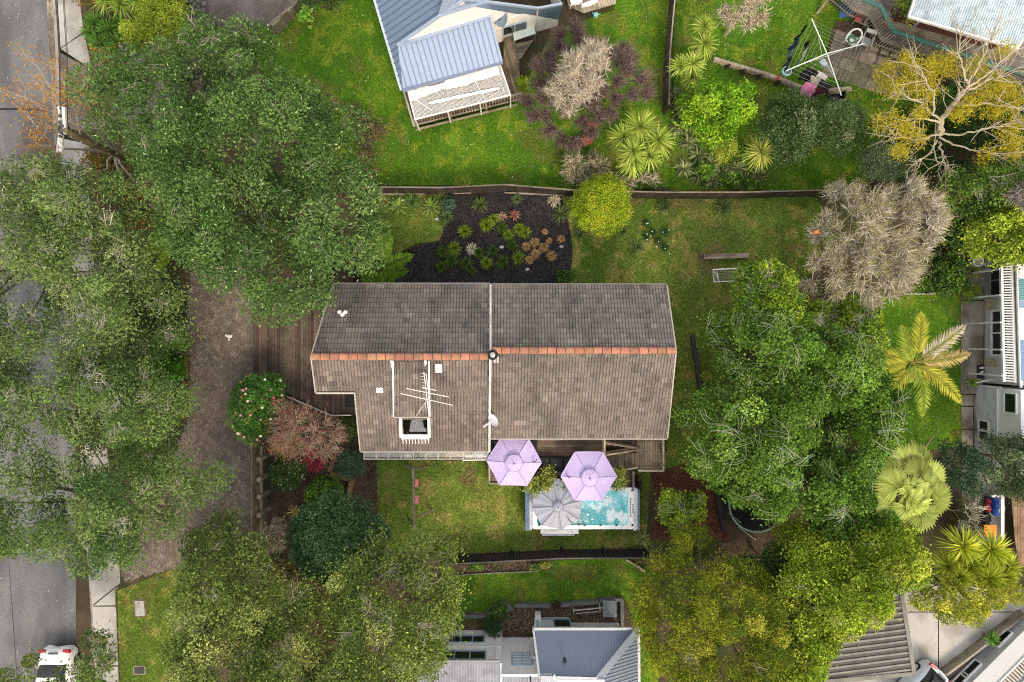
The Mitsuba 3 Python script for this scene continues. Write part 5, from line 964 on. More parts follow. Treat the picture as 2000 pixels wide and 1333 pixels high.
umbrella('silver-grey ribbed patio umbrella over the left end of the spa pool', 1090, 990, 1.34, 2.5, 8, math.radians(9), [(.33, .345, .41)] * 8, 3, ridges=2, crank=(1112, 1017, -1), sag=.09, vent=.2, drop=.55)
# spa pool
sp = thing('spa_pool', 'white rectangular spa pool full of foaming turquoise water', 'spa pool'); S = lambda x, y, z: at(x, y, z); zt = 1.25
X0, X1, Y0, Y1 = S(1040, 0, zt)[0], S(1238, 0, zt)[0], S(0, 1034, zt)[1], S(0, 953, zt)[1]
rr_ = lambda x0, x1, y0, y1, q: shapely.box(x0 + q, y0 + q, x1 - q, y1 - q).buffer(q, quad_segs=4)
out, inn = rr_(X0, X1, Y0, Y1, .12), rr_(X0 + .22, X1 - .28, Y0 + .2, Y1 - .16, .22)
m = MB((.78, .78, .77)); m.prism(out.difference(inn), .05, zt); part(sp, 'rim', m, 'gloss')
m = MB((.30, .74, .78)); m.prism(inn.buffer(.02), .2, .3); g = np.array(inn.exterior.coords)[:-1]
for a, b in zip(g, np.roll(g, -1, 0)): m.slab([[*a, zt - .02], [*b, zt - .02], [*b, .3], [*a, .3]], .01)
part(sp, 'basin', m, 'paint', label='turquoise basin of the spa pool')
x0, y0, x1, y1 = inn.bounds; gx, gy = np.meshgrid(np.linspace(x0, x1, 150), np.linspace(y0, y1, 60), indexing='ij'); gx, gy = gx.ravel(), gy.ravel(); P = np.c_[gx, gy, 1.08 + .09 * (meshkit.fbm(np.c_[gx * 2.6, gy * 2.6, gx * 0], 4) - .5)]
i, j = np.meshgrid(np.arange(149), np.arange(59), indexing='ij'); f = np.stack([i * 60 + j, (i + 1) * 60 + j, (i + 1) * 60 + j + 1, i * 60 + j + 1], -1).reshape(-1, 4); c = P[f].mean(1); f = f[shapely.contains_xy(inn, c[:, 0], c[:, 1])]
m = MB(); m.add(P, f); part(sp, 'water', m, 'spa_water', True, label='foaming turquoise water')
for x, y in ((1053, 1026), (1131, 1025), (1142, 1026), (1204, 1026), (1204, 958), (1235, 958), (1235, 1026), (1173, 1026)): m = MB((.05, .05, .055)); m.lathe([(0, .02), (.05, .02), (.065, .0), (.065, -.02)], at(x, y, zt), 12); part(sp, 'nozzle', m, 'gloss')
for i in range(6): m = MB((.04, .04, .05)); p = at(1236, 986 + i * 3.2, zt); m.box(p[0], p[1], zt + .005, .06, .05, .02); part(sp, 'button', m, 'gloss')
m = MB((.06, .08, .09)); p, q = at(1231, 974, zt), at(1231, 1008, zt); m.bar(p, q, .03, .03); m.bar(p, p + [.1, 0, 0], .03, .03); m.bar(q, q + [.1, 0, 0], .03, .03); part(sp, 'grab_handle', m, 'gloss')
m = MB((.24, .25, .27)); m.prism(out.buffer(-.06), .0, zt - .08); sk = shapely.box(X0, Y0, X1, Y1)
m = MB((.22, .24, .27)); 
for a, b in (((X0, Y0), (X1, Y0)), ((X1, Y0), (X1, Y1)), ((X1, Y1), (X0, Y1)), ((X0, Y1), (X0, Y0))): m.bar((*a, .55), (*b, .55), .05, 1.1)
part(sp, 'skirt', m, 'matte')
for lab, xa, xb in (('blue-grey padded spa cover folded at the left end of the pool', 1026, 1039), ('blue-grey padded spa cover folded at the right end of the pool', 1238, 1251)):
    cv = thing('spa_cover', lab, 'spa cover'); left = xa < 1100; a, b = at(xa, 953, 1.35), at(xb, 1037, 1.35); w = (b[0] - a[0]); 
    for i, (c, u0, u1) in enumerate(((((.13, .19, .29)), 0, .62), ((.62, .66, .72), .64, .80), ((.55, .6, .67), .82, 1.0)) if left else (((.6, .62, .66), 0, .30), ((.72, .72, .74), .32, .60), ((.14, .19, .27), .62, 1.0))):
        m = MB(c); m.box(a[0] + w * (u0 + u1) / 2, (a[1] + b[1]) / 2 - (.02 if i else 0), .68 - .04 * i, w * (u1 - u0), a[1] - b[1] - .1 * (i == 1), 1.3 - .08 * i); part(cv, 'panel', m, 'matte')
ss = thing('spa_step', 'grey step against the lower side of the spa pool', 'step')
for i in range(2): a, b = at(1056 + i * 3, 1036 + i * 4, .7 - .3 * i), at(1130 - i * 8, 1036 + i * 4, .7 - .3 * i); m = MB(((.5, .51, .55), (.32, .36, .42))[i]); m.box((a[0] + b[0]) / 2, a[1] - .08, (.7 - .3 * i) / 2, b[0] - a[0], .24, .7 - .3 * i); part(ss, 'tread', m, 'matte')
# sofa and deck things
so = thing('corner_sofa', 'charcoal corner sofa on the back deck between the lilac umbrellas', 'sofa'); DKC = (.028, .03, .034); zd = 1.0
def cushion(par, x0, y0, x1, y1, z, h, c, nm):
    a, b = at(x0, y0, z), at(x1, y1, z); m = MB(c); p = shapely.box(min(a[0], b[0]), min(a[1], b[1]), max(a[0], b[0]), max(a[1], b[1])).buffer(-.07).buffer(.06, quad_segs=3)
    m.prism(p.buffer(-.03), z - h, z); m.prism(p, z - h, z - .03); part(par, nm, m, 'matte')
for x in (968, 995, 1020, 1047, 1074, 1101): cushion(so, x, 894, x + 26, 921, 1.45, .2, jit(DKC, .15), 'seat_cushion')
for x in (968, 995, 1020, 1047, 1074, 1101): cushion(so, x, 921, x + 26, 930, 1.75, .5, jit((.022, .024, .028), .15), 'back_cushion')
for y in (856, 874): cushion(so, 1028, y - 2, 1050, y + 17, 1.45, .2, jit(DKC, .15), 'seat_cushion')
m = MB((.05, .05, .05)); a, b = at(962, 930, 1.2), at(1130, 892, 1.2); m.box((a[0] + b[0]) / 2, (a[1] + b[1]) / 2, 1.12, b[0] - a[0], b[1] - a[1], .22); part(so, 'base', m, 'matte')
cm = MB((.03, .035, .04)); p = at(966, 868, 1.0); v = []; n = 20; gx, gy = np.meshgrid(np.linspace(-.4, .5, n), np.linspace(-.5, .45, n), indexing='ij'); V = np.c_[p[0] + gx.ravel(), p[1] + gy.ravel(), 1.55 + .35 * meshkit.fbm(np.c_[gx.ravel() * 2.5, gy.ravel() * 2.5, gx.ravel() * 0], 3) - .8 * (gx.ravel() ** 2 + gy.ravel() ** 2)]; i, j = np.meshgrid(np.arange(n - 1), np.arange(n - 1), indexing='ij'); cm.add(V, np.stack([i * n + j, (i + 1) * n + j, (i + 1) * n + j + 1, i * n + j + 1], -1).reshape(-1, 4)); single('furniture_cover', 'black creased cover over furniture in the upper left corner of the back deck', 'cover', cm, 'gloss', True)
bc = thing('wire_chair', 'black round-backed wire chair beside the lilac umbrella over the spa', 'chair'); a = at(1213, 931, 1.3); g = np.linspace(-2.2, 2.2, 14)
for q, zz2 in ((.34, .45), (.27, .02)): m = MB((.015, .015, .017)); m.tube([a + [q * math.cos(t), q * math.sin(t), zz2 * math.cos(t) ** 2 * .6] for t in g], .022, 5); part(bc, 'frame', m, 'metal')
m = MB((.02, .02, .022)); m.lathe([(0, .02), (.24, .02), (.24, -.02), (0, -.02)], a, 14); part(bc, 'seat', m, 'metal')
posts(bc, [a + [x, y, 0] for x in (-.18, .18) for y in (-.18, .18)], 1.3, .025, (.02, .02, .02), 'metal', .8)
# swing set
sw = thing('swing_set', 'timber swing set with two pink seats on the lawn', 'swing'); T0, T1 = at(807, 917, 1.9), at(810, 1030, 1.9); TG = (.25, .20, .15)
m = MB(TG); m.bar(T0, T1, .1, .12); part(sw, 'top_beam', m, 'wood')
for p, s in ((T0, (836, 911)), (T1 * .85 + T0 * .15, (846, 996)), (T0, (790, 905)), (T1, (796, 1010))): m = MB(jit(TG, .1)); m.bar(p, at(*s, 0), .09, .09); part(sw, 'leg', m, 'wood')
for y in (944, 977):
    c = at(814, y, .6); m = MB((.62, .17, .19)); m.box(c[0], c[1], .6, .17, .42, .05); part(sw, 'seat', m, 'gloss')
    for d in (-.18, .18): m = MB((.2, .19, .18)); m.bar(c + [0, d, 0], at(808.5, y, 1.88) * [1, 0, 1] + [0, c[1] + d, 0], .02, .02); part(sw, 'chain', m, 'metal')
# lawn things
be = thing('plank_bench', 'long weathered plank bench on the lawn above the small goal', 'bench'); a, b = at(1375, 502, .4), at(1464, 499, .4); m = MB((.34, .27, .21)); m.bar(a, b, .26, .06); part(be, 'seat', m, 'wood', label='weathered plank seat'); m = MB((.22, .16, .11)); m.bar(a + [.05, .06, .035], a + (b - a) * .7 + [0, .04, .035], .1, .02); part(be, 'bark_strip', m, 'wood')
for t in (.06, .94): m = MB((.22, .18, .14)); p = a + (b - a) * t; m.box(p[0], p[1], .18, .1, .22, .36); part(be, 'leg', m, 'wood')
m = MB((.2, .16, .11)); m.tube([at(1368, 498, .02), at(1371, 499, .16)], .16, 10); single('tree_stump', 'small tree stump at the left end of the plank bench', 'stump', m, 'wood')
go = thing('football_goal', 'small white-framed football goal half hidden by the lime-green tree', 'goal'); GA, GB, GC, GD = at(1393, 527, 1.0), at(1450, 524, 1.0), at(1394, 551, 0), at(1452, 549, 0); GE, GF = at(1400, 531, .03), at(1455, 528, .03)
for a, b in ((GA, GB), (GA, at(1395, 551, 1.0) * [1, 1, 0] * 0 + GC), (GB, GD), (GC, GD), (GA, at(1404, 549, .02)), (GE, at(1404, 549, .02))): m = MB((.8, .8, .78)); m.bar(a, b, .055, .055); part(go, 'tube', m, 'gloss')
m = MB((.5, .52, .46))
for t in np.linspace(.05, .95, 15): m.bar(GA + (GB - GA) * t, GC + (GD - GC) * t, .008, .008)
for t in np.linspace(.08, .92, 8): m.bar(GA + (GC - GA) * t, GB + (GD - GB) * t, .008, .008)
part(go, 'net', m, 'matte')
trp = thing('trampoline', 'round black trampoline with a pale green ring under the arching-stemmed tree', 'trampoline'); o = at(1479, 985, .85); g = np.linspace(0, 2 * np.pi, 41)
m = MB((.30, .45, .36)); m.tube([o + [1.48 * math.cos(t), 1.48 * math.sin(t), 0] for t in g], .05, 6, cap=False); part(trp, 'ring', m, 'gloss'); m = MB((.008, .008, .012)); m.lathe([(1.4, 0), (0, -.03)], o, 40); part(trp, 'mat', m, 'matte')
for t in np.arange(6) * 1.047 + .4: p = o + [1.5 * math.cos(t), 1.5 * math.sin(t), 0]; m = MB((.5, .55, .52)); m.tube([p * [1, 1, 0], p, p + [0, 0, 1.5]], .025, 6); part(trp, 'pole', m, 'metal')
m = MB((.4, .4, .38)); m.bar(at(1441, 1029, .6), at(1476, 1055, .1), .035, .035); part(trp, 'ladder_rail', m, 'metal')
# clothesline and washing
cl = thing('rotary_clothesline', 'large rotary clothesline with thin metal arms over the patio', 'clothesline'); zc = 2.0; c = at(1614, 106, zc - .1); ends = [at(1585, 37, zc), at(1688, 86, zc), at(1643, 187, zc), at(1535, 139, zc)]
for e in ends: m = MB((.66, .70, .64)); m.bar(c + [0, 0, .05], e, .05, .05); part(cl, 'arm', m, 'metal'); m = MB((.62, .66, .6)); m.bar(c - [0, 0, .45], c + (e - c) * .6, .025, .025); part(cl, 'strut', m, 'metal')
m = MB((.55, .57, .53)); m.tube([c * [1, 1, 0], c + [0, 0, .1]], .04, 8); part(cl, 'mast', m, 'metal')
for q in np.linspace(.3, .97, 6):
    for i in range(4): m = MB((.42, .45, .36)); a, b = c + (ends[i] - c) * q, c + (ends[(i + 1) % 4] - c) * q; m.tube([a, (a + b) / 2 - [0, 0, .04], b], .0055, 4); part(cl, 'line', m, 'matte')
def wash(name, label, p0, p1, drop, c, cat, bulge=.06, fold=0, lean=(0, 0), mat='cloth'):
    a, b = at(*p0, zc), at(*p1, zc); n, k = 12, 7; s = unit(np.cross(b - a, [0, 0, 1.])); r = np.random.default_rng(int(p0[0] * 3 + p0[1])); V = []
    for j in range(k):
        for i in range(n):
            t, u = i / (n - 1), j / (k - 1); p = a + (b - a) * (t + .04 * u * math.sin(5 * t + p0[0])); p = p + s * bulge * math.sin(t * 9 + u * 2 + p0[1]) * (.3 + u) + np.array([lean[0], lean[1], 0]) * u + [0, 0, -drop * u * (1 - .12 * math.sin(t * 7))]; V.append(p)
    ii, jj = np.meshgrid(np.arange(k - 1), np.arange(n - 1), indexing='ij'); f = np.stack([ii * n + jj, ii * n + jj + 1, (ii + 1) * n + jj + 1, (ii + 1) * n + jj], -1).reshape(-1, 4)
    m = MB(c); m.add(np.array(V), f); single(name, label, cat, m, mat, True)
wash('garment', 'black garment at the top of the outer washing line', (1580, 45), (1563, 70), .6, (.01, .01, .012), 'clothing', .08, lean=(-.15, -.2)); wash('garment', 'navy blue garment below the black one on the outer washing line', (1563, 71), (1555, 90), .6, (.025, .05, .11), 'clothing', .08, lean=(-.2, -.15)); wash('garment', 'grey-green towel on the outer washing line', (1562, 78), (1545, 112), .75, (.17, .21, .2), 'towel', .06, lean=(-.1, -.1)); wash('garment', 'dark teal garment at the lower end of the outer washing line', (1549, 108), (1539, 134), .6, (.03, .05, .05), 'clothing', .06, lean=(-.1, 0))
wash('garment', 'dark navy garment at the top of the second washing line', (1592, 65), (1578, 90), .5, (.015, .017, .03), 'clothing', .08, lean=(-.12, -.1)); wash('garment', 'white garment on the second washing line', (1583, 86), (1567, 118), .5, (.62, .61, .62), 'clothing', .05, lean=(-.08, -.12)); wash('garment', 'grey garment at the lower end of the second washing line', (1566, 114), (1556, 132), .5, (.26, .27, .29), 'clothing', .06, lean=(-.05, -.1)); wash('garment', 'slate-grey garment on the innermost washing line', (1594, 103), (1583, 118), .4, (.06, .07, .09), 'clothing', .05, lean=(-.1, -.1))
wash('garment', 'black trousers hanging below the white garment', (1577, 131), (1600, 142), .6, (.012, .012, .015), 'clothing', .06, lean=(-.1, -.25)); wash('garment', 'black top hanging beside the black trousers', (1569, 136), (1586, 146), .5, (.016, .016, .02), 'clothing', .08, lean=(-.05, -.25)); wash('garment', 'white towel hanging between the two arms', (1598, 138), (1617, 149), .7, (.66, .64, .63), 'towel', .05, lean=(-.05, -.3)); wash('garment', 'pale grey garment on the line above the pink one', (1586, 147), (1602, 156), .4, (.42, .40, .38), 'clothing', .05, lean=(0, -.2)); wash('garment', 'dark blue trousers on the line above the maroon cloth', (1604, 154), (1625, 166), .6, (.035, .04, .06), 'clothing', .05, lean=(0, -.25)); wash('garment', 'pink garment on the lowest washing line', (1574, 160), (1596, 168), .7, (.72, .25, .50), 'clothing', .09, lean=(-.1, -.35)); wash('garment', 'maroon garment beside the pink one', (1597, 170), (1613, 178), .6, (.10, .018, .028), 'clothing', .08, lean=(-.05, -.3))
m = MB((.5, .58, .68)); p = at(1607, 124, 1.1)
m.blob(p, (.2, .16, .14), amp=.5, seed=4); single('peg_bag', 'small pale blue peg bag hanging inside the washing lines', 'bag', m, 'cloth', True)
pk = thing('peg_basket', 'round pale blue peg basket hanging on the left arm of the clothesline', 'basket'); o = at(1534, 142, 1.6); m = MB((.25, .42, .48)); m.lathe([(.2, .25), (.26, .2), (.23, .0), (.0, -.02)], o, 14); part(pk, 'bowl', m, 'gloss')
for i in range(14): a = R.uniform(0, 6.28); m = MB([(.7, .2, .15), (.75, .75, .75), (.05, .05, .06), (.2, .45, .6)][i % 4]); m.bar(o + [.14 * math.cos(a), .14 * math.sin(a), .1], o + [.2 * math.cos(a + .5), .2 * math.sin(a + .5), .2], .03, .03); part(pk, 'peg', m, 'gloss')
m = MB((.6, .12, .08)); wash('garment', 'small red cloth hanging under the peg basket', (1519, 150), (1528, 146), .5, (.5, .09, .06), 'cloth', .05)
m = MB((.012, .012, .014)); m.lathe([(.0, .1), (.3, .1), (.42, .5), (.46, .5), (.34, 0), (0, 0)], at(1628, 190, 0), 18); single('laundry_basket', 'black oval tub at the end of the clothesline by the log wall', 'basket', m, 'gloss')
gc = thing('plastic_chair', 'white plastic armchair with a green cushion on the patio', 'chair'); o = at(1664, 77, .42); f_ = unit([-.55, -.8, 0]); s_ = np.array([-f_[1], f_[0], 0]); WP = (.74, .76, .70)
m = MB((.08, .22, .11)); m.lathe([(0, .06), (.2, .06), (.24, .02), (.24, -.02), (0, -.02)], o, 16); part(gc, 'cushion', m, 'matte', label='green cushion'); m = MB(WP); g = np.linspace(-2.0, 2.0, 15)
m.tube([o - f_ * .02 + (-f_ * math.cos(t) * .36 + s_ * math.sin(t) * .34) + f_ * (.35 * max(0, abs(t) - 1.45)) + [0, 0, .22 + .2 * max(0, math.cos(t))] for t in g], .05, 6); part(gc, 'arm_and_back', m, 'gloss'); m = MB(WP); m.prism(Polygon([(o + f_ * a + s_ * b)[:2] for a, b in ((-.25, -.25), (.25, -.28), (.25, .28), (-.25, .25))]), .36, .39); part(gc, 'seat', m, 'gloss')
for a in (-.25, .28):
    for b in (-.27, .27): m = MB(WP); p = o + f_ * a + s_ * b; m.bar(p * [1, 1, 0], p + [0, 0, .2], .05, .04); part(gc, 'leg', m, 'gloss')
m = MB((.7, .7, .68)); m.blob(o + f_ * .12 + [0, 0, .1], (.12, .09, .05), amp=.5, seed=2); single('rag', 'white rag on the green chair cushion', 'cloth', m, 'cloth', True)
fc = thing('folding_chair', 'pale grey folding chair beside the white plastic armchair', 'chair'); o = at(1691, 82, .42); f_ = unit([-.3, -1, 0]); s_ = np.array([-f_[1], f_[0], 0]); GP = (.46, .46, .42)
m = MB((.36, .37, .37)); m.frame(o, f_ * .46, s_ * .46, (0, 0, .03)); part(fc, 'seat', m, 'matte')
for b in (-.27, .27): m = MB(GP); m.bar(o + s_ * b + f_ * .3 + [0, 0, .2], o + s_ * b - f_ * .4 + [0, 0, .32], .045, .04); part(fc, 'armrest', m, 'gloss'); m = MB(GP); m.bar(o + s_ * b + f_ * .3 - [0, 0, .4], o + s_ * b - f_ * .35 + [0, 0, .4], .035, .035); part(fc, 'leg', m, 'gloss')
m = MB((.5, .5, .44)); m.bar(o - f_ * .38 - s_ * .28 + [0, 0, .42], o - f_ * .38 + s_ * .28 + [0, 0, .42], .2, .05); part(fc, 'backrest', m, 'gloss')
tarp = MB((.06, .13, .32)); n = 22; gx, gy = np.meshgrid(np.linspace(-.55, .55, n), np.linspace(-.42, .42, n), indexing='ij'); gx, gy = gx.ravel(), gy.ravel(); p = at(1658, 21, 0); V = np.c_[p[0] + gx, p[1] + gy, .05 + .75 * meshkit.fbm(np.c_[gx * 3, gy * 3, gx * 0], 3) * np.clip(1.15 - (gx / .55) ** 2 - (gy / .45) ** 2, 0, 1)]; i, j = np.meshgrid(np.arange(n - 1), np.arange(n - 1), indexing='ij'); tarp.add(V, np.stack([i * n + j, (i + 1) * n + j, (i + 1) * n + j + 1, i * n + j + 1], -1).reshape(-1, 4)); single('tarpaulin', 'crumpled blue tarpaulin at the foot of the green-railed deck', 'tarpaulin', tarp, 'cloth', True)
gs = thing('garden_seat', 'slatted garden chair with a red cloth beside the blue tarpaulin', 'chair'); o = at(1684, 35, .4); d = unit(at(1696, 40, 0) - at(1674, 31, 0)); s_ = np.array([-d[1], d[0], 0])
for i in range(7): m = MB((.42, .37, .30)); q = o + s_ * (-.3 + .1 * i); m.bar(q - d * .35, q + d * .35, .07, .03); part(gs, 'slat', m, 'wood')
posts(gs, [o + d * a + s_ * b for a in (-.3, .3) for b in (-.3, .3)], .4, .05, (.35, .3, .24))
for q in (-.2, .12): m = MB((.45, .07, .10) if q < 0 else (.10, .02, .03)); m.frame(o + d * q + [0, 0, .03], d * (.28 if q < 0 else .12), s_ * .55, (0, 0, .03)); part(gs, 'cloth', m, 'cloth')
m = MB((.03, .04, .08)); m.blob(at(1700, 37, .25), (.22, .3, .25), amp=.4, seed=7); single('sack', 'dark blue sack right of the slatted garden chair', 'sack', m, 'cloth', True)
m = MB((.74, .74, .72)); p = at(1721, 33, .2); m.box(p[0], p[1], .2, .3, .42, .4, 35); single('white_box', 'white box under the green handrail', 'box', m, 'gloss')
m = MB((.48, .18, .07)); m.lathe([(0, 0), (.13, 0), (.2, .32), (.22, .32), (.22, .36), (.17, .36), (.15, .28), (0, .28)], at(1728, 48, 1.0), 16); single('plant_pot', 'orange terracotta pot inside the green handrail', 'pot', m)
m = MB((.70, .68, .62)); m.lathe([(0, .1), (.2, .1), (.24, .5), (.30, .5), (.26, 0), (0, 0)], at(1899, 513, 0), 20); m.bar(at(1898, 512, .15), at(1900, 507, .45), .06, .05, (.4, .3, .2)); single('plant_pot', 'round white pot on the side path under the yellow-green tree', 'pot', m, 'gloss')
dmk = thing('door_mat', 'black patterned mat on the side path at the right edge', 'mat'); m = MB((.03, .03, .032)); P = ats([(1908, 713), (1923, 712), (1923, 739), (1908, 739)], .05); m.prism(Polygon(P[:, :2]), .03, .05); part(dmk, 'mat', m, 'matte')
for lab, x, y, a in (('upper white shoe on the black mat', 1918, 719, 5), ('lower white shoe on the black mat', 1917, 728, 35)): m = MB((.7, .7, .7)); p = at(x, y, .1); m.blob(p, (.16, .06, .05), amp=.15); m.v[-1] = (m.v[-1] - p) @ trimesh.transformations.rotation_matrix(math.radians(a), [0, 0, 1])[:3, :3].T + p; single('shoe', lab, 'shoe', m, 'cloth', True)
m = MB((.02, .028, .045)); m.lathe([(0, .08), (.36, .08), (.44, .38), (.47, .36), (.42, 0), (0, 0)], at(1946, 727, 0), 20); single('round_tub', 'dark blue round tub under the slatted pergola', 'tub', m, 'gloss')
tc = thing('toy_car', 'blue plastic toy car with a red nose behind the trellis fence', 'toy car'); o = at(1934, 985, 0)
m = MB((.015, .05, .28)); m.blob(o + [.06, 0, .38], (.36, .55, .38), amp=.06); part(tc, 'body', m, 'gloss', True); m = MB((.45, .02, .03)); m.blob(o + [-.3, -.1, .25], (.16, .26, .22), amp=.1); m.blob(o + [-.28, .22, .3], (.12, .12, .16)); part(tc, 'nose', m, 'gloss', True); m = MB((.3, .34, .38)); m.box(o[0] + .15, o[1] - .05, .74, .2, .26, .06); part(tc, 'seat', m, 'matte'); m = MB((.7, .7, .68)); m.box(o[0] - .05, o[1] + .55, .5, .5, .1, .12); part(tc, 'bar', m, 'gloss')
for x in (-.3, .36):
    for y in (-.35, .35): m = MB((.02, .02, .02)); m.lathe([(0, -.05), (.14, -.05), (.14, .05), (0, .05)], o + [x, y, .14], 12, ax=(1, 0, 0)); part(tc, 'wheel', m, 'matte')
st = thing('plastic_stool', 'orange square plastic stool below the blue toy car', 'stool'); o = at(1934, 1037, .42); m = MB((.75, .24, .02)); m.prism(shapely.box(o[0] - .28, o[1] - .25, o[0] + .28, o[1] + .25).buffer(.06), .38, .43); part(st, 'seat', m, 'gloss'); posts(st, [o + [a, b, 0] for a in (-.24, .24) for b in (-.22, .22)], .38, .06, (.7, .22, .02), 'gloss')
m = MB((.012, .012, .014)); m.blob(at(1925, 1012, .2), (.25, .35, .22), amp=.35, seed=5); single('sack', 'black sack between the blue toy car and the orange stool', 'sack', m, 'cloth', True)
# street things
pc = thing('pit_cover', 'rectangular pale concrete pit cover in the roadside lawn', 'pit cover'); P = ats([(263, 1175), (280, 1174), (283, 1203), (265, 1204)], .05); m = MB((.42, .41, .39)); m.prism(Polygon(P[:, :2]).buffer(-.02).buffer(.02), 0, .05); part(pc, 'lid', m, 'matte'); m = MB((.17, .14, .10)); m.prism(Polygon(P[:, :2]).buffer(.07).difference(Polygon(P[:, :2])), 0, .03); part(pc, 'surround', m, 'matte')
for t in (.15, .8): p = P[0] * (1 - t) / 2 + P[1] * (1 - t) / 2 + (P[2] + P[3]) / 2 * t; m = MB((.05, .05, .05)); m.lathe([(0, .004), (.03, .004), (.03, -.01)], (p[0], p[1], .05), 8); part(pc, 'lifting_hole', m, 'matte')
mc = thing('meter_cover', 'small dark meter cover in the roadside lawn near the bottom edge', 'meter cover'); p = at(272, 1310, .04); m = MB((.06, .06, .065)); m.prism(shapely.box(p[0] - .24, p[1] - .15, p[0] + .24, p[1] + .15).buffer(.03), 0, .04); part(mc, 'lid', m, 'matte'); m = MB((.3, .26, .2)); m.prism(shapely.box(p[0] - .24, p[1] - .15, p[0] + .24, p[1] + .15).buffer(.1).difference(shapely.box(p[0] - .24, p[1] - .15, p[0] + .24, p[1] + .15).buffer(.03)), 0, .03); part(mc, 'surround', m, 'matte')
bi = thing('bird', 'small white bird with open wings over the brick driveway', 'bird'); o = at(447, 658, .5); m = MB((.75, .75, .73)); m.blob(o, (.05, .13, .05), amp=.05, sub=1); m.add(np.array([[.03, .05, .02], [.2, .1, .05], [.17, -.08, .03], [.03, -.05, .02]]) + o, [[0, 3, 2, 1]]); m.add(np.array([[-.03, .05, .02], [-.16, .14, .05], [-.17, 0, .03], [-.03, -.05, .02]]) + o, [[0, 1, 2, 3]]); m.add(np.array([[-.03, -.1, 0], [.03, -.1, 0], [.05, -.22, 0], [-.05, -.22, 0]]) + o, [[0, 3, 2, 1]]); part(bi, 'body', m, 'matte')
up_ = thing('power_pole', 'mossy timber power pole with white crossarms and insulators over the footpath', 'power pole'); TOP, BAS = at(127, 255, 9.0), at(344, 357, 0); TOP[:2] = BAS[:2] = (TOP[:2] + BAS[:2]) / 2
m = MB((.17, .14, .075)); m.tube([BAS, BAS + [0, 0, 4.5], BAS + [0, 0, 9.1]], [.16, .14, .11], 10); part(up_, 'pole', m, 'wood')
for a, b, w, h in (((118, 208, 8.3), (121, 298, 8.3), .14, 8.3), ((125, 210, 8.6), (128, 262, 8.6), .12, 8.6)): m = MB((.62, .60, .56)); m.bar(at(*a), at(*b), w, .12); part(up_, 'crossarm', m, 'matte')
for y in (214, 228, 240, 268, 282, 294): m = MB((.75, .74, .7) if y % 4 else (.12, .1, .1)); m.lathe([(0, 0), (.06, 0), (.07, .08), (.03, .16), (0, .17)], at(117.5 + (y - 208) * .03, y, 8.36), 8); part(up_, 'insulator', m, 'gloss')
for x, y in ((130, 246), (133, 252), (128, 262)): m = MB((.05, .05, .055)); p = at(x, y, 8.3); m.lathe([(0, 0), (.1, 0), (.1, .35), (0, .4)], p, 8); part(up_, 'fitting', m, 'gloss')
m = MB((.2, .18, .1)); m.bar(at(105, 248, 8.4), at(117, 252, 8.4), .2, .2); part(up_, 'bracket', m, 'wood'); m = MB((.55, .55, .54)); m.bar(at(117, 255, 8.2), at(112, 298, 8.0), .07, .07); part(up_, 'stay', m, 'metal')
for i, (x0, x1, y1, z) in enumerate(((106, 117, 214, 8.5), (110, 118, 228, 8.5), (123, 129, 246, 8.3), (125, 132, 252, 8.2))): m = MB((.03, .03, .03)); a, b = at(x1, y1, z), at(x0 - 3, -60, z - .2); m.tube([a, (a + b) / 2 - [0, 0, .15], b], .014, 4); part(up_, 'wire', m, 'matte')
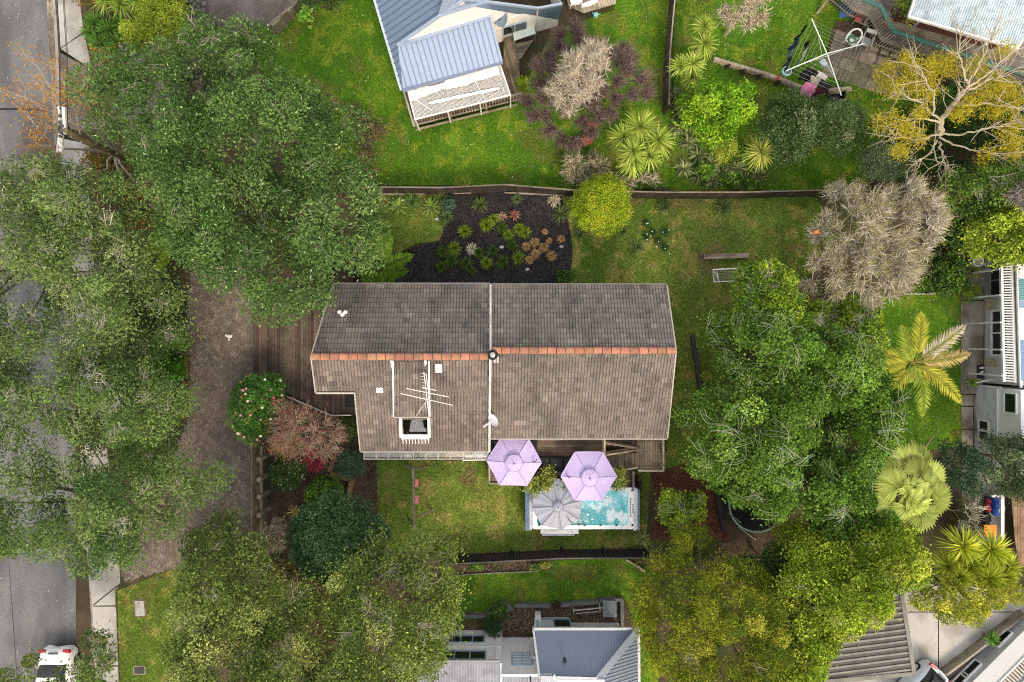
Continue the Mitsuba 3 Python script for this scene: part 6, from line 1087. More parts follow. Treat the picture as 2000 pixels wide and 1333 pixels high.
# cars
def car(name, label, o, ang, L, W, Hh, body, seed, glass=(.01, .012, .015), estate=False, rear_plate=True):
    k = thing(name, label, 'car'); a = math.radians(ang); F = np.array([math.cos(a), math.sin(a), 0]); S_ = np.array([-F[1], F[0], 0]); Z = np.array([0, 0, 1.])
    P = lambda x, y, z: o + F * x + S_ * y + Z * z
    def loft(st, ny, mat, c, nm, top=True, label=None):
        rows = []
        for x, w, z0, z1, pw in st:
            g = np.linspace(0, np.pi, ny); rows.append([P(x, w / 2 * np.sign(math.cos(t)) * abs(math.cos(t)) ** pw, z0 + (z1 - z0) * abs(math.sin(t)) ** pw) for t in g])
        A = np.array(rows); n, q = A.shape[:2]; i, j = np.meshgrid(np.arange(n - 1), np.arange(q - 1), indexing='ij'); f = np.stack([i * q + j, (i + 1) * q + j, (i + 1) * q + j + 1, i * q + j + 1], -1).reshape(-1, 4)
        m = MB(c); V = A.reshape(-1, 3); m.add(V, f)
        for e in (0, n - 1): cidx = np.vstack([A[e], [A[e].mean(0)]]); m.add(cidx, [[q, t, t + 1] if e else [q, t + 1, t] for t in range(q - 1)])
        return part(k, nm, m, mat, True, label)
    h = L / 2
    loft([(-h, W * .5, .35, .62, .5), (-h + .05, W * .78, .25, .78, .45), (-h + .25, W * .94, .2, .93, .4), (-h + .8, W, .18, 1.0, .36), (0, W, .18, .98, .36), (h - 1.2, W, .18, .94, .38), (h - .5, W * .93, .2, .82, .42), (h - .12, W * .72, .25, .68, .5), (h, W * .45, .32, .55, .6)], 19, 'gloss', body, 'body')
    rt = -h + (.25 if estate else .75)
    loft([(rt, W * .80, .85, .97, .5), (rt + .28, W * .78, .85, Hh - .14, .42), (rt + .6, W * .76, .85, Hh - .01, .4), (.1, W * .76, .85, Hh, .4), (h - 2.0, W * .76, .85, Hh - .08, .42), (h - 1.6, W * .80, .85, 1.2, .5), (h - 1.15, W * .84, .85, .93, .5)], 17, 'glass_vc', glass, 'glasshouse')
    loft([(rt + .5, W * .66, Hh - .12, Hh + .0, .35), (rt + .75, W * .69, Hh - .12, Hh + .025, .3), (.1, W * .70, Hh - .12, Hh + .03, .3), (h - 2.15, W * .69, Hh - .12, Hh - .03, .3), (h - 1.98, W * .64, Hh - .16, Hh - .08, .35)], 13, 'gloss', body, 'roof')
    for s in (-1, 1):
        m = MB((.35, .01, .015)); m.frame(P(-h + .13, s * W * .36, .80), F * .16 - Z * .06, S_ * W * .2, Z * .14); part(k, 'tail_light', m, 'gloss'); m = MB((.7, .72, .75)); m.frame(P(h - .28, s * W * .36, .70), F * .3, S_ * W * .16, Z * .1); part(k, 'headlight', m, 'gloss'); m = MB(body); m.blob(P(h - 1.55, s * (W / 2 + .08), 1.0), (.11, .11, .08)); part(k, 'mirror', m, 'gloss', True)
        for x in (-h + .8, h - .85): w = part(k, 'wheel', (lambda m: m.lathe([(0, -.1), (.24, -.1), (.31, -.06), (.31, .08), (.24, .1), (0, .1)], P(x, s * (W / 2 - .08), .31), 20, ax=S_))(MB((.015, .015, .016))), 'matte'); m = MB((.5, .5, .52)); m.lathe([(0, .11), (.2, .105), (.2, .09)], P(x, s * (W / 2 - .08), .31), 14, ax=S_ * s); part(w, 'rim', m, 'metal')
    m = MB((.6, .6, .58)); m.frame(P(-h + .02, 0, .68), F * .03, S_ * .42, Z * .13); part(k, 'number_plate', m, 'gloss'); m = MB((.1, .1, .11)); m.frame(P(-h + .2, 0, .93), F * .1, S_ * .5, Z * .04); part(k, 'boot_trim', m, 'gloss')
    return k
scene['glass_vc'] = tw(vcp(.05, .7)); VC.add('glass_vc')
car('parked_car', 'white car with red tail lights parked at the kerb under the roadside tree', at(126, 1336, -.12) * [1, 1, 0] + [0, .02, -.12], -90, 4.5, 1.8, 1.42, (.78, .78, .78), 1)
car('parked_car', 'silver car with a dark rear window parked half under the carport', at(1766, 1360, .02), 225, 4.6, 1.85, 1.55, (.62, .66, .72), 2, estate=True)
# ---------------------------------------------------------------- trees and plants
OLIVE = [((.078, .125, .034), 4), ((.12, .175, .055), 4), ((.21, .255, .095), 2.5), ((.045, .08, .025), 3)]
POHU = [((.05, .10, .026), 4), ((.078, .14, .038), 4), ((.12, .185, .06), 2), ((.035, .072, .02), 2), ((.28, .34, .16), .6)]
LIME = [((.15, .22, .02), 4), ((.23, .30, .032), 4), ((.32, .36, .05), 2), ((.09, .14, .014), 2)]
FRESH = [((.068, .135, .02), 4), ((.105, .19, .03), 4), ((.165, .25, .05), 2), ((.04, .085, .013), 2)]
DARK = [((.028, .055, .016), 4), ((.046, .08, .023), 3), ((.072, .11, .034), 2)]
CON = [((.115, .15, .014), 4), ((.19, .21, .02), 4), ((.27, .27, .035), 2), ((.05, .08, .012), 4)]
YEL = [((.19, .22, .025), 4), ((.28, .29, .035), 4), ((.38, .34, .05), 2), ((.10, .125, .014), 2)]
PGL = (.26, .23, .19)
tree('broadleaf_tree', 'huge dark green dense tree overhanging the upper left corner of the tiled roof', 'tree', [(470, 190), (560, 162), (640, 192), (700, 252), (716, 330), (760, 420), (746, 482), (702, 542), (652, 562), (604, 612), (524, 622), (470, 592), (402, 540), (352, 472), (312, 420), (296, 340), (330, 265), (400, 215)], 10.5, 5.5, .78, 560, (.15, .062), POHU, 101, trunk=.3, base=(520, 420), holes=([(540, 345), (575, 330), (580, 365), (550, 372)], [(545, 415), (572, 405), (575, 450), (552, 448)], [(560, 470), (582, 470), (580, 520), (562, 515)]), stems=(26, .7, .011, PGL))
tree('broadleaf_tree', 'dark green spreading tree between the lime bush and the huge dark tree', 'tree', [(405, 72), (470, 52), (535, 78), (556, 140), (520, 186), (480, 222), (400, 262), (320, 300), (232, 286), (192, 248), (204, 180), (258, 150), (335, 135)], 9.0, 5.0, .72, 520, (.15, .06), POHU, 102, trunk=.22, base=(390, 170), holes=([(430, 165), (462, 165), (455, 215), (435, 215)],), stems=(26, .7, .011, PGL))
tree('street_tree', 'large olive-green street tree with pale twigs over the road at the left edge', 'tree', [(60, 332), (110, 316), (150, 324), (250, 350), (300, 402), (302, 460), (342, 540), (360, 600), (352, 680), (300, 692), (200, 690), (100, 682), (0, 724), (-80, 700), (-90, 480), (-40, 420), (20, 392)], 10, 5.5, .72, 520, (.14, .056), OLIVE, 103, trunk=.25, base=(140, 480), holes=([(105, 560), (128, 560), (128, 600), (108, 600)], [(145, 585), (188, 592), (188, 632), (150, 640)], [(60, 470), (95, 450), (95, 500), (65, 500)], [(225, 500), (260, 490), (262, 515), (230, 520)], [(0, 380), (60, 360), (50, 420), (10, 440)]), stems=(110, .75, .012, (.32, .29, .24)), fill=.6, gap=1.02)
tree('street_tree', 'large ragged green street tree reaching over the brick driveway at lower left', 'tree', [(-90, 742), (60, 702), (172, 692), (300, 700), (395, 738), (420, 772), (372, 812), (345, 880), (405, 872), (400, 915), (438, 930), (415, 972), (382, 985), (350, 1028), (290, 1082), (232, 1105), (190, 1092), (180, 1050), (140, 1076), (70, 1072), (0, 1042), (-90, 1030)], 9.5, 5.0, .66, 440, (.14, .056), OLIVE[:2] + [((.11, .17, .045), 2), ((.03, .065, .02), 2)], 104, trunk=.2, base=(335, 1000), holes=([(168, 860), (212, 868), (205, 930), (170, 920)], [(210, 830), (255, 830), (250, 862), (215, 855)], [(170, 960), (215, 975), (212, 1010), (172, 1000)], [(105, 712), (135, 712), (132, 735), (110, 735)], [(165, 770), (190, 772), (188, 785), (168, 785)], [(110, 945), (150, 950), (140, 1000), (112, 990)], [(385, 825), (350, 850), (345, 880)], [(90, 840), (120, 845), (115, 870), (90, 865)]), stems=(100, .75, .012, (.32, .29, .24)), fill=.5, gap=1.02)
tree('street_tree', 'small green tree over the roof of the white parked car', 'tree', [(-20, 1345), (10, 1300), (44, 1282), (64, 1276), (74, 1304), (115, 1312), (150, 1306), (174, 1318), (186, 1400), (-20, 1400)], 6.5, 4.5, .5, 260, (.15, .065), [((.10, .15, .03), 4), ((.16, .2, .04), 3), ((.05, .09, .02), 2)], 105, trunk=.1, base=(60, 1420), stems=(24, .8, .010, PGL), fill=.1)
tree('street_tree', 'small green tree beside the footpath right of the white parked car', 'tree', [(160, 1240), (185, 1228), (230, 1228), (236, 1262), (232, 1330), (208, 1340), (196, 1300), (176, 1264)], 6.0, 4.2, .45, 250, (.15, .065), [((.08, .14, .03), 4), ((.14, .19, .04), 3), ((.04, .08, .02), 2)], 106, trunk=.09, base=(215, 1290), stems=(14, .7, .010, PGL), fill=.1)
m2 = [((.095, .135, .03), 4), ((.145, .185, .05), 4), ((.23, .26, .08), 2.5), ((.05, .08, .02), 2)]
tree('broadleaf_tree', 'pale-flecked green tree at the bottom edge left of the brown gap', 'tree', [(362, 1060), (400, 1024), (470, 1042), (512, 1090), (560, 1130), (622, 1150), (632, 1230), (640, 1290), (640, 1400), (352, 1400), (352, 1250)], 9, 5, .7, 420, (.15, .062), m2, 107, trunk=.2, base=(480, 1220), stems=(30, .9, .011, PGL), gap=1.0, fill=.6)
tree('broadleaf_tree', 'yellow-flecked green tree at the bottom edge beside the grey weatherboard house', 'tree', [(662, 1170), (650, 1115), (720, 1072), (790, 1050), (832, 1064), (882, 1092), (905, 1140), (918, 1205), (868, 1232), (858, 1282), (812, 1302), (800, 1400), (652, 1400), (640, 1260)], 9, 4.6, .68, 430, (.15, .064), m2 + [((.25, .32, .03), 1.2)], 108, trunk=.2, base=(740, 1210), stems=(30, .9, .011, PGL), gap=1.0, fill=.6)
shrub('round_shrub', 'dense round blue-green tree below the bark bed', ell(664, 1056, 92, 86, 18, 3, .05), 4.6, [((.035, .08, .028), 4), ((.06, .12, .048), 3), ((.10, .17, .08), 2)], 109, (.13, .075), .42, 230, cat='tree', ze=1.8, gap=.8, rough=.18)
tree('arching_tree', 'large bright green tree with long bare arching stems right of the house', 'tree', [(1400, 622), (1470, 600), (1560, 612), (1640, 640), (1690, 700), (1742, 770), (1740, 850), (1690, 900), (1702, 960), (1650, 1010), (1560, 1002), (1490, 1012), (1430, 968), (1370, 930), (1342, 860), (1338, 800), (1372, 760), (1440, 752), (1400, 690)], 7.5, 3.6, .5, 330, (.135, .085), FRESH, 110, trunk=.22, base=(1560, 810), holes=([(1585, 800), (1625, 805), (1615, 850), (1580, 850)],), stems=(360, 1.25, .009, (.36, .38, .28)), gap=1.08, rough=.5)
tree('lime_tree', 'lime-green tree hiding the right end of the small goal', 'tree', [(1425, 560), (1440, 530), (1500, 512), (1545, 540), (1560, 590), (1600, 600), (1612, 650), (1560, 690), (1500, 660), (1440, 640)], 5.5, 2.8, .45, 260, (.15, .09), LIME[:2] + FRESH[:2], 111, trunk=.12, stems=(30, .7, .010, PGL))
tree('lime_tree', 'lime-green tree below the twiggy grey tree', 'tree', [(1600, 610), (1640, 592), (1700, 610), (1722, 660), (1690, 700), (1640, 690), (1604, 660)], 5.0, 2.8, .45, 260, (.15, .09), LIME[:2] + FRESH[:2], 112, trunk=.1, stems=(20, .7, .010, PGL))
k, C, r = twig_tree('twiggy_tree', 'pale grey twiggy tree with sparse olive leaves right of the patchy lawn', 'tree', [(1590, 360), (1640, 345), (1720, 350), (1790, 352), (1838, 390), (1836, 450), (1802, 500), (1770, 545), (1760, 600), (1700, 612), (1620, 600), (1560, 570), (1545, 500), (1560, 440), (1600, 400)], 6.5, 3.0, .62, 170, .62, (.40, .355, .285), 113, rad=.014, leafy=([((.17, .17, .05), 3), ((.24, .23, .07), 3), ((.10, .11, .035), 2)], .42, .085, .035))
mb = MB((.6, .18, .08)); mb.blob(C[len(C) // 2] + [0, 0, .5], (.14, .1, .1), amp=.5, seed=3); single('leaf_clump', 'small orange-red dead leaf clump in the crown of the twiggy grey tree', 'leaf clump', mb, 'matte', True)
twig_tree('bare_tree', 'wide purplish-brown leafless tree beside the blue-roofed house', 'tree', [(1080, 45), (1122, 38), (1160, 70), (1196, 82), (1250, 80), (1262, 120), (1290, 160), (1286, 200), (1240, 212), (1200, 250), (1160, 290), (1100, 300), (1050, 290), (1022, 250), (1008, 190), (1020, 120), (1060, 90)], 4.6, 2.2, .6, 140, .62, (.135, .095, .085), 114, rad=.012, trunk=.14, base=(1150, 215))
kk, C, r = twig_tree('pale_bare_tree', 'cream-coloured leafless tree rising through the brown bare tree', 'tree', [(1085, 118), (1140, 100), (1192, 96), (1190, 150), (1165, 190), (1150, 226), (1100, 240), (1062, 200), (1060, 178), (1090, 160)], 6.6, 4.4, .42, 130, .6, (.44, .39, .31), 115, rad=.009, trunk=.10, base=(1172, 232), gap=1.0)
mb = MB((.30, .085, .05)); r = np.random.default_rng(5)
for x, y in ((1135, 278), (1150, 268), (1160, 245), (1145, 275)): mb.blob(at(x, y, .5), (.3, .2, .25), amp=.5, seed=x)
single('brick_rubble', 'reddish rubble heap showing under the brown bare tree', 'rubble', mb, 'matte')
twig_tree('bare_tree', 'pale leafless tree at the top edge left of the clothesline', 'tree', [(1392, -50), (1400, 10), (1392, 50), (1420, 78), (1460, 82), (1498, 60), (1510, 20), (1530, -20), (1520, -60)], 5.5, 2.6, .55, 130, .6, (.40, .345, .25), 116, rad=.014, trunk=.1)
# autumn street tree with long bare limbs
r = np.random.default_rng(120); AT = thing('autumn_tree', 'sparse tree with orange leaves and long pale limbs over the road at the top left', 'tree'); o = at(225, 300, 3.0); mb = MB((.36, .30, .26)); mb.tube([at(245, 315, 0), o], [.14, .11], 8); part(AT, 'trunk', mb, 'bark'); tips = []
for (x1, y1), (x2, y2) in (((150, 245), (28, 182)), ((160, 280), (105, 120)), ((140, 270), (60, 110)), ((120, 292), (52, 285)), ((110, 290), (60, 235)), ((170, 200), (165, 138)), ((200, 180), (205, 130)), ((195, 190), (130, 170)), ((210, 330), (150, 340)), ((260, 350), (300, 410)), ((240, 345), (275, 440)), ((180, 235), (200, 205)), ((190, 150), (250, 130))):
    a, b = at(x1, y1, 6.0), at(x2, y2, 7.0); mb = MB((.40, .35, .31)); mb.tube([o, o * .45 + a * .55 + [0, 0, .3], a], [.07, .05, .035], 6); mb.tube([a, a * .5 + b * .5 + r.normal(0, .15, 3), b], [.035, .024, .01], 5)
    for _ in range(9): t = r.uniform(.1, 1); p = a + (b - a) * t; q = p + unit((b - a) + r.normal(0, 1.1, 3) * 2.2) * r.uniform(.5, 1.4); mb.tube([p, (p + q) / 2 + r.normal(0, .06, 3), q], [.016, .012, .005], 4); tips.append(q); tips.append((p + q) / 2)
    part(AT, 'limb', mb, 'bark')
tips = np.array(tips); q = np.repeat(tips, 15, 0) + r.normal(0, .19, (15 * len(tips), 3)); mb = MB(); leaves(mb, q, unit(r.normal(0, 1, (len(q), 3)) * [1, 1, .4]), unit(r.normal(0, .5, (len(q), 3)) + [0, 0, 1]), .12, .055, palette([((.33, .15, .03), 3), ((.24, .11, .03), 2), ((.36, .22, .05), 2)], len(q), r) * r.uniform(.7, 1.2, (len(q), 1))); part(AT, 'leaves', mb, 'leaf')
for px, z, sd, lab in (([(180, 300), (250, 300), (290, 370), (320, 440), (290, 450), (250, 400), (200, 350), (178, 330)], 3.2, 121, 'orange-brown autumn bush between the footpath and the huge dark tree'), ([(195, -30), (245, -30), (240, 18), (205, 20), (150, 14), (142, -20)], 2.0, 122, 'rusty-orange bush at the top edge beside the footpath')): shrub('autumn_shrub', lab, px, z, [((.18, .10, .025), 3), ((.16, .115, .03), 3), ((.10, .08, .025), 3)], sd, (.12, .055), .4, 130)
# lime bush, flax, verge plants at the top left
tree('lime_bush', 'bright lime-green feathery bush at the upper left', 'shrub', [(300, 0), (330, -20), (365, 0), (376, 50), (368, 95), (330, 118), (300, 132), (268, 108), (255, 75), (280, 40)], 4.2, 1.8, .42, 330, (.11, .055), [((.20, .27, .03), 4), ((.28, .33, .045), 3), ((.12, .17, .02), 2)], 123, trunk=.1, z0=0)
def sword(name, label, px, py, R_, n, w, cols, seed, z=.1, lo=8, hi=75, droop=.45, cat='plant', group=None, parent=None, nm='leaves', mat='leaf', seg=3):
    r = np.random.default_rng(seed); mb = MB(); rosette(mb, at(px, py, z), R_, n, w, cols, r, lo, hi, droop, seg=seg)
    if parent: part(parent, nm, mat and mb, mat); return parent
    k = thing(name, label, cat, group); part(k, nm, mb, mat)
    if group: XP[k] = px
    if z > .4: st = MB((.20, .165, .12)); st.tube([at(px, py, z) * [1, 1, 0], at(px, py, z) + [0, 0, .05]], [.09, .06], 7); part(k, 'stem', st, 'bark')
    else: st = MB((.10, .09, .05)); st.lathe([(.0, -.05), (.06, -.05), (.05, .08), (0, .1)], at(px, py, z), 7); part(k, 'crown_base', st, 'bark')
    return k
FLX = [(.05, .13, .02), (.12, .22, .045)]
for i, (x, y, s) in enumerate(((186, 45, .9), (215, 60, 1.0), (195, 85, .95), (235, 85, .95), (215, 105, .7), (240, 50, .9), (180, 65, .8), (250, 70, .8))): sword('flax_clump', 'clump of glossy dark green strap leaves in the verge bed at top left', x, y, s, 70, .075, FLX, 130 + i, hi=70, droop=.6, group='strap-leaf clumps in the top left verge bed')
for i, (x, y, lab) in enumerate(((207, 0, 'leftmost cabbage palm head at the top left edge'), (236, 8, 'bright middle cabbage palm head at the top left edge'), (268, 2, 'right cabbage palm head at the top left edge, beside the lime bush'))): sword('cabbage_palm', lab, x, y, .85, 70, .06, [(.13, .22, .03), (.24, .32, .06)], 140 + i, z=2.6, lo=-25, hi=80, droop=.3, cat='palm')
sword('cabbage_palm', 'cabbage palm head among orange leaves right of the power pole', 225, 322, 1.0, 70, .055, [(.06, .12, .025), (.14, .2, .05)], 144, z=2.4, lo=-25, hi=80, droop=.3, cat='palm')
rk = thing('stone_wall', 'dry stone retaining wall beside the lime bush', 'wall'); r = np.random.default_rng(6)
for _ in range(70):
    x, y = (r.uniform(232, 262), r.uniform(78, 112)) if r.random() < .45 else (r.uniform(345, 400), r.uniform(-14, 26))
    m = MB(jit((.17, .16, .14), .3, r)); m.blob(at(x, y, r.uniform(0, .5)), (r.uniform(.09, .16), r.uniform(.08, .14), .1), amp=.3, seed=r.integers(99), sub=1); part(rk, 'stone', m, 'matte')
# cabbage trees and yuccas
def heads(name, label, hs, cols, seed, cat='tree', w=.06, n=95, z=3.0, base=None):
    k = thing(name, label, cat); r = np.random.default_rng(seed); c = np.mean([h[:2] for h in hs], 0); b = at(*(base or c), 0); f = at(*(base or c), z * .45); st = MB((.24, .20, .15)); st.tube([b, f], [.17, .13], 8); part(k, 'trunk', st, 'bark')
    for x, y, R_ in hs:
        zz3 = z + r.uniform(-.35, .35); o = at(x, y, zz3); st = MB((.24, .20, .15)); st.tube([f, f * .4 + o * .6 - [0, 0, .2], o], [.1, .085, .07], 7); part(k, 'branch', st, 'bark'); mb = MB(); rosette(mb, o, R_, n, w, cols, r, -35, 82, .3, len_var=.12); part(k, 'leaf_head', mb, 'leaf')
CAB = [(.17, .25, .03), (.36, .42, .09)]
heads('cabbage_tree', 'cabbage tree with four stacked green heads along the narrow brown fence', [(1376, 52, .72), (1375, 86, .82), (1352, 125, .80), (1330, 128, .7), (1352, 152, .72)], CAB, 151, w=.055, n=85)
heads('cabbage_tree', 'big cabbage tree with five green heads below the brown bare tree', [(1250, 248, 1.15), (1218, 268, .9), (1285, 275, 1.05), (1236, 296, .85), (1236, 318, .85), (1268, 305, .8)], CAB, 152, w=.06, n=100, z=3.2)
heads('cabbage_tree', 'single-headed yellowing cabbage tree left of the dark leafy hedge tree', [(1486, 298, .95)], [(.18, .25, .04), (.36, .36, .09)], 153, w=.06, n=90, z=2.8)
heads('yucca', 'cluster of bright yellow-green yucca heads at the lower right', [(1880, 1068, 1.1), (1935, 1075, 1.15), (1893, 1105, 1.15), (1850, 1105, .85), (1930, 1130, 1.1), (1965, 1105, .9), (1872, 1128, .8), (1960, 1128, .8)], [(.25, .32, .02), (.50, .52, .07)], 154, 'shrub', .08, 150, 3.2)
sword('cabbage_palm', 'small spiky green palm head against the yellow-leafed bare tree', 1846, 192, .8, 60, .05, [(.07, .16, .03), (.14, .24, .05)], 155, z=2.0, lo=-20, hi=80, cat='palm'); sword('cabbage_palm', 'pale spiky palm head below the trailing yellow leaves at upper right', 1712, 242, .8, 60, .05, [(.15, .23, .04), (.26, .3, .09)], 156, z=2.0, lo=-20, hi=80, cat='palm')
FP = [(.26, .33, .06), (.42, .47, .13)]
k = thing('fan_palm', 'yellow-green fan palm with many split fans at the right', 'palm'); r = np.random.default_rng(160); o = at(1776, 962, 4.6); st = MB((.2, .16, .11)); st.tube([o * [1, 1, 0], o - [0, 0, .2]], [.2, .16], 10); part(k, 'trunk', st, 'bark')
for i in range(27):
    a = i * 2.39996; u = i / 26; e = 70 - 75 * u ** .8; L = .3 + 1.2 * u ** .8; h = np.array([math.cos(a), math.sin(a), 0]); q = o + h * (L if i > 6 else -.42) + [0, 0, .55 - 1.1 * u * u]; mb = MB(); mb.tube([o - [0, 0, .1], (o + q) / 2 + [0, 0, .12], q], .014, 4, (.3, .36, .08)); kq = r.uniform(.6, 1.25); fan(mb, q, a + r.normal(0, .2), r.uniform(-18, 10) - 14 * u, r.uniform(1.0, 1.22), r, np.array(FP) * kq, 22, 300, .22); part(k, 'frond', mb, 'leaf')
k = thing('feather_palm', 'yellowing feather palm with drooping fronds over the right-hand lawn', 'palm'); o = at(1783, 708, 4.2); st = MB((.22, .19, .14)); st.tube([o * [1, 1, 0], o], [.16, .11], 10); part(k, 'trunk', st, 'bark'); r = np.random.default_rng(161)
for i, (x, y, dr_, cs) in enumerate(((1766, 612, .55, 1), (1862, 628, .6, 2), (1852, 648, .6, 1), (1886, 700, .7, 3), (1872, 775, .65, 1), (1798, 812, .65, 0), (1690, 798, .75, 1), (1672, 722, .7, 1), (1712, 690, .6, 1), (1745, 672, .5, 0), (1830, 690, .5, 0), (1800, 740, .4, 0), (1760, 745, .4, 0), (1735, 640, .6, 0), (1822, 745, .5, 1))):
    tip = at(x, y, 3.4); d = (tip - o)[:2]; L = np.linalg.norm(d) * 1.12; mb = MB(); frond(mb, o + r.normal(0, .05, 3), math.atan2(d[1], d[0]), L, r, [[(.18, .27, .03), (.36, .43, .07)], [(.30, .32, .04), (.54, .50, .07)], [(.42, .38, .28), (.55, .5, .4)], [(.36, .28, .07), (.55, .44, .22)]][cs], 27, dr_ * 1.25, 46, .05, .78, (.3, .28, .06), 42, r.uniform(-.12, .12)); part(k, 'frond', mb, 'leaf')
def fern(label, px, py, z, tips, seed, cols=((.08, .16, .015), (.15, .25, .03))):
    k = thing('tree_fern', label, 'fern'); o = at(px, py, z); r = np.random.default_rng(seed); st = MB((.05, .035, .025)); st.tube([o * [1, 1, 0], o], [.12, .09], 8); part(k, 'trunk', st, 'bark')
    for x, y in tips: d = (at(x, y, z - .1) - o)[:2]; L = np.linalg.norm(d) * 1.1; mb = MB(); frond(mb, o, math.atan2(d[1], d[0]), L, r, cols, 24, .75, 26, .13, .55, (.09, .12, .02), 70); part(k, 'frond', mb, 'leaf')
fern('tree fern with three broad fronds at the corner of the tiled roof', 738, 528, 2.2, ((808, 498), (798, 530), (770, 556), (704, 520), (706, 548), (735, 560)), 170); fern('tree fern with bright fronds at the edge of the huge dark tree', 728, 505, 2.4, ((768, 462), (765, 485), (745, 458), (700, 470)), 171); fern('tree fern between the street tree and the huge dark tree', 308, 505, 3.0, ((318, 452), (300, 452), (335, 470), (282, 490), (325, 520)), 172, ((.12, .22, .02), (.2, .32, .04)))
# planted bed behind the house
TUS = [(.10, .17, .015), (.22, .28, .035)]; DTU = [(.035, .075, .015), (.09, .14, .03)]; TAN = [(.26, .15, .06), (.42, .27, .13)]
for i, (x, y, s) in enumerate(((908, 452, .46), (950, 440, .48), (964, 428, .36), (888, 486, .50), (950, 514, .44), (1012, 504, .46), (992, 460, .40), (1014, 448, .42), (1026, 455, .4))): sword('tussock', 'round bright green tussock in the black mulch bed', x, y, s, 130, .03, TUS, 180 + i, lo=5, hi=85, droop=.35, group='bright green tussocks in the black mulch bed', z=.15)
for i, (x, y, s) in enumerate(((863, 492, .45), (882, 510, .5), (910, 515, .48), (935, 495, .42), (962, 490, .44), (982, 512, .52), (980, 445, .42), (862, 522, .4), (1000, 480, .42), (922, 530, .3))): sword('tussock', 'dark green tussock in the black mulch bed', x, y, s, 110, .03, DTU, 195 + i, lo=5, hi=80, droop=.4, group='dark green tussocks in the black mulch bed', z=.12)
for i, (x, y, s) in enumerate(((1028, 482, .3), (1044, 474, .34), (1062, 484, .34), (1046, 496, .34), (1077, 500, .36), (1034, 508, .3), (1073, 471, .2), (1096, 467, .26), (1064, 453, .2))): sword('tussock', 'tan dried tussock in the black mulch bed', x, y, s, 130, .022, TAN, 210 + i, lo=3, hi=80, droop=.4, group='tan dried tussocks in the black mulch bed', z=.12, mat='bark')
sword('bronze_flax', 'reddish-bronze flax at the middle of the black mulch bed', 1005, 421, .42, 46, .05, [(.20, .075, .055), (.34, .15, .12)], 225, z=.25, lo=10, hi=75); sword('bronze_flax', 'brown dried flax left of the reddish-bronze flax', 980, 424, .38, 40, .03, [(.22, .16, .09), (.34, .26, .16)], 226, z=.1, mat='bark')
for i, (x, y, s, lab) in enumerate(((777, 405, .65, 'leftmost pale rosette plant in the strip below the dark fence'), (842, 404, .68, 'bright star-shaped rosette plant in the strip below the dark fence'), (804, 392, .6, 'dark rosette plant between the pale and the bright star-shaped ones'), (720, 382, .55, 'dark rosette plant at the edge of the huge dark tree by the fence'))): sword('rosette_plant', lab, x, y, s, 46, .06, [(.11, .18, .035), (.24, .32, .09)] if i in (0, 1) else [(.05, .10, .025), (.10, .17, .05)], 230 + i, lo=5, hi=60, droop=.15)
for i, (x, y, s, lab) in enumerate(((860, 388, .7, 'dark flax against the fence left of the mulch bed'), (937, 400, .62, 'dark green flax at the top of the black mulch bed'), (1009, 388, .4, 'small thin flax by the fence in the black mulch bed'), (870, 425, .55, 'dark flax at the left edge of the black mulch bed'), (1095, 418, .65, 'dark flax left of the round yellow bush'), (1132, 458, .55, 'dark flax under the round yellow bush'), (1242, 484, .72, 'olive flax on the lawn between the yellow bush and the bench'), (1296, 405, .6, 'dark flax right of the yellow bush by the fence'), (1412, 405, .75, 'dark flax with pale tips by the fence at the middle of the lawn'), (1215, 452, .42, 'small dark flax right of the yellow bush'), (1255, 1053, .62, 'yellow-green spiky plant at the right end of the black fence'), (1082, 392, .5, 'grey dried flax at the upper right of the mulch bed'), (922, 487, .45, 'pale grassy plant between the tussocks'))): sword('flax', lab, x, y, s, 60, .045, [(.16, .2, .06), (.28, .3, .1)] if i == 10 else [(.30, .28, .2), (.4, .38, .28)] if i in (11, 12) else [(.035, .065, .02), (.13, .17, .06)], 240 + i, lo=5, hi=72, droop=.5, mat='bark' if i in (11, 12) else 'leaf')
for i, (x, y) in enumerate(((1262, 437), (1262, 462), (1285, 470), (1297, 483), (1298, 453), (1275, 455))): sword('lily_clump', 'dark green clump with white flowers on the lawn right of the yellow bush', x, y, .36, 50, .035, [(.02, .055, .02), (.05, .10, .03)], 260 + i, group='white-flowered clumps on the patchy lawn'); mb = MB((.8, .8, .78)); rr2 = np.random.default_rng(i); [mb.lathe([(0, .05), (.035, .03), (0, -.03)], at(x, y, .4) + [*rr2.normal(0, .14, 2), 0], 6) for _ in range(2)]; part(list(labels)[-1], 'flowers', mb, 'matte')
shrub('low_shrub', 'small leafy shrub at the lower right corner of the mulch bed', ell(1102, 541, 16, 14, 10, 1), .5, DARK + FRESH[:1], 270, (.09, .06), .2, 60); shrub('low_shrub', 'blue-green shrub by the fence at the left end of the mulch bed', ell(876, 402, 14, 16, 10, 2), .7, [((.05, .10, .06), 3), ((.09, .15, .09), 2)], 271, (.07, .045), .22, 80)
for x, y in ((980, 483), (1097, 482), (1030, 527), (853, 428)): m = MB(jit((.5, .49, .47), .15)); m.blob(at(x, y, .06), (.11, .09, .07), amp=.3, seed=x, sub=1); XP[single('stone', 'pale stone lying in the black mulch bed', 'stone', m, 'matte', group='pale stones in the mulch bed')] = x
shrub('topiary_bush', 'round clipped golden-yellow bush by the dark fence', ell(1175, 402, 54, 56, 20, 5, .05), 2.8, [((.165, .24, .016), 4), ((.23, .30, .022), 4), ((.33, .32, .03), 1), ((.09, .145, .01), 1)], 272, (.07, .045), .3, 190, ze=1.2, gap=.7, rough=.06, tone=.14)
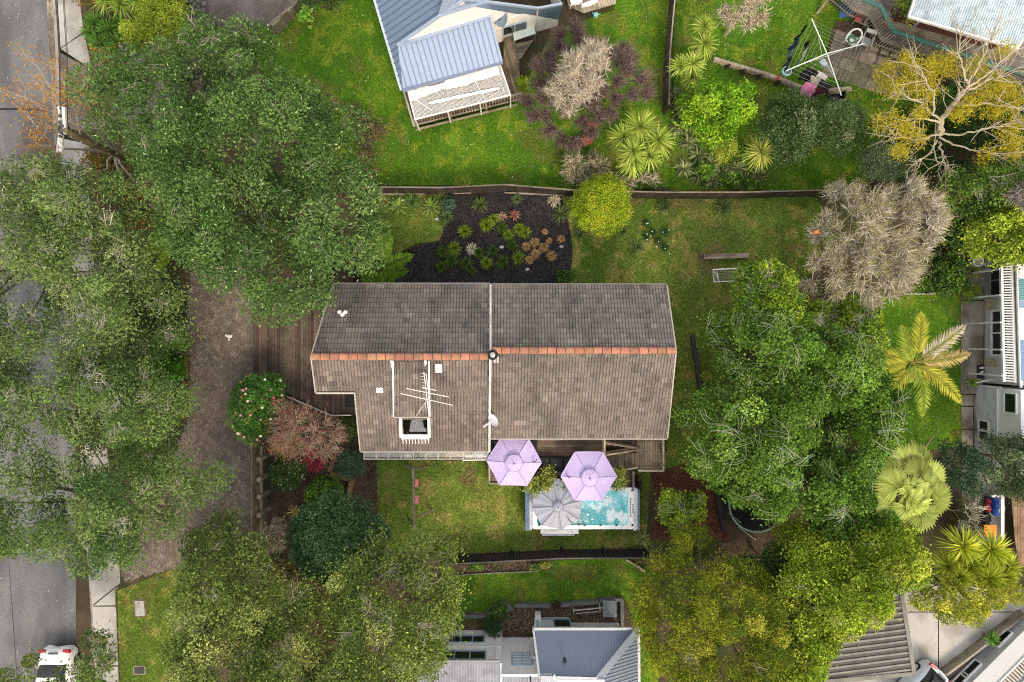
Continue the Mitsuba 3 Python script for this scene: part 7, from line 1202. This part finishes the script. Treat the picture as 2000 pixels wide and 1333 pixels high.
# thicket on the lawn edge above the fence
TH = [((.035, .06, .02), 3), ((.08, .11, .04), 3), ((.14, .17, .06), 1.5)]
for i, (px, lab) in enumerate((([(1095, 300), (1180, 296), (1200, 340), (1290, 345), (1300, 368), (1120, 366), (1092, 345)], 'thicket of pale bare stems above the dark fence'), )):
    twig_tree('thicket', lab, 'shrub', px, 1.1, .6, .4, 55, .55, (.38, .33, .23), 275, rad=.014, trunk=0.03, limbs=4, leafy=(TH, .3, .14, .05))
r = np.random.default_rng(280)
for i, (x, y) in enumerate(((1330, 215), (1322, 250), (1345, 280), (1362, 305), (1390, 320), (1335, 330), (1365, 345), (1410, 345), (1440, 330), (1455, 355), (1480, 345), (1320, 190), (1345, 245), (1390, 355))): sword('strap_plant', 'tangled dark strap-leaved plant in the bed above the dark fence', x, y, .8, 46, .08, [(.06, .09, .03), (.26, .29, .13)], 281 + i, lo=5, hi=65, droop=.7, group='strap-leaved plants above the dark fence')
for i, (x, y) in enumerate(((1375, 335), (1425, 350), (1460, 362), (1445, 300))): shrub('low_shrub', 'low broad-leaved plant among the strap plants', ell(x, y, 16, 13, 9, i), .7, FRESH, 300 + i, (.2, .12), .24, 50, group='broad-leaved plants among the strap plants'); XP[[k for k in labels if '__' not in k][-1]] = x
tree('bright_shrub', 'bright green bushy tree above the strap plants', 'tree', [(1330, 215), (1342, 180), (1400, 172), (1450, 182), (1466, 212), (1440, 252), (1400, 285), (1380, 270), (1345, 250)], 4.5, 2.2, .42, 300, (.15, .075), [((.10, .22, .015), 4), ((.16, .30, .02), 4), ((.24, .36, .03), 2), ((.06, .12, .012), 2)], 310, trunk=.1)
shrub('yellow_shrub', 'small yellow-green shrub left of the bright green bushy tree', ell(1342, 226, 20, 26, 10, 4), 3.2, [((.18, .22, .03), 3), ((.26, .29, .05), 2)], 311, (.1, .05), .3, 120); shrub('yellow_shrub', 'small yellow-green shrub below the bright green bushy tree', ell(1410, 296, 24, 20, 10, 5), 2.6, [((.18, .23, .03), 3), ((.26, .29, .05), 2)], 312, (.1, .05), .3, 120)
tree('hedge_tree', 'dark leafy tree with pale leaf flecks between the two upper right lawns', 'tree', [(1478, 218), (1505, 196), (1560, 200), (1640, 208), (1685, 232), (1680, 270), (1640, 300), (1580, 300), (1540, 330), (1500, 318), (1478, 270)], 4.2, 2.0, .5, 360, (.12, .055), [((.035, .065, .02), 4), ((.06, .095, .035), 3), ((.17, .20, .11), 1.2)], 313, trunk=.12, fill=.3, gap=.85)
shrub('grey_shrub', 'grey-green rounded shrub right of the dark hedge tree', ell(1724, 316, 56, 34, 14, 6), 2.2, [((.12, .16, .085), 4), ((.19, .24, .14), 3)], 314, (.09, .045), .36, 170)
# yellow-leafed tree with bare limbs at the upper right
r = np.random.default_rng(320); YT = thing('yellow_leafed_tree', 'spreading tree with thick bare limbs and yellow-green leaf tufts in the upper right', 'tree'); z0 = 4.2; BRK = (.42, .36, .26); b0 = at(1828, 268, 2.5)
def pth(pts, r0, r1, nm='limb'):
    P = np.array([at(x, y, z) for x, y, z in pts]); t = np.linspace(0, 1, len(P)); tt = np.linspace(0, 1, 4 * len(P)); Q = np.stack([np.interp(tt, t, P[:, i]) for i in range(3)], 1); Q[1:-1] += r.normal(0, .04, Q[1:-1].shape); mb = MB(jit(BRK, .12, r)); mb.tube(Q, np.linspace(r0, r1, len(Q)), 7)
    for _ in range(int(5 + 3 * len(P))):
        i = r.integers(len(Q) // 3, len(Q)); d = unit(Q[min(i + 1, len(Q) - 1)] - Q[max(i - 1, 0)]); L = r.uniform(.5, 1.7); e = Q[i] + unit(d + r.normal(0, .8, 3) * [1, 1, .5]) * L; mid = (Q[i] + e) / 2 + r.normal(0, .12, 3); mb.tube([Q[i], mid, e], [.02, .014, .006], 5, jit(BRK, .15, r)); e2 = mid + unit(e - mid + r.normal(0, .5, 3)) * L * .5; mb.tube([mid, e2], [.011, .005], 4, BRK)
    part(YT, nm, mb, 'bark'); return Q
mb = MB(BRK); mb.tube([b0 * [1, 1, 0], b0, at(1836, 240, 4.0)], [.17, .16, .14], 9); part(YT, 'trunk', mb, 'bark')
pth([(1836, 262, 4.0), (1838, 236, 4.4), (1862, 205, 5.0), (1890, 172, 5.5)], .14, .10)
for pts in ([(1890, 172, 5.5), (1885, 150, 5.8), (1875, 110, 6.2), (1876, 60, 6.6)], [(1890, 172, 5.5), (1905, 140, 5.9), (1925, 100, 6.4), (1938, 70, 6.6)], [(1892, 170, 5.5), (1930, 145, 6), (1975, 105, 6.5), (2020, 80, 6.8)], [(1892, 175, 5.5), (1940, 155, 5.8), (1990, 140, 6.2)], [(1838, 236, 4.4), (1815, 215, 4.9), (1790, 195, 5.4), (1750, 180, 5.8)], [(1822, 222, 4.8), (1822, 180, 5.4), (1800, 140, 6.0), (1778, 110, 6.3)], [(1836, 262, 4.0), (1800, 272, 4.3), (1740, 268, 4.8)], [(1836, 265, 4.0), (1880, 262, 4.6), (1940, 250, 5.2), (1985, 235, 5.6)], [(1834, 268, 4.0), (1870, 285, 4.6), (1930, 300, 5.1), (1980, 305, 5.3)], [(1830, 275, 3.8), (1820, 295, 4.3), (1780, 325, 4.8)], [(1834, 278, 3.8), (1845, 310, 4.3), (1848, 335, 4.6)], [(1862, 205, 5.0), (1920, 205, 5.3), (1990, 208, 5.7), (2020, 210, 5.8)], [(1836, 240, 4.4), (1790, 230, 4.8), (1750, 240, 5.2)]): pth(pts, .055, .014)
tf_ = []
for x, y, s in ((1735, 150, 26), (1800, 140, 30), (1835, 130, 26), (1860, 130, 20), (1790, 165, 24), (1815, 180, 16), (1910, 130, 22), (1935, 160, 26), (1960, 175, 20), (1915, 185, 18), (1800, 220, 14), (1730, 235, 20), (1760, 250, 18), (1790, 265, 16), (1945, 215, 20), (1980, 195, 18), (1970, 270, 22), (1980, 300, 18), (1930, 305, 14), (1760, 290, 14), (1985, 240, 16), (1745, 175, 16), (1960, 95, 12), (1890, 210, 14), (1775, 120, 14), (1870, 225, 12)):
    for _ in range(int(s * .9)): a = r.uniform(0, 6.28); q = math.sqrt(r.random()); tf_.append(at(x + s * q * math.cos(a), y + s * q * math.sin(a), r.uniform(3.8, 5.6)))
tf_ = np.array(tf_); q = np.repeat(tf_, 30, 0) + r.normal(0, .17, (30 * len(tf_), 3)); mb = MB(); leaves(mb, q, unit(r.normal(0, 1, (len(q), 3)) * [1, 1, .4]), unit(r.normal(0, .5, (len(q), 3)) + [0, 0, 1]), .17, .04, palette([((.28, .24, .02), 3), ((.36, .29, .025), 3), ((.2, .2, .03), 2)], len(q), r) * r.uniform(.7, 1.25, (len(q), 1))); part(YT, 'leaves', mb, 'leaf')
# right-hand trees
tree('dark_tree', 'dark green undergrowth tree below the yellow-leafed limbs at upper right', 'tree', [(1760, 210), (1840, 190), (1900, 150), (1960, 170), (2060, 200), (2060, 340), (1960, 350), (1880, 340), (1800, 320), (1780, 270)], 3.0, 1.2, .55, 260, (.14, .07), DARK + [((.07, .12, .03), 2)], 330, trunk=.1)
tree('leafy_tree', 'mid-green tree at the right edge below the yellow-leafed tree', 'tree', [(1845, 350), (1900, 330), (1960, 330), (2060, 320), (2060, 440), (1960, 440), (1900, 430), (1850, 440), (1832, 400)], 6, 3.2, .5, 300, (.13, .08), [((.08, .14, .025), 4), ((.13, .2, .035), 3), ((.04, .08, .02), 2)], 331, trunk=.13, stems=(20, .8, .010, PGL))
tree('golden_tree', 'bright yellow-green tree over the upper end of the slatted pergola', 'tree', [(1885, 440), (1930, 410), (1990, 400), (2060, 400), (2060, 520), (1990, 512), (1940, 510), (1900, 498), (1878, 478)], 6.5, 3.6, .5, 330, (.13, .085), LIME, 332, trunk=.13)
twig_tree('bare_branch', 'bare grey branching shrub at the right edge between the two leafy trees', 'shrub', [(1915, 385), (1960, 370), (2050, 350), (2050, 400), (1960, 410)], 7.0, 6.2, .4, 60, .7, (.2, .17, .16), 333, rad=.014, trunk=.06, limbs=8)
shrub('leafy_bed', 'low dark leafy plants between two white edging boards at the right', [(1775, 560), (1800, 500), (1850, 495), (1880, 510), (1885, 570), (1830, 572)], 1.2, FRESH[:1] + DARK + [((.04, .10, .02), 3)], 334, (.16, .1), .35, 120, flowers=(26, [(.4, .42, .06)], .07)); shrub('low_shrub', 'small yellow-green clump right of the leafy bed on the side path', ell(1893, 572, 18, 17, 9, 8), .8, [((.16, .22, .03), 3), ((.08, .15, .02), 2)], 335, (.12, .03), .25, 110); sword('flax', 'yellow-green spiky plant below the white pot', 1899, 530, .55, 60, .05, [(.2, .26, .05), (.32, .36, .08)], 336, droop=.3)
shrub('leafy_bed', 'leafy green plants between the twiggy tree and the yellow-green tree', [(1840, 440), (1875, 430), (1890, 460), (1870, 490), (1830, 478), (1815, 455)], 1.2, FRESH[:1] + DARK, 337, (.2, .13), .35, 90); sword('potted_plant', 'green rosette plant beside the black patterned mat', 1898, 747, .42, 44, .05, [(.12, .2, .03), (.26, .34, .07)], 338, z=.3, droop=.35)
tree('leafy_tree', 'dark glossy tree covering the corner of the white house at the right edge', 'tree', [(1915, 860), (1950, 842), (1990, 850), (2060, 850), (2060, 960), (1990, 968), (1940, 958), (1912, 920)], 6, 3.4, .46, 330, (.11, .06), [((.035, .06, .025), 4), ((.06, .09, .035), 3), ((.12, .16, .08), 1.5)], 340, trunk=.12); tree('leafy_tree', 'dark blue-green tree right of the fan palm', 'tree', [(1820, 880), (1845, 864), (1885, 870), (1898, 900), (1892, 950), (1860, 968), (1835, 930)], 5, 2.8, .42, 300, (.11, .055), [((.02, .045, .022), 4), ((.035, .07, .035), 3), ((.06, .10, .06), 1)], 341, trunk=.1)
twig_tree('bare_branch', 'pale bare branches over the dark bank left of the trellis fence', 'shrub', [(1870, 985), (1900, 965), (1905, 1010), (1885, 1040), (1865, 1035)], 2.6, 1.8, .4, 24, .8, (.38, .36, .28), 342, rad=.016, trunk=.04, limbs=6); shrub('bank_shrub', 'olive scrub on the bank between the fan palm and the trellis fence', [(1862, 975), (1900, 965), (1905, 1050), (1860, 1055)], .8, [((.06, .07, .02), 3), ((.1, .1, .03), 2)], 343, (.09, .03), .3, 110)
m = MB((.25, .2, .14)); m.tube([at(1808, 890, .0), at(1808, 872, .6), at(1820, 855, .9), at(1833, 843, 1.1)], [.09, .07, .04, .02], 7); m.tube([at(1808, 878, .5), at(1796, 868, .8)], [.05, .02], 6); single('dead_stump', 'forked dead trunk on the lawn left of the dark blue-green tree', 'stump', m, 'bark')
tree('conifer', 'wide golden-green conifer with a dark upper side at the bottom right', 'tree', [(1300, 1062), (1370, 1046), (1410, 1072), (1470, 1100), (1510, 1150), (1522, 1230), (1520, 1300), (1500, 1400), (1360, 1400), (1322, 1330), (1262, 1280), (1248, 1230), (1252, 1140), (1270, 1100)], 8.5, 3.5, .5, 520, (.14, .036), CON, 350, trunk=.22, gap=1.05, rough=.42, flatten=.95, tone=.35, stems=(5, .7, .011, PGL), fill=.6)
tree('golden_tree', 'broad golden-green tree left of the carport', 'tree', [(1500, 1100), (1540, 1042), (1590, 1040), (1650, 1052), (1720, 1032), (1800, 1050), (1818, 1090), (1775, 1120), (1722, 1140), (1698, 1178), (1650, 1218), (1608, 1262), (1572, 1302), (1560, 1400), (1520, 1400), (1524, 1300), (1530, 1200)], 8, 4.2, .5, 380, (.12, .075), LIME + CON[:1], 351, trunk=.2, stems=(14, .7, .010, (.36, .33, .2)), tone=.25, gap=1.0, fill=.6)
tree('golden_tree', 'golden-green tree over the concrete yard below the yucca heads', 'tree', [(1762, 1160), (1790, 1140), (1840, 1130), (1900, 1150), (1980, 1140), (2040, 1130), (2040, 1165), (1950, 1165), (1910, 1180), (1885, 1212), (1862, 1212), (1820, 1190), (1790, 1180)], 5.5, 3.2, .42, 300, (.12, .06), YEL, 352, trunk=.12, tone=.3)
tree('dark_tree', 'mid-green tree between the golden tree and the fan palm', 'tree', [(1560, 1010), (1640, 1000), (1700, 980), (1760, 1040), (1700, 1050), (1600, 1050)], 5, 2.8, .45, 280, (.16, .1), FRESH, 353, trunk=.12); tree('dark_tree', 'dark tree in the shade between the conifer and the golden tree', 'tree', [(1420, 1080), (1500, 1060), (1560, 1060), (1540, 1110), (1520, 1180), (1470, 1110)], 4, 2.0, .45, 260, (.13, .07), FRESH[:1] + DARK, 354, trunk=.1)
shrub('olive_shrub', 'dark olive shrub at the right end of the black fence', [(1262, 1060), (1310, 1052), (1370, 1040), (1400, 1050), (1380, 1090), (1300, 1100)], 2.4, [((.05, .075, .02), 3), ((.1, .13, .04), 2)], 355, (.1, .055), .36, 150)
tree('lime_tree', 'lime-green small tree beside the bark bed right of the spa', 'tree', [(1285, 975), (1300, 952), (1330, 962), (1368, 962), (1372, 990), (1345, 1010), (1362, 1040), (1330, 1060), (1300, 1030), (1288, 1000)], 3.4, 1.6, .32, 230, (.13, .08), LIME[:2] + FRESH[:1], 356, trunk=.07, stems=(16, .6, .010, PGL))
# planting between the driveway and the front deck
shrub('camellia', 'camellia bush with pink and white flowers at the edge of the brick driveway', [(470, 752), (500, 735), (545, 732), (558, 765), (545, 810), (520, 850), (500, 870), (470, 850), (450, 820), (455, 780)], 2.4, [((.035, .09, .018), 4), ((.06, .15, .03), 3), ((.11, .18, .04), 1.5)], 360, (.11, .07), .34, 170, flowers=(60, [(.75, .35, .42), (.8, .62, .6), (.8, .78, .66), (.72, .2, .2)], .13))
twig_tree('maple', 'red-leafed maple with tangled bare twigs beside the front deck', 'tree', [(540, 790), (560, 772), (620, 790), (660, 800), (690, 830), (680, 870), (640, 905), (600, 890), (560, 900), (530, 870), (528, 830)], 2.6, 1.2, .5, 60, .7, (.30, .23, .17), 361, rad=.009, trunk=.07, leafy=([((.19, .05, .06), 3), ((.26, .10, .08), 2), ((.20, .13, .06), 2), ((.10, .03, .03), 2)], .4, .10, .05))
shrub('flowering_shrub', 'dark glossy shrub dotted with small white flowers beside the driveway fence', ell(566, 918, 36, 32, 12, 9), 1.5, DARK, 362, (.09, .055), .3, 150, flowers=(40, [(.8, .8, .8)], .055)); shrub('green_shrub', 'fresh green leafy shrub below the white-flowered shrub', [(600, 960), (625, 932), (660, 940), (665, 965), (640, 985), (602, 980)], 1.0, FRESH[:2] + DARK[:1], 363, (.13, .08), .28, 120); shrub('blue_shrub', 'blue-grey spiky shrub beside the stepped timber edging', ell(688, 905, 30, 30, 12, 10), 1.1, [((.05, .09, .055), 3), ((.10, .16, .10), 2)], 364, (.15, .025), .3, 150); shrub('autumn_shrub', 'yellow-brown shrub between the red maple and the white-flowered shrub', [(535, 860), (575, 845), (590, 870), (570, 890), (535, 888)], 1.4, [((.22, .17, .04), 3), ((.3, .2, .05), 2)], 365, (.08, .04), .28, 120); shrub('red_shrub', 'thin crimson-leafed shrub right of the white-flowered shrub', [(592, 872), (612, 880), (618, 905), (632, 880), (640, 890), (628, 915), (605, 912)], 1.3, [((.26, .03, .05), 3), ((.16, .025, .03), 2)], 366, (.1, .05), .22, 60)
sword('flax', 'yellow-green fan-leaved plant at the upper rim of the round blue-green tree', 628, 978, .6, 40, .04, [(.18, .22, .05), (.3, .34, .1)], 367, droop=.2); sword('flax', 'yellow spiky leaves left of the round blue-green tree', 577, 1000, .55, 26, .05, [(.3, .26, .06), (.4, .34, .1)], 368, droop=.3)
twig_tree('bare_shrub', 'pale twiggy shrub at the lower end of the driveway fence', 'shrub', [(520, 1020), (545, 1005), (572, 1030), (565, 1070), (530, 1085), (512, 1060)], 2.0, 1.0, .4, 90, .5, (.33, .28, .2), 369, rad=.012, trunk=.04, limbs=6); shrub('low_shrub', 'dark shrub on the deck edge at the red maple', [(660, 815), (700, 815), (702, 860), (672, 850)], .9, DARK, 370, (.1, .05), .3, 90)
tree('hedge', 'bright green hedge bush at the left edge of the brick driveway', 'hedge', [(305, 660), (330, 650), (362, 640), (364, 700), (372, 735), (330, 745), (300, 720)], 2.2, 1.0, .35, 200, (.12, .07), [((.05, .14, .015), 4), ((.08, .19, .02), 3), ((.03, .08, .015), 2)], 371, trunk=.06)
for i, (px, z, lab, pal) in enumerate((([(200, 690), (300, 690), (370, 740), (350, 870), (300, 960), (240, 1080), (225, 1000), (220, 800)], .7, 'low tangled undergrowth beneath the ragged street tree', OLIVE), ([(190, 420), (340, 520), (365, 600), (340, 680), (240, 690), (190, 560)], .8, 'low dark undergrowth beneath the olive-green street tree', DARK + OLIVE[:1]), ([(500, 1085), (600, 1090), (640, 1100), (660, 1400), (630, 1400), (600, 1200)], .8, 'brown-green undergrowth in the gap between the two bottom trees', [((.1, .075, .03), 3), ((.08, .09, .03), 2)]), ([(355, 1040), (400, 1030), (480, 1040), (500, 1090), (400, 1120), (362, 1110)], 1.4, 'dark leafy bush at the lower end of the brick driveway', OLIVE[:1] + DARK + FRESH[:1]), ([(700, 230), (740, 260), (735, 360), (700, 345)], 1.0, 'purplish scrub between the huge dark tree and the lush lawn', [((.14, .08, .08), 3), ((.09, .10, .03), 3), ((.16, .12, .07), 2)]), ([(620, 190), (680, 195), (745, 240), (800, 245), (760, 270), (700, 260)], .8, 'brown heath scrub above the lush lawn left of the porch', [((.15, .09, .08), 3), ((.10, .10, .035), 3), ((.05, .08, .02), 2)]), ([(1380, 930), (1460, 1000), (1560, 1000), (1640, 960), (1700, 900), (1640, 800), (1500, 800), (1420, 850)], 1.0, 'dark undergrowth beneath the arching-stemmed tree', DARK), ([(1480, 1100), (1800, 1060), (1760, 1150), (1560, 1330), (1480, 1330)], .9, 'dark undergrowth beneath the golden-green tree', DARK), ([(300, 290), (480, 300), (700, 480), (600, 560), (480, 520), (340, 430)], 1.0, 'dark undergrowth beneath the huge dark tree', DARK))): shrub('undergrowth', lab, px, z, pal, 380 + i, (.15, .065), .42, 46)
# vine and pots by the spa, pots on decks
shrub('vine', 'yellow-green climbing vine between the sofa and the spa pool', [(1030, 935), (1060, 915), (1075, 905), (1085, 930), (1112, 945), (1108, 962), (1050, 962), (1025, 955)], 2.0, [((.16, .20, .035), 4), ((.28, .31, .08), 3), ((.09, .12, .02), 2)], 400, (.11, .075), .25, 60, ze=1.5, flowers=(14, [(.6, .6, .35)], .08)); shrub('vine', 'yellow-green vine right of the umbrella over the spa', [(1195, 915), (1212, 908), (1222, 930), (1212, 952), (1198, 950)], 2.1, [((.16, .20, .035), 4), ((.28, .31, .08), 3)], 401, (.1, .06), .2, 50, ze=1.6)
shrub('dark_shrub', 'dark purple potted bush at the corner of the spa and the stair', ell(1241, 938, 11, 17, 10, 11), 1.3, [((.02, .012, .014), 3), ((.035, .02, .02), 2)], 402, (.07, .04), .2, 110); shrub('low_shrub', 'round-leaved plant at the right corner of the stair landing', ell(1295, 870, 6, 12, 8, 12), .8, DARK, 403, (.12, .1), .15, 24)
shrub('potted_plant', 'yellow-green potted plant on the steps beside the brown bare tree', ell(1021, 168, 12, 15, 10, 13), 1.4, LIME, 404, (.1, .06), .2, 90); shrub('low_shrub', 'large-leaved bright green plant at the top end of the lush lawn', [(585, 25), (600, 15), (612, 35), (605, 52), (590, 45)], .7, [((.12, .24, .03), 3), ((.2, .34, .06), 2)], 405, (.3, .2), .25, 14)
shrub('potted_plant', 'straggly yellow-green climber beside the green handrail', [(1735, -10), (1760, -10), (1762, 30), (1770, 55), (1750, 55), (1738, 20)], 2.6, [((.2, .24, .04), 3), ((.1, .15, .03), 2)], 406, (.13, .06), .25, 60, ze=1.6); shrub('dark_shrub', 'dark bush at the top edge above the timber fence panel', [(575, -30), (700, -30), (690, 10), (640, 22), (590, 18)], 2.2, DARK, 407, (.1, .05), .4, 170, flowers=(16, [(.75, .75, .7)], .06))
tp = sleepers('timber_fence', 'old timber fence panel at the edge of the asphalt driveway', [((532, 55), (552, 38)), ((536, 58), (556, 41)), ((553, 38), (575, 20))], .12, .9, (.28, .24, .17), cat='fence'); posts(tp, ats([(531, 58), (570, 28), (552, 42)], .5), 1.0, .12, (.3, .26, .19))
for i, (x, y) in enumerate(((1381, 735), (1383, 772))): shrub('low_shrub', ('upper', 'lower')[i] + ' small yellow-green clump beside the dark grey timber edging', ell(x - 2, y, 9, 10, 9, 20 + i), .5, [((.17, .21, .03), 3), ((.24, .27, .05), 2)], 410 + i, (.08, .05), .16, 60)
shrub('fern_clump', 'dark fern clump in the pebble yard of the weatherboard house', ell(962, 1222, 20, 16, 10, 14), 1.0, [((.02, .05, .02), 3), ((.04, .08, .03), 2)], 415, (.3, .03), .3, 90); shrub('potted_plant', 'leafy pot plant at the corner of the grey timber edging', ell(975, 1190, 20, 13, 10, 15), 1.0, DARK + FRESH[:1], 416, (.14, .09), .25, 60); twig_tree('dead_shrub', 'brown dead shrub on the grey timber edging of the pebble yard', 'shrub', ell(1084, 1179, 11, 10, 9, 16), .9, .4, .2, 60, .25, (.06, .04, .025), 417, rad=.012, trunk=.03, limbs=4)
for i, (x, y) in enumerate(((932, 1108), (1045, 1108), (1065, 1103))): shrub('low_shrub', ('leafy green plant in the narrow pebble strip by the black fence', 'pale straggly plant at the right end of the narrow pebble strip', 'yellowish tuft at the right end of the narrow pebble strip')[i], ell(x, y, 12, 7, 9, 30 + i), .4, (FRESH, [((.2, .26, .08), 2), ((.1, .15, .04), 2)], [((.22, .25, .06), 2)])[i], 420 + i, (.12, .06), .15, 40)
sword('flax', 'small green fern-like plant by the low timber wall of the solar house', 1936, 1247, .6, 44, .06, [(.06, .16, .02), (.14, .26, .05)], 425, z=.6, droop=.3)

# every member of a group says which one it is by its place from left to right
NOUN = {'edging boards along the dark fence': 'pale edging boards below the long dark fence', 'strap-leaf clumps in the top left verge bed': 'glossy strap-leaf clumps in the top left verge bed', 'bright green tussocks in the black mulch bed': 'round bright green tussocks in the black mulch bed', 'dark green tussocks in the black mulch bed': 'dark green tussocks in the black mulch bed', 'tan dried tussocks in the black mulch bed': 'tan dried tussocks in the black mulch bed', 'white-flowered clumps on the patchy lawn': 'dark white-flowered clumps on the patchy lawn', 'pale stones in the mulch bed': 'pale stones in the black mulch bed', 'strap-leaved plants above the dark fence': 'tangled strap-leaved plants above the dark fence', 'broad-leaved plants among the strap plants': 'broad-leaved plants among the strap-leaved plants'}
ORD = 'leftmost second third fourth fifth sixth seventh eighth ninth tenth eleventh twelfth thirteenth fourteenth fifteenth'.split()
for gname, noun in NOUN.items():
    ks = sorted((k for k in labels if labels[k].get('group') == gname), key=lambda k: XP.get(k, 0))
    for i, k in enumerate(ks): labels[k]['label'] = ('leftmost of the ' if i == 0 else 'rightmost of the ' if i == len(ks) - 1 else ORD[i] + ' from the left of the ') + noun
